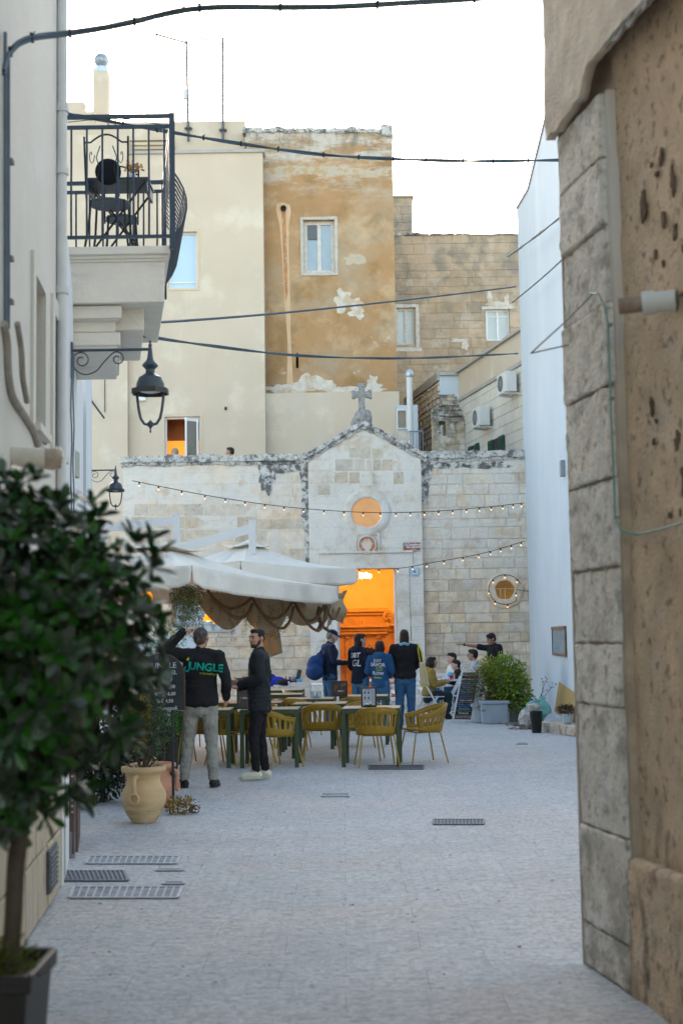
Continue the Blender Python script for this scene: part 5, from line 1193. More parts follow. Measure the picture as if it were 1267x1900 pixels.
# ================================================================= umbrellas
m_canvas = M('off_white_canvas', (.80, .765, .69), .05, 2, .9, .4, 9, bdist=.03, patches=[dict(c=(.60, .58, .54), s=1.2, lo=.55, hi=.72, f=.5)])
m_arm = M('white_painted_aluminium', (.72, .73, .73), .03, 4, .5)
def umbrella(label, A_, B_, C_, D_, zA, zB, zC, zD, peak_h, val, arm_from, arm_to, post_foot):
    pts = [Vector((A_[0], A_[1], zA)), Vector((B_[0], B_[1], zB)), Vector((C_[0], C_[1], zC)), Vector((D_[0], D_[1], zD))]
    c = sum(pts, Vector()) / 4; peak = c + Vector((0, 0, peak_h))
    t = base_thing('cantilever_umbrella', label, 'umbrella', post_foot[0], post_foot[1], group='large off-white umbrellas over the tables')
    q = MB()
    for i in range(4):
        a, b = pts[i], pts[(i + 1) % 4]
        def fn(u, v, a=a, b=b):
            e = a.lerp(b, u); p = e.lerp(peak, v * .86); sag = .09 * math.sin(math.pi * v) + .10 * math.sin(math.pi * u) * (1 - v) * .4 + .05 * math.sin(math.pi * u) * math.sin(math.pi * v)
            wr = .05 * math.sin(u * 21 + v * 3) * (1 - v) * v * math.sin(math.pi * u)
            return p - Vector((0, 0, sag + wr))
        q.grid(fn, 24, 14)
    o = q.build('canopy', m_canvas, t, smooth=40, merge=True); solidify(o, .004)
    for i in range(4):     # hanging valance, one flap per side
        a, b = pts[i], pts[(i + 1) % 4]; out = ((a + b) / 2 - c); out.z = 0; out.normalize()
        def fn(u, v, a=a, b=b, out=out):
            e = a.lerp(b, u); sg = .10 * math.sin(math.pi * u) * .4; k = min(1, min(u, 1 - u) / .05)
            fold = (.035 * math.sin(u * 15) + .02 * math.sin(u * 37 + 1)) * v
            return e - Vector((0, 0, sg + v * val * (.80 + .2 * k))) + out * (fold + .006)
        q = MB(); q.grid(fn, 60, 6); o = q.build('valance', m_canvas, t, smooth=60); solidify(o, .004)
    q = MB()     # small wind vent on top
    for i in range(4):
        a = c + (pts[i] - c) * .24 + Vector((0, 0, peak_h * .98)); b = c + (pts[(i + 1) % 4] - c) * .24 + Vector((0, 0, peak_h * .98)); pk = peak + Vector((0, 0, .08))
        def fn(u, v, a=a, b=b, pk=pk): e = a.lerp(b, u); return e.lerp(pk, v) - Vector((0, 0, .04 * math.sin(math.pi * u) * (1 - v) + .05 * math.sin(math.pi * v)))
        q.grid(fn, 10, 6)
    o = q.build('wind_vent', m_canvas, t, smooth=40, merge=True); solidify(o, .004)
    q = MB()
    for i in range(4): q.bar(peak - Vector((0, 0, .25)), pts[i] - Vector((0, 0, .05)), .025, .03)
    for i in range(4): m_ = (pts[i] + pts[(i + 1) % 4]) / 2; q.bar(peak - Vector((0, 0, .25)), m_ - Vector((0, 0, .09)), .02, .03)
    q.build('ribs', m_arm, t)
    q = MB(); af, at_ = Vector(arm_from), Vector(arm_to); q.bar(af, at_, .09, .13); q.bar(at_ + Vector((0, 0, .12)), peak + Vector((at_.x - peak.x, at_.y - peak.y, -.1)), .10, .12, (0, 1, 0)); q.build('arm', m_arm, t)
    q = MB(); q.bar(af + Vector((0, 0, .1)), (post_foot[0], post_foot[1], 0), .10, .10, (0, 1, 0)); q.build('post', m_arm, t)
    q = MB(); q.box(post_foot[0] - .4, post_foot[0] + .4, post_foot[1] - .4, post_foot[1] + .4, .0, .07); q.build('base', m_lant, t, bevel=.01)
    return t, pts, peak
A1 = at(356, 1049, 17.5); B1 = at(624, 1088, 21.3)
C1 = Vector((B1.x - 3.1, B1.y + 1.3)); D1 = Vector((A1.x - 3.1, A1.y + 1.3))
arm1 = at(468, 980, 20.6); arm1f = at(330, 1030, 19.8)
u1_, P1_, pk1 = umbrella('nearer large off-white umbrella with a draped cloth and ropes below its right edge', A1, B1, C1, D1, A1.z, B1.z, B1.z + .1, A1.z + .05, .44, .27, (at(270, 1035, 20.4).x, 20.4, at(270, 1035, 20.4).z), tuple(arm1), (-4.0, 20.4))
A2 = at(470, 1046, 21.9); B2 = at(662, 1055, 23.4)
A2 = Vector((-1.5, 20.7, at(470, 1040, 20.7).z)); B2 = at(661, 1053, 22.6); C2 = Vector((B2.x - 1.75, B2.y + 1.9)); D2 = Vector((A2.x - 1.75, A2.y + 1.9))
u2_, P2_, pk2 = umbrella('farther off-white umbrella overlapping the chapel doorway', A2, B2, C2, D2, A2.z, B2.z, B2.z + .05, A2.z + .05, .36, .27, (at(200, 990, 22.4).x, 22.4, at(200, 990, 22.4).z + .1), tuple(at(328, 966, 22.4)), (-4.6, 22.4))
# draped cloth and ropes
m_cloth = M('beige_burlap', (.36, .28, .18), .10, 3, .95, .25, 60, patches=[dict(c=(.30, .22, .13), s=3, lo=.5, hi=.66, f=.5)])
dr_ = base_thing('draped_cloth', 'beige cloth hung in swags under the umbrella edge', 'cloth', -1, 21.6)
q = MB(); e0 = at(372, 1098, 20.3); e1 = at(640, 1112, 22.2)
def sw(u, v):
    e = e0.lerp(e1, u); s = u * 3.4; k = abs(math.sin(math.pi * (s % 1))) ** .6; low = (.30 + .20 * math.sin(math.pi * min(1, u * 1.3))) * (1 - .12 * u) 
    z = e.z - v * (.12 + low * (.35 + .65 * k)); return Vector((e.x + .03 * math.sin(v * 7 + s * 5), e.y - .10 * math.sin(math.pi * v) * k + .03 * math.sin(u * 60) * v, z))
q.grid(sw, 110, 16); o = q.build('cloth', m_cloth, dr_, smooth=60); solidify(o, .005)
q = MB(); f0 = at(616, 1110, 21.9); f1 = at(642, 1095, 22.5)
q.grid(lambda u, v: f0.lerp(f1, u) + Vector((-.10 * v * (1 - u) + .02 * math.sin(u * 20) - .18 * v * u, 0, -v * (.50 - .1 * u))), 16, 10); o = q.build('side_drop', m_cloth, dr_, smooth=60); solidify(o, .005)
q = MB(); tl = at(497, 1150, 21.3); q.grid(lambda u, v: Vector((tl.x - .14 + .28 * u + .08 * v, tl.y - .02 + .02 * math.sin(u * 15), tl.z - v * .60 + .1 * u)), 10, 8); o = q.build('hanging_tail', m_cloth, dr_, smooth=60); solidify(o, .005)
rp = base_thing('swag_ropes', 'thick brown ropes looped along the umbrella edge in front of the cloth', 'rope', -1, 21.4)
q = MB()
nodes = [(385, 1095), (468, 1108), (545, 1113), (604, 1118), (630, 1128)]; sags = [1128, 1148, 1152, 1148]
for i in range(4):
    y0_ = 20.1 + i * .45; y1_ = 20.1 + (i + 1) * .45; a = at(*nodes[i], y0_); b = at(*nodes[i + 1], y1_); c = at((nodes[i][0] + nodes[i + 1][0]) / 2, sags[i], (y0_ + y1_) / 2); q.tube(through(a, c, b, 14), .023, 7)
    if i < 3: c2 = at((nodes[i][0] + nodes[i + 1][0]) / 2 + 14, sags[i] + 18, (y0_ + y1_) / 2 - .1); q.tube(through(a + Vector((.05, 0, -.1)), c2, b + Vector((0, 0, -.1)), 14), .022, 7)
q.tube(smooth_path([at(593, 1125, 21.5), at(590, 1140, 21.5), at(595, 1158, 21.5), at(588, 1172, 21.5)]), .03, 7); q.tube(smooth_path([at(600, 1125, 21.5), at(606, 1145, 21.5), at(598, 1160, 21.5), at(612, 1172, 21.5)]), .025, 7)
q.build('rope', M('brown_rope', (.16, .10, .06), .25, 30, .95, .5, 80), rp, smooth=60)
# warm lamps under the umbrellas
for i, (px, py, Y) in enumerate([(266, 1110, 19.2), (276, 1106, 20.0), (386, 1145, 20.5), (412, 1153, 20.8), (404, 1150, 21.2), (437, 1151, 21.5)]):
    c = at(px, py, Y); lab = ['amber pendant lamp far left behind the bush leaves', 'amber pendant lamp second from left behind the bush leaves', 'left amber pendant lamp beside the hanging vines', 'middle amber pendant lamp beside the hanging vines', 'rear amber pendant lamp half hidden by vines', 'rightmost amber pendant lamp above the two waiters'][i]
    t = base_thing('pendant_lamp', lab, 'lamp', c.x, c.y, group='amber pendant lamps under the umbrella')
    q = MB(); q.lathe([(.02, .06), (.05, .02), (.075, -.05), (.07, -.055)], c, 14, caps=False); q.build('shade', M('amber_shade', (.55, .25, .05), .1, emis=(1, .33, .02), estr=.35), t, smooth=60)
    q = MB(); q.ball(c - Vector((0, 0, .03)), .035); q.build('bulb', M('amber_bulb', (1, .6, .2), 0, emis=(1, .42, .05), estr=3.0), t, smooth=60)
    q = MB(); q.tube([c + Vector((0, 0, .05)), c + Vector((0, 0, .45))], .006, 5); q.build('cord', m_bw, t)
    if i in (1, 3):
        l_ = bpy.data.lights.new('pendant_light', 'POINT'); l_.energy = 1.1; l_.color = (1, .45, .08); l_.shadow_soft_size = .06; lo_ = bpy.data.objects.new('pendant_light', l_); COL.objects.link(lo_); lo_.location = c - Vector((0, 0, .12)); lo_.parent = t; lo_.matrix_parent_inverse = wm(t).inverted()

# ================================================================= tables and chairs
m_tt = M('pale_oak_top', (.50, .40, .29), .1, 3, .5, .1, 40, stretch=(1, 6, 1)); m_tg = M('dark_olive_frame', (.035, .06, .028), .1, 6, .45, spec=.45)
m_ch = M('mustard_plastic', (.31, .19, .016), .05, 4, .42, spec=.45); m_chl = M('mustard_metal', (.36, .25, .03), .08, 8, .4, spec=.5)
def make_table(w_, d_):
    t = thing('terrace_table', 'x', 'table', (0, 0, 0))
    q = MB(); q.box(-w_ / 2 + .012, w_ / 2 - .012, -d_ / 2 + .012, d_ / 2 - .012, .728, .742); q.build('tabletop', m_tt, t)
    q = MB()
    for s in (-1, 1): q.box(-w_ / 2, w_ / 2, s * (d_ / 2 - .02) - .02, s * (d_ / 2 - .02) + .02, .675, .738); q.box(s * (w_ / 2 - .02) - .02, s * (w_ / 2 - .02) + .02, -d_ / 2 + .041, d_ / 2 - .041, .675, .738)
    q.build('frame', m_tg, t, bevel=.004)
    for sx in (-1, 1):
        for sy in (-1, 1): q = MB(); q.box(sx * (w_ / 2 - .026) - .026, sx * (w_ / 2 - .026) + .026, sy * (d_ / 2 - .026) - .026, sy * (d_ / 2 - .026) + .026, 0, .674); q.build('leg', m_tg, t, bevel=.004)
    return t
def make_chair():
    t = thing('slatted_armchair', 'x', 'chair', (0, 0, 0)); q = MB()      # faces -y: the back is at +y
    def shell(u, v):
        a = (u - .5) * R(252); k = math.cos(a)         # k=1 at the back, <0 towards the arms' front
        rim = .755 - .115 * (1 - max(0, k)) ** 1.2 - .03 * max(0, -k)
        rx = .25 + .035 * v; ry = .235 + .04 * v
        if v < 0: v = 0
        z = .405 + (rim - .405) * v; x = rx * math.sin(a); y = ry * k + .02 + .05 * v * max(0, k)
        return (x, y, z)
    NU, NV = 66, 9
    def skip(i, j): return 3 <= j <= 6 and 2 < i < NU - 3 and (i % 4 in (0, 1))
    q.grid(shell, NU, NV, skip); o = q.build('back_shell', m_ch, t, smooth=60); solidify(o, .016)
    q = MB(); q.tube([Vector(shell(i / 44, 1.0)) for i in range(45)], .012, 6); q.build('rim', m_ch, t, smooth=60)
    q = MB()
    q.grid(lambda u, v: (lambda a, r: (r * .262 * math.sin(a), r * .25 * math.cos(a) + .02 - (.02 if math.cos(a) < 0 else 0), .43 + .012 * r * r - .02 * (1 - r)))(u * 2 * math.pi, max(v, .02)), 36, 6, skip=lambda i, j: j in (2, 3) and i % 4 == 0 and abs(i - 18) > 5)
    o = q.build('seat', m_ch, t, smooth=50); solidify(o, .02)
    q = MB(); pts_ = [(-.2, -.14, .40), (-.2, .17, .40), (.2, .17, .40), (.2, -.14, .40)]; q.tube(pts_, .009, 6, closed=True); q.build('under_frame', m_chl, t)
    for sx, sy in ((-1, -1), (1, -1), (-1, 1), (1, 1)):
        q = MB(); q.tube([(sx * .17, sy * .13 + .01, .405), (sx * .205, sy * .17 + .01, .39), (sx * .26, sy * .25 + .01, 0)], .0105, 7); q.build('leg', m_chl, t, smooth=50)
    return t
tbl = make_table(.75, .68); tbl_used = [False]
def put_table(x, y, rz, label):
    t = tbl if not tbl_used[0] else copy_tree(tbl); tbl_used[0] = True
    t.location = (x, y, 0); t.rotation_euler = (0, 0, R(rz)); t['label'] = label; t['group'] = 'olive-framed tables under the umbrellas'; return t
chp = make_chair(); ch_used = [False]
def put_chair(x, y, rz, label):
    t = chp if not ch_used[0] else copy_tree(chp); ch_used[0] = True
    t.location = (x, y, 0); t.rotation_euler = (0, 0, R(rz)); t['label'] = label; t['group'] = 'mustard slatted armchairs around the tables'; return t
def gx(px, Y): return at(px, 1300, Y).x
T = []
def tab(px, Y, rz, label): T.append(put_table(gx(px, Y), Y, rz, label)); return T[-1]
def chr_(px, Y, rz, label): return put_chair(gx(px, Y), Y, rz, label)
# pixel of the table's middle, depth of its middle
tab(689, 18.35, -4, 'rightmost front olive table with a framed menu and white flower on it')
tab(503, 18.45, -2, 'front olive table behind the bearded man in black')
tab(378, 18.5, 0, 'front olive table behind the man with his hand on his head')
tab(594, 19.75, -3, 'second-row table, middle, with a green sprig on it')
tab(476, 20.3, -2, 'second-row table behind the bearded man')
tab(575, 21.3, -3, 'third-row table in the middle, left of the dark menu box')
tab(676, 22.0, -3, 'third-row table at the right carrying the dark menu box')
tab(520, 23.1, -2, 'fourth-row table right of the bearded man')
tab(390, 20.6, 0, 'second-row table hidden mostly behind the standing man')
tab(524, 25.0, -2, 'farthest olive table near the white tables')
chr_(697, 18.13, 186, 'front mustard chair tucked under the rightmost table, back towards us')
chr_(781, 18.55, -72, 'mustard armchair standing free at the right end, turned sideways')
chr_(596, 19.25, 184, 'mustard chair seen from behind at the middle second-row table')
chr_(512, 18.2, 128, 'mustard chair right behind the bearded man')
chr_(672, 19.1, -8, 'mustard chair on the far side of the rightmost front table')
chr_(466, 18.9, -70, 'mustard chair left of the bearded man')
chr_(430, 18.7, 60, 'mustard chair between the two standing men')
chr_(345, 18.9, -60, 'mustard chair behind the arched chalkboard')
chr_(382, 19.4, 180, 'mustard chair visible between the legs of the standing man')
chr_(541, 21.0, 175, 'third-row mustard chair just right of the bearded man')
chr_(662, 21.3, 180, 'mustard chair behind the framed menu')
chr_(562, 24.1, 110, 'mustard chair facing left beside the white tables')
chr_(500, 21.6, 150, 'mustard chair deep behind the bearded man, half hidden')
chr_(355, 21.4, 30, 'mustard chair deep in the left shade behind the chalkboard')
# menus on the tables
m_bk = M('black_menu_frame', (.015, .016, .018), .1, 5, .4); m_pap = M('menu_paper', (.42, .47, .55), .04, 5, .6)
def menu(name, px, Y, wd, hg, z, rz, label, paper=None, dark=False, flower=False):
    t = thing(name, label, 'menu', (0, 0, 0)); q = MB()
    q.box(-wd / 2, wd / 2, 0, .05, 0, hg); q.build('frame', m_bk if not dark else M('dark_slate_box', (.045, .045, .045), .2, 6, .5), t, bevel=.003)
    q = MB(); q.box(-wd / 2 + .02, wd / 2 - .02, -.003, -.0005, .02, hg - .02); pg = q.build('sheet', paper or m_pap, t)
    return t
t = menu('framed_menu', 683, 18.3, .20, .255, .742, 0, 'black-framed menu with bottle drawings standing on the rightmost front table')
for i, (x_, z_) in enumerate(((-.05, .17), (0.0, .17), (-.05, .1), (.0, .1))): q = MB(); q.lathe([(.009, 0), (.009, .025), (.003, .033), (.003, .045)], (x_, -.004, z_), 8); q.build('bottle_drawing', M('dark_blue_print', (.05, .09, .14), 0), t)
for i in range(9): q = MB(); q.box(.03, .075, -.0045, -.0032, .21 - i * .02, .212 - i * .02 + .004); q.build('text_line', M('grey_print', (.2, .22, .3), 0), t)
lettering('lettering', 'COCKTAILS', .018, M('red_print', (.35, .1, .12), 0), t, frame_mat((-.01, -.005, .225), (1, 0, 0), (0, 0, 1)))
t.location = (gx(684, 18.35), 18.3, .743); t.rotation_euler = (0, 0, R(-3))
fl_ = base_thing('table_flowers', 'little white flowers with green leaves before the framed menu', 'flowers', gx(684, 18.2), 18.2)
r9 = random.Random(5); q = MB(); c = Vector((gx(684, 18.2), 18.18, .745))
for k in range(46): a = r9.uniform(0, 6.28); d = Vector((math.cos(a), math.sin(a), .5)) * r9.uniform(.02, .085); sd_ = Vector((-math.sin(a), math.cos(a), 0)) * .012; q.quad(c + d * .2, c + d * .6 + sd_, c + d, c + d * .6 - sd_)
q.build('leaves', M('deep_leaf_green', (.03, .09, .03), .3, 8, .5), fl_)
q = MB()
for k in range(4): q.ball(c + Vector((r9.uniform(-.04, .05), 0, .04 + r9.uniform(0, .02))), (.017, .017, .012), 8, 6)
q.build('blossom', M('white_petals', (.75, .74, .68), .05), fl_, smooth=60)
for px, Y, wd, hg, lab, rz in ((630, 21.7, .24, .24, 'dark menu box with a small picture on the third-row table', -6), (455, 18.35, .2, .40, 'dark menu box beside the hands of the bearded man', 4), (342, 19.8, .2, .28, 'dark menu box right of the arched chalkboard', 0), (459, 20.4, .13, .36, 'black menu stand sticking up beside the bearded man', 0)):
    t = menu('menu_box', px, Y, wd, hg, .742, rz, lab, M('dark_menu_print', (.07, .06, .055), .3, 12, .4, patches=[dict(c=(.45, .25, .15), s=14, lo=.58, hi=.64, f=.8)]), True)
    lettering('lettering', 'MENU', .035, m_wt, t, frame_mat((.02, -.004, hg * .35), (1, 0, 0), (0, 0, 1))); t.location = (gx(px, Y), Y - .1, .743); t.rotation_euler = (0, 0, R(rz))
sg = base_thing('table_sprig', 'green sprig on the middle second-row table', 'flowers', gx(581, 19.7), 19.65); q = MB(); c = Vector((gx(581, 19.7), 19.62, .745))
for k in range(30): a = r9.uniform(0, 6.28); d = Vector((math.cos(a), math.sin(a), .6)) * r9.uniform(.02, .07); sd_ = Vector((-math.sin(a), math.cos(a), 0)) * .009; q.quad(c + d * .2, c + d * .6 + sd_, c + d, c + d * .6 - sd_)
q.build('leaves', M('deep_leaf_green', (.03, .09, .03)), sg)
gb = base_thing('blue_glasses', 'pale blue drinking glasses with napkins on the third-row table', 'glasses', gx(586, 21.2), 21.2)
for k in range(3): q = MB(); c = Vector((gx(580 + 6 * k, 21.2), 21.15 + .03 * k, .743)); q.lathe([(.028, 0), (.035, .1)], c, 12); q.build('glass', M('pale_blue_glass', (.35, .52, .66), .05, 3, .1, spec=.7), gb, smooth=40)
q = MB(); q.obox((gx(586, 21.2), 21.15, .86), (.03, .03, .16), Matrix.Rotation(R(12), 3, 'Y')); q.obox((gx(590, 21.2), 21.15, .86), (.02, .02, .18), Matrix.Rotation(R(-12), 3, 'Y')); q.build('napkin', m_wt, gb)

# ================================================================= white tables and chairs by the chapel
m_wc = M('white_folding_wood', (.70, .72, .74), .03, 4, .5)
def wtable(px, Y, wd, dp_, label):
    t = thing('white_table', label, 'table', (gx(px, Y), Y, 0), group='white tables beside the chapel'); x = gx(px, Y)
    q = MB(); q.box(x - wd / 2, x + wd / 2, Y - dp_ / 2, Y + dp_ / 2, .73, .76); q.build('tabletop', m_wc, t, bevel=.004)
    for sx in (-1, 1):
        for sy in (-1, 1): q = MB(); q.bar((x + sx * (wd / 2 - .05), Y + sy * (dp_ / 2 - .05), .729), (x + sx * (wd / 2 - .05), Y + sy * (dp_ / 2 - .05), 0), .035, .035, (0, 1, 0)); q.build('leg', m_wc, t)
    return t
wtable(572, 27.2, 1.3, .8, 'white table with bottles and blue cups left of the man in the cap')
wtable(730, 29.2, 1.4, .8, 'white table in front of the chapel door behind the hooded pair')
wtable(848, 28.8, .72, .75, 'white table between the seated people')
def make_fold():
    t = thing('folding_chair', 'x', 'chair', (0, 0, 0)); s = .2     # faces +x
    for y in (-s, s):
        q = MB(); q.bar((-.2, y, .84), (.24, y, 0), .022, .035); q.build('front_leg', m_wc, t); q = MB(); q.bar((.12, y * .9, .46), (-.2, y * .9, 0), .022, .035); q.build('rear_leg', m_wc, t)
    q = MB()
    for z in (.80, .70, .60): x_ = -.2 + (.84 - z) * .524; q.bar((x_, -s, z), (x_, s, z), .014, .06)
    q.build('backrest', m_wc, t)
    q = MB()
    for k in range(6): q.box(-.16 + .07 * k, -.10 + .07 * k, -s * .88, s * .88, .44, .458)
    q.build('seat', m_wc, t)
    q = MB(); q.bar((-.12, -s, .12), (-.12, s, .12), .018, .018); q.bar((.14, -s, .18), (.14, s, .18), .018, .018); q.build('stretcher', m_wc, t)
    return t
fp = make_fold(); fu_ = [0]
def put_fold(px, Y, rz, label):
    t = fp if not fu_[0] else copy_tree(fp); fu_[0] = 1; t.location = (gx(px, Y), Y, 0); t.rotation_euler = (0, 0, R(rz)); t['label'] = label; t['group'] = 'white slatted folding chairs'; return t
put_fold(798, 28.0, 8, 'white folding chair under the seated woman in mustard')
put_fold(728, 26.6, 200, 'white folding chair between the hooded person and the woman with the tote bag')
put_fold(718, 27.4, 90, 'white folding chair farther back before the chapel door')
put_fold(560, 26.2, 80, 'white folding chair at the left white table')
put_fold(752, 27.6, 190, 'white folding chair hidden behind the woman with the tote bag')
put_fold(786, 28.6, 15, 'empty white folding chair just left of the seated woman')
put_fold(609, 27.3, 170, 'white folding chair behind the man in the cap')
# clutter on the white tables
def clutter(label, cat, name, px, Y, parts):
    c = Vector((gx(px, Y), Y, .76)); t = thing(name, label, cat, tuple(c))
    for nm, mt, fn in parts: q = MB(); fn(q, c); q.build(nm, mt, t, smooth=40)
clutter('shiny dark tablet stand on the left white table', 'stand', 'tablet_stand', 554, 27.1, [('stand', M('grey_black_metal', (.05, .06, .075)), lambda q, c: q.obox(c + Vector((0, 0, .14)), (.08, .03, .28), Matrix.Rotation(R(15), 3, 'Y'))), ('foot', m_iron, lambda q, c: q.box(c.x - .06, c.x + .06, c.y - .05, c.y + .05, c.z, c.z + .015))])
clutter('stack of light blue cups on the left white table', 'cups', 'blue_cups', 543, 27.1, [('cup', M('light_blue_plastic', (.12, .42, .62), .1, 4, .4), lambda q, c: (q.lathe([(.05, 0), (.07, .14)], c, 12), q.lathe([(.05, 0), (.065, .1)], c + Vector((.13, 0, 0)), 12)))])
clutter('red and orange bottle caps cluster on the left white table', 'bottles', 'sauce_bottles', 531, 27.0, [('bottle', M('sauce_red', (.42, .07, .04), .3, 9, .4), lambda q, c: [q.lathe([(.03, 0), (.03, .1), (.012, .13), (.012, .16)], c + Vector((.07 * k, .03 * k, 0)), 10) for k in range(3)])])
clutter('dark bag lying on the left white table', 'bag', 'dark_bag', 530, 26.9, [('bag', M('black_fabric', (.015, .016, .02), .2, 9, .9), lambda q, c: q.ball(c + Vector((0, -.2, .05)), (.17, .12, .06)))])
clutter('royal blue jacket heap on the left end of the white table', 'jacket', 'blue_jacket', 511, 27.1, [('jacket', M('royal_blue_cloth', (.02, .03, .32), .3, 6, .9), lambda q, c: (q.ball(c + Vector((0, 0, .06)), (.22, .16, .1)), q.ball(c + Vector((-.1, 0, .12)), (.12, .12, .1))))])
clutter('red cup on the white table between the seated people', 'cup', 'red_cup', 838, 28.6, [('cup', M('bright_red', (.5, .01, .01), .1, 5, .3), lambda q, c: q.lathe([(.035, 0), (.045, .08)], c, 12))])
clutter('light blue napkin pile on the white table between the seated people', 'napkins', 'blue_napkins', 836, 28.8, [('napkin', M('light_blue_plastic', (.12, .42, .62)), lambda q, c: q.ball(c + Vector((0, 0, .09)), (.07, .05, .06)))])
clutter('blue placemats and paper on the white table edge', 'paper', 'placemat', 832, 28.55, [('paper', M('blue_white_print', (.3, .45, .62), .6, 30), lambda q, c: (q.box(c.x - .15, c.x + .1, c.y - .15, c.y + .1, c.z + .001, c.z + .012)))])
# floor grates and patches
def grate(px0, px1, py0, py1, label, name='drain_grate', skew=0, bars=True, pale=False):
    a, b, c, d = gnd(px0, py1), gnd(px1, py1), gnd(px1 + skew, py0), gnd(px0 + skew, py0); t = thing(name, label, 'grate', tuple((a + c) / 2))
    up = Vector((0, 0, .006)); q = MB(); q.add([v + up for v in (a, b, c, d)] + [v + Vector((0, 0, -.01)) for v in (a, b, c, d)], [(0, 1, 2, 3), (0, 1, 5, 4), (1, 2, 6, 5), (2, 3, 7, 6), (3, 0, 4, 7)]); q.build('pit', M('pale_grate_pit', (.26, .29, .32), .3, 9) if pale else M('grate_pit', (.09, .11, .13), .2), t)
    q = MB(); up2 = Vector((0, 0, .010))
    for e0_, e1_ in ((a, b), (b, c), (c, d), (d, a)): q.bar(e0_ + up2, e1_ + up2, .022, .006)
    n = 14 if bars else 0
    for k in range(1, n): p0 = a.lerp(b, k / n); p1 = d.lerp(c, k / n); q.bar(p0 + up2, p1 + up2, .012, .005)
    q.build('bars', M('worn_pale_iron', (.42, .46, .50), .2, 12, .6) if pale else M('blue_grey_iron', (.15, .19, .23), .2, 12, .6), t)
grate(804, 897, 1522, 1531, 'narrow drain grate in the middle of the paved square')
grate(120, 238, 1618, 1636, 'dark framed manhole grate at the foot of the left wall', skew=-8)
grate(160, 328, 1591, 1604, 'farther long slotted drain strip on the left', skew=6, pale=True)
grate(130, 330, 1648, 1668, 'nearer long slotted drain strip on the left', skew=8, pale=True)
grate(684, 785, 1421, 1428, 'dark drain plate in front of the rightmost table', bars=False)
for i, (px0, px1, py0, py1) in enumerate([(290, 340, 1614, 1617), (304, 342, 1638, 1642), (958, 978, 1380, 1381.5), (596, 648, 1474, 1479)]):
    grate(px0, px1, py0, py1, ['thin metal slot above the nearer drain strip', 'thin metal slot right of the manhole grate', 'tiny slot in the paving near the planters', 'faint rectangular cover in the paving before the white shoes'][i], 'paving_slot', bars=False, pale=True)
r9 = random.Random(12); q = MB()
for k in range(70):
    p = gnd(r9.uniform(150, 1050), r9.uniform(1400, 1850)); a = r9.uniform(0, 6.3); s = r9.uniform(.006, .016); d = Vector((math.cos(a), math.sin(a), 0)) * s; e = Vector((-math.sin(a), math.cos(a), .2)) * s * .5; p.z = .006; q.quad(p - d, p - e, p + d, p + e + Vector((0, 0, .004)))
tag(q.build('leaf_litter', M('dead_leaf_brown', (.22, .13, .06), .4, 20)), kind='stuff')
# ================================================================= plants, pots and boards
def leafmesh(q, p, d, nrm, L, Wd, curl=.2):
    d = d.normalized(); s = d.cross(nrm).normalized(); n = s.cross(d)
    pts = []
    for t, wv in ((0, .08), (.35, .6), (.7, 1), (.92, .6)):
        c = p + d * L * t - n * curl * L * t * t; pts.append((c - s * Wd * wv / 2 + n * .1 * Wd * wv, c, c + s * Wd * wv / 2 + n * .1 * Wd * wv))
    tip = p + d * L - n * curl * L; b = len(q.v)
    for a in pts: q.v += list(a)
    q.v.append(tip)
    for i in range(3):
        k = b + 3 * i; q.f += [(k, k + 1, k + 4, k + 3), (k + 1, k + 2, k + 5, k + 4)]
    k = b + 9; q.f += [(k, k + 1, b + 12), (k + 1, k + 2, b + 12)]
def rdir(r): 
    while True:
        v = Vector((r.uniform(-1, 1), r.uniform(-1, 1), r.uniform(-1, 1)))
        if .05 < v.length < 1: return v.normalized()
def rosettes(q, c, rad, n, L, Wd, r, per=9, shell=.62, lobes=.25, zmin=-9):
    for k in range(n):
        d = rdir(r); lob = 1 + lobes * noise.noise(d * 2.3 + Vector(c)) * 2; rr = (shell + (1 - shell) * r.random() ** .7) * lob
        p = Vector(c) + Vector((d.x * rad[0], d.y * rad[1], d.z * rad[2])) * rr
        if p.z < zmin: continue
        ax = (d + Vector((0, 0, .5)) + rdir(r) * .5).normalized(); u = ax.orthogonal().normalized(); v_ = ax.cross(u); ph = r.uniform(0, 6.3)
        for j in range(per):
            a = ph + j * 2.4; el = .25 + .9 * (j / per); dd = (u * math.cos(a) + v_ * math.sin(a)) * math.cos(el) + ax * math.sin(el); leafmesh(q, p + dd * .004, dd, ax, L * r.uniform(.5, 1.2), Wd * r.uniform(.55, 1.15), r.uniform(.0, .3))
def sprigs(q, c, rad, n, L, Wd, r, up=.3):
    for k in range(n):
        d = rdir(r); rr = r.random() ** .45 * (1 + .5 * noise.noise(d * 2.1 + Vector(c))); p = Vector(c) + Vector((d.x * rad[0], d.y * rad[1], d.z * rad[2])) * rr
        dd = (d + rdir(r) * .8 + Vector((0, 0, up))).normalized(); leafmesh(q, p, dd, rdir(r), L * r.uniform(.6, 1.2), Wd, .1)
m_bark = M('grey_brown_bark', (.11, .085, .065), .25, 14, .95, .8, 40)
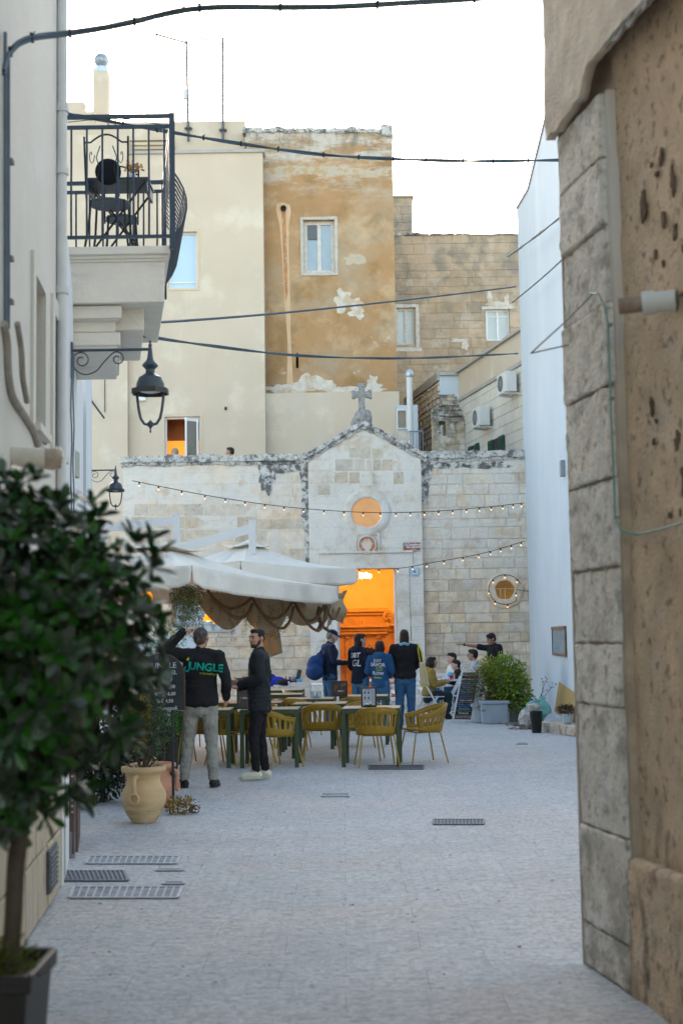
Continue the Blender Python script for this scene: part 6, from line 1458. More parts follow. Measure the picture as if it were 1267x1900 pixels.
# foreground bush
r5 = random.Random(11)
YBu = 4.5; cb_ = at(96, 1205, YBu); bush = base_thing('potted_shrub', 'big dark glossy-leaved shrub close to us on the left, on a single trunk', 'shrub', at(20, 1780, YBu).x, YBu)
m_leafd = M('glossy_dark_leaf', (.042, .092, .034), .35, 6, .38, island=.5, spec=.5, patches=[dict(c=(.05, .09, .03), s=4, lo=.6, hi=.7, f=.5)])
q = MB(); rosettes(q, cb_ + Vector((-.08, 0, .03)), (.375, .34, .47), 330, .082, .036, r5, per=9, shell=.84, lobes=.30)
rosettes(q, cb_ + Vector((-.10, 0, .04)), (.31, .3, .42), 240, .078, .034, r5, per=10, shell=.2, lobes=.15)
rosettes(q, cb_ + Vector((-.2, 0, -.42)), (.20, .22, .17), 80, .075, .032, r5, per=9, shell=.5)
rosettes(q, cb_ + Vector((.15, 0, .10)), (.16, .2, .22), 50, .075, .032, r5, per=9, shell=.8)
q.build('foliage', m_leafd, bush, smooth=70)
tr0 = at(12, 1800, YBu); tr1 = at(34, 1520, YBu); q = MB(); q.tube(smooth_path([Vector((tr0.x, YBu, .5)), Vector((tr0.x + .02, YBu, .75)), Vector((tr1.x, YBu, 1.0)), Vector((tr1.x + .05, YBu, 1.25)), Vector((cb_.x, YBu, 1.5))]), .028, 10)
for k in range(70):
    d = rdir(r5); d.z = abs(d.z) * .8 + .1; s = Vector((cb_.x - .02, YBu, 1.2 + .35 * r5.random())); e = Vector(cb_) + Vector((d.x * .3, d.y * .3, (d.z - .3) * .45)); q.tube([s, s.lerp(e, .5) + rdir(r5) * .04, e], [.011, .008, .004], 5)
q.build('trunk', m_bark, bush, smooth=60)
zr_ = at(65, 1786, YBu).z; xrR = at(64, 1790, YBu - .15).x
plr = base_thing('square_planter', 'dark square plastic planter at the bottom-left corner holding the big shrub', 'planter', xrR - .2, YBu)
q = MB(); cx_ = xrR - .20; 
for z0_, z1_, a_, b_ in ((0, zr_ - .05, .14, .185), (zr_ - .05, zr_, .20, .20)):
    n_ = [(-1, -1), (1, -1), (1, 1), (-1, 1)]; q.add([(cx_ + s * a_, YBu + t * a_, z0_) for s, t in n_] + [(cx_ + s * b_, YBu + t * b_, z1_) for s, t in n_], [(0, 1, 5, 4), (1, 2, 6, 5), (2, 3, 7, 6), (3, 0, 4, 7), (0, 3, 2, 1)])
for k in range(4):
    s, t = n_[k]; s2, t2 = n_[(k + 1) % 4]; q.bar((cx_ + s * .19, YBu + t * .19, zr_ - .01), (cx_ + s2 * .19, YBu + t2 * .19, zr_ - .01), .025, .03)
q.build('box', M('dark_taupe_plastic', (.035, .032, .030), .08, 5, .45), plr, bevel=.006)
q = MB(); q.box(cx_ - .18, cx_ + .18, YBu - .18, YBu + .18, zr_ - .06, zr_ - .035); q.build('soil', M('dark_soil', (.05, .035, .025), .3, 20), plr)
ms = thing('moss_cover', 'yellow-green moss mound growing round the trunk in the dark planter', 'moss', (cx_, YBu, zr_)); q = MB(); sprigs(q, (cx_ + .02, YBu - .02, zr_), (.17, .17, .075), 1500, .022, .007, r5, .8); q.build('moss', M('yellow_green_moss', (.12, .14, .02), .35, 8, .8, island=.3), ms)
# amphora pots
m_terra = M('pale_terracotta', (.56, .40, .22), .1, 5, .75, .25, 40, bdist=.01, stretch=(1, 1, 3), patches=[dict(c=(.22, .12, .05), s=5, st=(.5, .5, 4), lo=.45, hi=.6, f=.85, det=8, z=(.22, .03)), dict(c=(.66, .55, .36), s=3, lo=.52, hi=.65, f=.6)])
m_terra2 = M('pink_terracotta', (.52, .27, .17), .1, 5, .8, .2, 40, patches=[dict(c=(.3, .14, .08), s=4, lo=.55, hi=.65, f=.5)])
def amphora(label, x, y, R_, H, mt, hang=(0,)):
    t = thing('handled_pot', label, 'pot', (0, 0, 0)); q = MB()
    prof = [(.50, 0), (.54, .02), (.80, .18), (.97, .36), (1.0, .48), (.93, .58), (.80, .66), (.72, .74), (.74, .83), (.84, .88), (.98, .91), (1.0, .95), (.98, .99), (.90, 1.0), (.84, .97), (.70, .88), (.66, .78)]
    q.lathe([(r_ * R_, z * H) for r_, z in prof], (0, 0, 0), 40, caps=False); q.lathe([(.001, .86 * H), (.71 * R_, .86 * H)], (0, 0, 0), 32, caps=False); q.build('vessel', mt, t, smooth=60)
    for a in hang:
        q = MB(); d = Vector((math.cos(a), math.sin(a), 0)); q.tube(smooth_path([d * R_ * .78 + Vector((0, 0, H * .84)), d * R_ * 1.02 + Vector((0, 0, H * .80)), d * R_ * 1.08 + Vector((0, 0, H * .68)), d * R_ * .98 + Vector((0, 0, H * .52))]), .022, 8)
        c = d * R_ * 1.10 + Vector((0, 0, H * .46)); s = Vector((-d.y, d.x, 0)); q.tube([c + s * .045 * math.cos(k * .52) + Vector((0, 0, .045 * math.sin(k * .52))) for k in range(12)], .013, 7, closed=True); q.build('handle', mt, t, smooth=60)
    t.location = (x, y, 0); return t
pa = gnd(262, 1531); amphora('big pale clay pot with a ring handle in front, holding a straggly shrub', pa.x, pa.y + .18, .205, .51, m_terra, (R(-105), R(75)))
pb_ = gnd(270, 1500); amphora('pinkish clay pot half hidden behind the big pale pot', pb_.x + .04, pb_.y + .25, .235, .42, m_terra2, (R(-8), R(188)))
sh = base_thing('straggly_shrub', 'straggly yellow-green shrub with twisted stems in the pale clay pot', 'shrub', pa.x, pa.y + .18)
r6 = random.Random(21); cc = Vector((pa.x - .0, pa.y + .2, 0)); q = MB()
for k in range(16):
    e = cc + Vector((r6.uniform(-.18, .2), r6.uniform(-.15, .15), r6.uniform(.75, 1.25))); s = cc + Vector((r6.uniform(-.03, .03), r6.uniform(-.03, .03), .43)); q.tube([s, s.lerp(e, .4) + rdir(r6) * .05, e], [.012, .007, .003], 5)
q.tube([cc + Vector((0, -.05, .43)), cc + Vector((-.12, -.1, .52)), cc + Vector((-.19, -.12, .56))], [.012, .009, .004], 5); q.build('stems', m_bark, sh)
q = MB(); sprigs(q, cc + Vector((.03, 0, .88)), (.19, .17, .36), 2600, .035, .012, r6); q.build('foliage', M('grey_green_leaf', (.06, .10, .05), .35, 6, .6, island=.35), sh)
q = MB(); sprigs(q, cc + Vector((-.02, -.08, .92)), (.09, .08, .3), 700, .035, .013, r6); q.build('yellow_foliage', M('yellowing_leaf', (.24, .17, .03), .3, 6, .6, island=.3), sh)
# arched chalkboard on its stand
sp = gnd(322, 1508); Yc = sp.y; m_brd = M('blackboard_slate', (.022, .026, .03), .25, 5, .6, patches=[dict(c=(.07, .08, .085), s=2, lo=.5, hi=.7, f=.4)]); m_chalk = M('chalk_marks', (.42, .48, .50), .3, 60, .9)
cbd = base_thing('arched_chalkboard', 'arched chalkboard on a thin black stand, partly hidden by the shrub', 'chalkboard', sp.x, Yc)
zb0 = at(320, 1318, Yc).z; zt0 = at(310, 1212, Yc).z; bx1 = at(344, 1300, Yc).x; bx0 = bx1 - .46; zz = zt0 - .23
def arch(inset):
    c_ = (bx0 + bx1) / 2; r_ = (bx1 - bx0) / 2 - inset; return [(bx0 + inset, zb0 + inset), (bx1 - inset, zb0 + inset)] + [(c_ + r_ * math.cos(a), zz + r_ * math.sin(a)) for a in [math.pi * k / 18 for k in range(19)]]
fc_ = front(Yc); q = MB(); q.prism(arch(0), fc_, -.02, .012); q.build('frame', M('dark_wood_frame', (.07, .045, .03), .2, 9), cbd, bevel=.004)
q = MB(); q.prism(arch(.014), fc_, .0125, .016); bo = q.build('board', m_brd, cbd)
cxb = (bx0 + bx1) / 2
for i, (s_, sz, dx) in enumerate([('JUNGLE', .075, .02), ('BAR  DEL', .055, .04), ('GIORNO', .055, .0), ('VINO  5,00', .045, .03), ('SPRITZ  6,00', .045, .02), ('PANINI 4,50', .045, .0), ('Monopoli', .05, .06)]):
    lettering('lettering', s_, sz, m_chalk, cbd, frame_mat((cxb + dx, Yc - .019, zt0 - .12 - i * .068), (1, 0, .02), (0, 0, 1)), .001)
q = MB(); q.tube([(sp.x, Yc + .01, 0), (sp.x - .01, Yc + .02, zb0 + .3)], .013, 8); q.build('pole', m_iron, cbd)
q = MB()
for a in range(3): a_ = a * 2.09 + .5; d = Vector((math.cos(a_), math.sin(a_), 0)); q.tube(smooth_path([Vector((sp.x, Yc, .12)), Vector((sp.x, Yc, .05)) + d * .08, Vector((sp.x, Yc, .07)) + d * .16, Vector((sp.x, Yc, .03)) + d * .2, Vector((sp.x, Yc, .015)) + d * .17]), .008, 6)
q.build('scrolled_foot', m_iron, cbd)
yf = base_thing('dried_flower_wreath', 'yellow dried flower wreath with curled iron on the ground at the chalkboard foot', 'wreath', sp.x + .08, Yc - .1)
q = MB(); sprigs(q, (sp.x + .07, Yc - .1, .07), (.15, .12, .09), 520, .035, .012, r6); q.build('dried_flowers', M('mustard_dry_flower', (.27, .17, .03), .4, 9, .8, island=.3), yf)
q = MB()
for x_, s_ in ((.2, .03), (.1, .045), (.23, .035)): c = Vector((sp.x + x_, Yc - .15, s_ + .012)); q.tube([c + Vector((s_ * math.cos(k * .5), 0, s_ * math.sin(k * .5))) for k in range(13)], .006, 6)
q.build('curled_iron', m_iron, yf)
# dark shrubs and artificial grass figure behind
def bushy(name, label, cx_, cy_, cz_, rad, n, L, Wd, mt, seed, group=None):
    t = thing(name, label, 'shrub', (cx_, cy_, 0), group=group); r = random.Random(seed); q = MB(); sprigs(q, (cx_, cy_, cz_), rad, n, L, Wd, r); q.build('foliage', mt, t)
    q = MB(); q.tube([(cx_, cy_, 0), (cx_, cy_, cz_)], .03, 6)
    for k in range(7): d = rdir(r); q.tube([(cx_, cy_, cz_ - rad[2] * .6), Vector((cx_, cy_, cz_)) + Vector((d.x * rad[0], d.y * rad[1], d.z * rad[2])) * .7], [.02, .006], 5)
    q.build('stems', m_bark, t); return t
m_dk = M('dark_hedge_leaf', (.012, .028, .012), .3, 5, .6, island=.4)
g1 = gnd(182, 1494); bushy('low_dark_shrub', 'low dark round shrub by the left wall behind the clay pots', g1.x, g1.y + .3, .42, (.30, .3, .42), 3800, .05, .02, m_dk, 31)
g1 = gnd(232, 1480); bushy('dark_hedge_plant', 'tall dark plant behind the straggly shrub', g1.x, g1.y + .9, .75, (.3, .3, .72), 4200, .06, .022, m_dk, 32)
m_art = M('artificial_grass_green', (.045, .21, .03), .35, 9, .8, island=.4)
g2 = gnd(303, 1452); bushy('artificial_grass_column', 'bright green bushy column behind the arched chalkboard', g2.x - .03, g2.y + .3, 1.1, (.26, .24, .85), 7000, .04, .01, m_art, 33)
br = base_thing('wooden_barrel', 'dark wooden barrel stand under the bright green column', 'barrel', gnd(308, 1447).x, gnd(308, 1447).y); c = gnd(310, 1447)
q = MB(); q.lathe([(.10, 0), (.12, .15), (.125, .3), (.12, .5), (.1, .62)], (c.x, c.y + .1, 0), 18); q.build('barrel', M('dark_barrel_wood', (.05, .035, .035), .3, 8, .8), br, smooth=50)
# hanging vines from the umbrella corner
vn = thing('hanging_vines', 'clump of green vines hanging from the nearer umbrella corner above the hand-on-head man', 'plant', (at(345, 1100, 18).x, 18, 2)); r7 = random.Random(8); q = MB(); q2 = MB()
for k in range(90):
    a = at(r7.uniform(318, 374), r7.uniform(1080, 1100), r7.uniform(17.7, 18.6)); Ls = r7.uniform(.2, .72) * (1.0 if a.x > at(330, 0, 18).x else .8); x, y, z = a; n = int(Ls / .035)
    for j in range(n):
        p = Vector((x + .02 * math.sin(j * .5 + k), y, z - j * .035)); 
        for s in (-1, 1): leafmesh(q if k % 3 else q2, p, Vector((s * .8, r7.uniform(-.5, .5), -.9)), rdir(r7), .05, .010)
q.build('vine', M('vine_green', (.06, .10, .025), .4, 6, .6, island=.3), vn); q2.build('brown_vine', M('brown_vine', (.16, .10, .03), .4, 6, .6, island=.3), vn)
vn2 = thing('trailing_vines', 'thin brown-green vines dangling behind the heads of the two waiters', 'plant', (at(460, 1130, 21).x, 21, 2)); q = MB()
for k in range(34):
    a = at(r7.uniform(385, 545), r7.uniform(1105, 1135), r7.uniform(20.2, 21.0)); Ls = r7.uniform(.15, .55); x, y, z = a
    for j in range(int(Ls / .04)): 
        for s in (-1, 1): leafmesh(q, Vector((x + .02 * math.sin(j * .6 + k), y, z - j * .04)), Vector((s * .6, r7.uniform(-.5, .5), -1)), rdir(r7), .045, .012)
q.build('vine', M('olive_vine', (.13, .11, .03), .4, 6, .6, island=.3), vn2)
# screen / window grid on the left chapel wall behind the waiters
t = base_thing('barred_window', 'white-barred window low on the chapel wall behind the hanging vines', 'window', at(380, 1150, YH).x, YH - .05)
a = rect_px(325, 428, 1118, 1172, YH - .05); q = MB(); q.box(a[0], a[1], YH - .06, YH - .03, a[2], a[3]); q.build('pane', M('sky_blue_glass', (.42, .56, .66)), t)
q = MB()
for k in range(7): x = a[0] + (a[1] - a[0]) * k / 6; q.box(x - .015, x + .015, YH - .1, YH - .07, a[2], a[3])
for k in range(5): z = a[2] + (a[3] - a[2]) * k / 4; q.box(a[0], a[1], YH - .12, YH - .1, z - .015, z + .015)
q.build('bars', M('old_pale_bars', (.45, .40, .33), .1), t)
t = base_thing('white_screen', 'plain white wall panel behind the hand-on-head man and the chalkboard', 'panel', at(345, 1230, 30).x, 30); a = rect_px(300, 372, 1180, 1260, 30); q = MB(); q.box(a[0] - .6, a[1], 30, 30.06, 0, a[3]); q.build('panel', m_white, t); q = MB(); q.box(a[0] - .6, a[1] + .02, 29.98, 30.08, a[3], a[3] + .05); q.build('cap_rail', m_frame, t)

# ================================================================= right-hand group: chalkboard, planters, clutter
Ys = 25.6; ab = gnd(858, 1341); Ys = ab.y
sb = base_thing('scroll_framed_chalkboard', 'leaning chalkboard menu in a white scrolled iron frame left of the green planter', 'chalkboard', ab.x, Ys)
def SB(px, py, dy=0): return at(px, py, Ys + dy + (1343 - py) / 105 * .12)
pA, pB, pC, pD = SB(840, 1336), SB(874, 1337), SB(890, 1246), SB(857, 1246)
cx4 = [pA, pB, pC, pD]
q = MB(); nrm = (pB - pA).cross(pD - pA).normalized()
if nrm.y > 0: nrm = -nrm
ins = [p.lerp(sum(cx4, Vector()) / 4, .04) for p in cx4]; q.add([p + nrm * .004 for p in ins] + [p - nrm * .01 for p in ins], [(0, 1, 2, 3), (7, 6, 5, 4), (0, 1, 5, 4), (1, 2, 6, 5), (2, 3, 7, 6), (3, 0, 4, 7)]); q.build('board', M('blackboard_brown_black', (.03, .022, .02), .2, 5, .6), sb)
q = MB()
for i in range(4): q.bar(cx4[i], cx4[(i + 1) % 4], .03, .035, nrm)
q.build('frame', m_wc, sb)
q = MB(); ex = (pB - pA).normalized(); ez = (pD - pA).normalized()
def scr(c, s, flip=1, n=14): q.tube([c + ex * flip * s * (1 - k / n * .7) * math.cos(k * .55) + ez * s * (1 - k / n * .7) * math.sin(k * .55) for k in range(n)], .012, 6)
for c, s, f in ((pA - ez * .06 + ex * .06, .07, 1), (pA - ez * .06 - ex * .03, .06, -1), (pB - ez * .06 - ex * .06, .07, -1), (pB - ez * .05 + ex * .05, .07, 1), (pD + ez * .06 + ex * .06, .06, 1), (pD + ez * .1 + ex * .0, .05, -1), (pC + ez * .07 - ex * .05, .06, -1), (pC + ez * .08 + ex * .02, .05, 1), (pB + ex * .05 + ez * .12, .06, 1), (pB + ex * .05 + ez * .25, .05, -1), (pC + ex * .05 - ez * .15, .05, 1), (pC + ex * .05 - ez * .3, .05, -1), (pA + ez * .12 - ex * .03, .05, -1)): scr(c, s, f)
q.tube([pC + ex * .05, pB + ex * .06], .014, 6)
q.build('scrollwork', m_wc, sb, smooth=60)
q = MB(); back_ = Vector((0, .35, 0)); q.bar(pD, Vector((pA.x + .1, Ys + .5, 0)), .03, .03); q.bar(pC, Vector((pB.x + .1, Ys + .5, 0)), .03, .03); q.build('rear_leg', m_wc, sb)
cols = [M('chalk_pink', (.45, .35, .32), .3, 50), M('chalk_white', (.5, .46, .42), .3, 50), M('chalk_blue', (.1, .38, .52), .3, 50), M('chalk_violet', (.3, .2, .42), .3, 50), M('chalk_teal', (.08, .42, .42), .3, 50), M('chalk_deep_blue', (.1, .18, .5), .3, 50)]
lines = [('FRIZZANTE', 0, .125), ('spritz del giorno', 1, .075), ('Birra alla spina', 2, .085), ('Primitivo', 3, .10), ('Vino Bianco', 4, .09), ('Limoncello', 5, .09), ('acqua e caffe', 1, .075), ('Bibite miste', 5, .09), ('Aperitivo', 4, .095), ('Focaccia', 1, .09), ('BRUSCHETTE MISTE', 0, .075)]
cen = lambda v: pA.lerp(pB, .5).lerp(pD.lerp(pC, .5), v)
for i, (s_, ci, sz) in enumerate(lines): lettering('lettering', s_, sz * .62, cols[ci], sb, frame_mat(cen(.93 - i * .087) + nrm * .010, tuple(ex), tuple(nrm.cross(ex))), .0015)
for i in range(1, 10): q = MB(); c = cen(.885 - i * .087) + nrm * .008; q.bar(c - ex * .15, c + ex * .15, .004, .004, nrm); q.build('chalk_line', cols[1], sb)
# planters
m_pl = M('pale_blue_grey_planter', (.36, .43, .49), .06, 5, .6, patches=[dict(c=(.2, .13, .08), s=7, lo=.63, hi=.68, f=.7, det=9)])
def tub(label, px0, px1, pyb, hgt, mt, tap=.86, dd=.5):
    a = gnd(px0, pyb); b = gnd(px1, pyb); y = a.y; x0_, x1_ = a.x, b.x; t = thing('planter_tub', label, 'planter', ((x0_ + x1_) / 2, y, 0)); cx = (x0_ + x1_) / 2; hw = (x1_ - x0_) / 2; d2 = dd / 2
    q = MB(); n_ = [(-1, -1), (1, -1), (1, 1), (-1, 1)]; cy = y + d2
    q.add([(cx + s * hw * tap, cy + u * d2 * tap, 0) for s, u in n_] + [(cx + s * hw, cy + u * d2, hgt - .06) for s, u in n_], [(0, 1, 5, 4), (1, 2, 6, 5), (2, 3, 7, 6), (3, 0, 4, 7), (0, 3, 2, 1), (4, 5, 6, 7)]); q.build('tub', mt, t, bevel=.02)
    q = MB(); q.box(cx - hw - .025, cx + hw + .025, cy - d2 - .025, cy + d2 + .025, hgt - .06, hgt); q.build('rim', mt, t, bevel=.012); return cx, cy
cx1_, cy1_ = tub('large blue-grey planter with a broken patch, holding the bright green bush', 893, 945, 1344, .43, m_pl)
cx2_, cy2_ = tub('smaller grey planter behind and right of the large one', 944, 966, 1340, .36, M('grey_planter', (.27, .32, .34), .08, 5, .7))
cx3_, cy3_ = tub('low white planter box left of the large blue-grey one', 878, 896, 1342, .36, M('off_white_planter', (.5, .54, .58), .06, 5, .6))
r8 = random.Random(44)
bg_ = thing('green_bush', 'bright lime-green leafy bush with brown twigs in the blue-grey planter', 'shrub', (cx1_, cy1_, .4))
m_lime = M('lime_leaf', (.19, .30, .015), .3, 5, .55, island=.35); m_ol = M('olive_twig_leaf', (.11, .10, .03), .3, 6, .7, island=.4)
q = MB(); c = at(937, 1262, cy1_); sprigs(q, c, (.40, .32, .48), 3600, .055, .030, r8); c2 = at(960, 1290, cy1_); sprigs(q, c2, (.26, .25, .34), 1500, .055, .030, r8); q.build('foliage', m_lime, bg_)
q = MB(); c = at(893, 1275, cy1_); sprigs(q, c, (.30, .25, .40), 2600, .05, .008, r8); c = at(955, 1300, cy1_); sprigs(q, c, (.35, .2, .15), 900, .05, .01, r8); q.build('twiggy_growth', m_ol, bg_)
q = MB()
for k in range(40): s = Vector((cx1_ + r8.uniform(-.2, .2), cy1_, .38)); e = at(r8.uniform(880, 970), r8.uniform(1235, 1300), cy1_ + r8.uniform(-.2, .2)); q.tube([s, s.lerp(e, .5) + rdir(r8) * .06, e], [.01, .006, .003], 4)
q.build('stems', m_bark, bg_)
q = MB(); c = at(905, 1240, cy1_); sprigs(q, c, (.22, .2, .25), 600, .05, .025, r8); q.build('yellow_foliage', M('yellow_lime_leaf', (.28, .30, .02), .3, 5, .55, island=.3), bg_)
# sack plant / cactus, teal bag, trough, pot, board
def atb(px, py): return gnd(px, py)
c = atb(978, 1352); cs = thing('shell_covered_pot', 'white rough shell-covered pot with dead grey leaves at its base', 'pot', tuple(c)); q = MB()
q.lathe([(.12, 0), (.15, .08), (.14, .2), (.11, .3), (.08, .34)], (c.x, c.y, 0), 18); q.ball((c.x + .12, c.y, .38), (.13, .1, .07)); q.build('pot', M('white_shells', (.60, .57, .53), .3, 14, .9, 1.0, 30, bdist=.05), cs, smooth=40, sub=1, amp=.05, nsc=9)
q = MB(); sprigs(q, (c.x - .05, c.y - .12, .05), (.26, .12, .06), 160, .10, .03, r8, 0); q.build('dead_leaves', M('grey_dead_leaf', (.25, .21, .16), .3, 8, .9, island=.3), cs)
c = atb(1002, 1352); tbg = thing('teal_bag', 'teal green plastic bag among the pots by the white wall', 'bag', tuple(c)); q = MB(); q.ball((c.x, c.y + .15, .32), (.20, .16, .20), 20, 12); q.ball((c.x + .06, c.y + .15, .5), (.07, .06, .1)); q.build('bag', M('teal_plastic', (.16, .42, .38), .25, 6, .35, .6, 9, bdist=.1), tbg, smooth=60, sub=1, amp=.08, nsc=6)
tt = thing('thin_weeds', 'thin green weeds sprouting from the pots beside the white wall', 'plant', (c.x, c.y, .4)); q = MB()
for k in range(10):
    e = Vector((c.x + r8.uniform(-.3, .3), c.y + .2, r8.uniform(.6, .85))); q.tube([Vector((c.x + r8.uniform(-.1, .1), c.y + .2, .35)), e], .004, 4)
    for j in range(6): leafmesh(q, e + rdir(r8) * .05, rdir(r8), rdir(r8), .045, .02)
q.build('stems', M('deep_leaf_green', (.03, .09, .03)), tt)
c = atb(998, 1360); kb = thing('black_container', 'black tub standing left of the stone trough', 'container', tuple(c)); q = MB(); q.lathe([(.08, 0), (.11, .36), (.1, .36), (.09, .3)], (c.x - .02, c.y + .05, 0), 14, caps=False); q.build('tub', m_bk, kb, smooth=40)
P1, P2 = atb(1002, 1358), atb(1077, 1368); trg = thing('stone_trough', 'chipped white and tan stone trough on the ground by the white wall', 'trough', tuple(P1.lerp(P2, .5))); q = MB(); dT = (P2 - P1).normalized(); nT = Vector((-dT.y, dT.x, 0)) * .34; H1 = .17
vs = [P1 - Vector((0, 0, 0)), P2, P2 + nT, P1 + nT]; ou = [P1 - dT * .05, P2 + dT * .03, P2 + nT + dT * .03, P1 + nT - dT * .05]
q.add([v for v in vs] + [v + Vector((0, 0, H1)) for v in ou], [(0, 1, 5, 4), (1, 2, 6, 5), (2, 3, 7, 6), (3, 0, 4, 7), (0, 3, 2, 1), (4, 5, 6, 7)]); q.build('trough', M('chipped_painted_stone', (.52, .46, .38), .12, 5, .9, .4, 30, patches=[dict(c=(.30, .17, .09), s=5, lo=.5, hi=.58, f=.8, det=9), dict(c=(.68, .68, .66), s=3, lo=.5, hi=.6, f=.7)]), trg, sub=3, amp=.035, nsc=7)
c = P1.lerp(P2, .45) + nT * .5 + Vector((0, 0, H1)); wp = thing('small_white_pot', 'small white pot with a dark dry plant on the stone trough', 'pot', tuple(c)); q = MB(); q.lathe([(.07, 0), (.10, .14), (.105, .16), (.09, .16)], c, 18, caps=True); q.build('pot', m_white, wp, smooth=40)
q = MB(); sprigs(q, c + Vector((0, 0, .22)), (.15, .12, .08), 900, .05, .008, r8); q.build('dry_plant', M('dry_dark_plant', (.07, .045, .035), .3, 8, .9, island=.3), wp)
bd = thing('tan_board', 'tan cardboard panel leaning on the white wall behind the trough', 'board', tuple(P2)); b0 = wpt(1040, 1344, N0, QWH); b1 = wpt(1074, 1357, N0, QWH); q = MB(); off = Vector((-.12, 0, 0)); b0.z = .17; b1.z = .13; h0, h1 = .56, .48
q.add([b0 + off, b1 + off, b1 + Vector((-.02, 0, h1)), b0 + Vector((-.02, 0, h0))] + [v + Vector((.015, 0, 0)) for v in (b0 + off, b1 + off, b1 + Vector((-.02, 0, h1)), b0 + Vector((-.02, 0, h0)))], [(0, 1, 2, 3), (7, 6, 5, 4), (0, 1, 5, 4), (1, 2, 6, 5), (2, 3, 7, 6), (3, 0, 4, 7)]); q.build('panel', M('tan_cardboard', (.42, .28, .10), .08, 4, .8), bd)
# ================================================================= people
LOCAL = True
m_skin = M('skin', (.42, .235, .16), .05, 8, .5, sss=.1); m_skin_l = M('light_skin', (.55, .35, .27), .05, 8, .5, sss=.1); m_skin_d = M('tan_skin', (.34, .18, .115), .05, 8, .5)
m_eyes = M('dark_eyes', (.02, .015, .012), 0, 3, .2); m_lips = M('lips', (.33, .13, .11), .05, 8, .5)
def remesh(o, vx, it=4, ds=0, dsz=.1):
    r = o.modifiers.new('remesh', 'REMESH'); r.mode = 'VOXEL'; r.voxel_size = vx; r.use_smooth_shade = True
    s = o.modifiers.new('smooth', 'SMOOTH'); s.iterations = it + 4; s.factor = .7
    if ds: displace(o, ds, dsz)
    return o
def V(*a): return Vector(a)
def hand(q, wrist, d, n, side, curl=.5, sc=1.0, spread=1.0):
    """palm + four unequal fingers + thumb; d: along the hand, n: palm normal (fingers bend towards n), side: +1/-1 thumb side"""
    d = Vector(d).normalized(); n = (Vector(n) - d * Vector(n).dot(d)).normalized(); s = d.cross(n) * side
    for k in range(4):
        off = (k - 1.5) * .0185 * sc; q.cap(wrist + s * off * .55, wrist + d * .082 * sc + s * off, .015 * sc, .0125 * sc, 8)
    for k, (L, rr) in enumerate(((.070, .0092), (.078, .0095), (.073, .009), (.057, .008))):
        off = (1.5 - k) * .0190 * sc * spread; p = wrist + d * .082 * sc + s * off; a = 0; seg = (.46, .30, .24)
        for j in range(3):
            a += curl * (.55 + .25 * j) * (1 + .08 * k); dd = d * math.cos(a) + n * math.sin(a) + s * (1.5 - k) * .05 * spread; e = p + dd * L * seg[j] * sc; q.cap(p, e, rr * sc * (1 - .08 * j), rr * sc * (.92 - .08 * j), 8); p = e
    p = wrist + d * .02 * sc + s * .028 * sc; e = p + (d * .6 + s * .55 + n * .35).normalized() * .042 * sc; q.cap(p, e, .014 * sc, .0115 * sc, 8); q.cap(e, e + (d * .8 + s * (.2 - .3 * curl) + n * (.3 + .3 * curl)).normalized() * .036 * sc, .011 * sc, .009 * sc, 8)
def rotm(yaw, pitch=0, roll=0): return Matrix.Rotation(R(yaw), 3, 'Z') @ Matrix.Rotation(R(pitch), 3, 'X') @ Matrix.Rotation(R(roll), 3, 'Y')
def head_shape(q, c, Rm, s=1.0, nose=1.0, jaw=1.0):
    """faces +y locally"""
    def E(x, y, z, rx, ry, rz): q.ball(c + Rm @ (V(x, y, z) * s), (rx * s, ry * s, rz * s), 16, 12, Rm)
    E(0, -.012, .030, .076, .096, .088); E(0, .028, -.012, .064, .066, .085); E(0, .034, -.068, .050 * jaw, .048, .040)
    E(0, .058, -.088, .024, .024, .020); E(0, .078, .028, .050, .016, .012); E(.034, .052, -.022, .026, .028, .024); E(-.034, .052, -.022, .026, .028, .024)
    a = c + Rm @ (V(0, .086, .018) * s); b = c + Rm @ (V(0, .106 + .006 * nose, -.022) * s); q.cap(a, b, .009 * s, .0135 * s, 8)
    E(.012, .092, -.028, .009, .010, .008); E(-.012, .092, -.028, .009, .010, .008); E(0, .084, -.052, .024, .011, .009)
    for sx in (-1, 1): E(sx * .080, -.006, .0, .010, .019, .031)
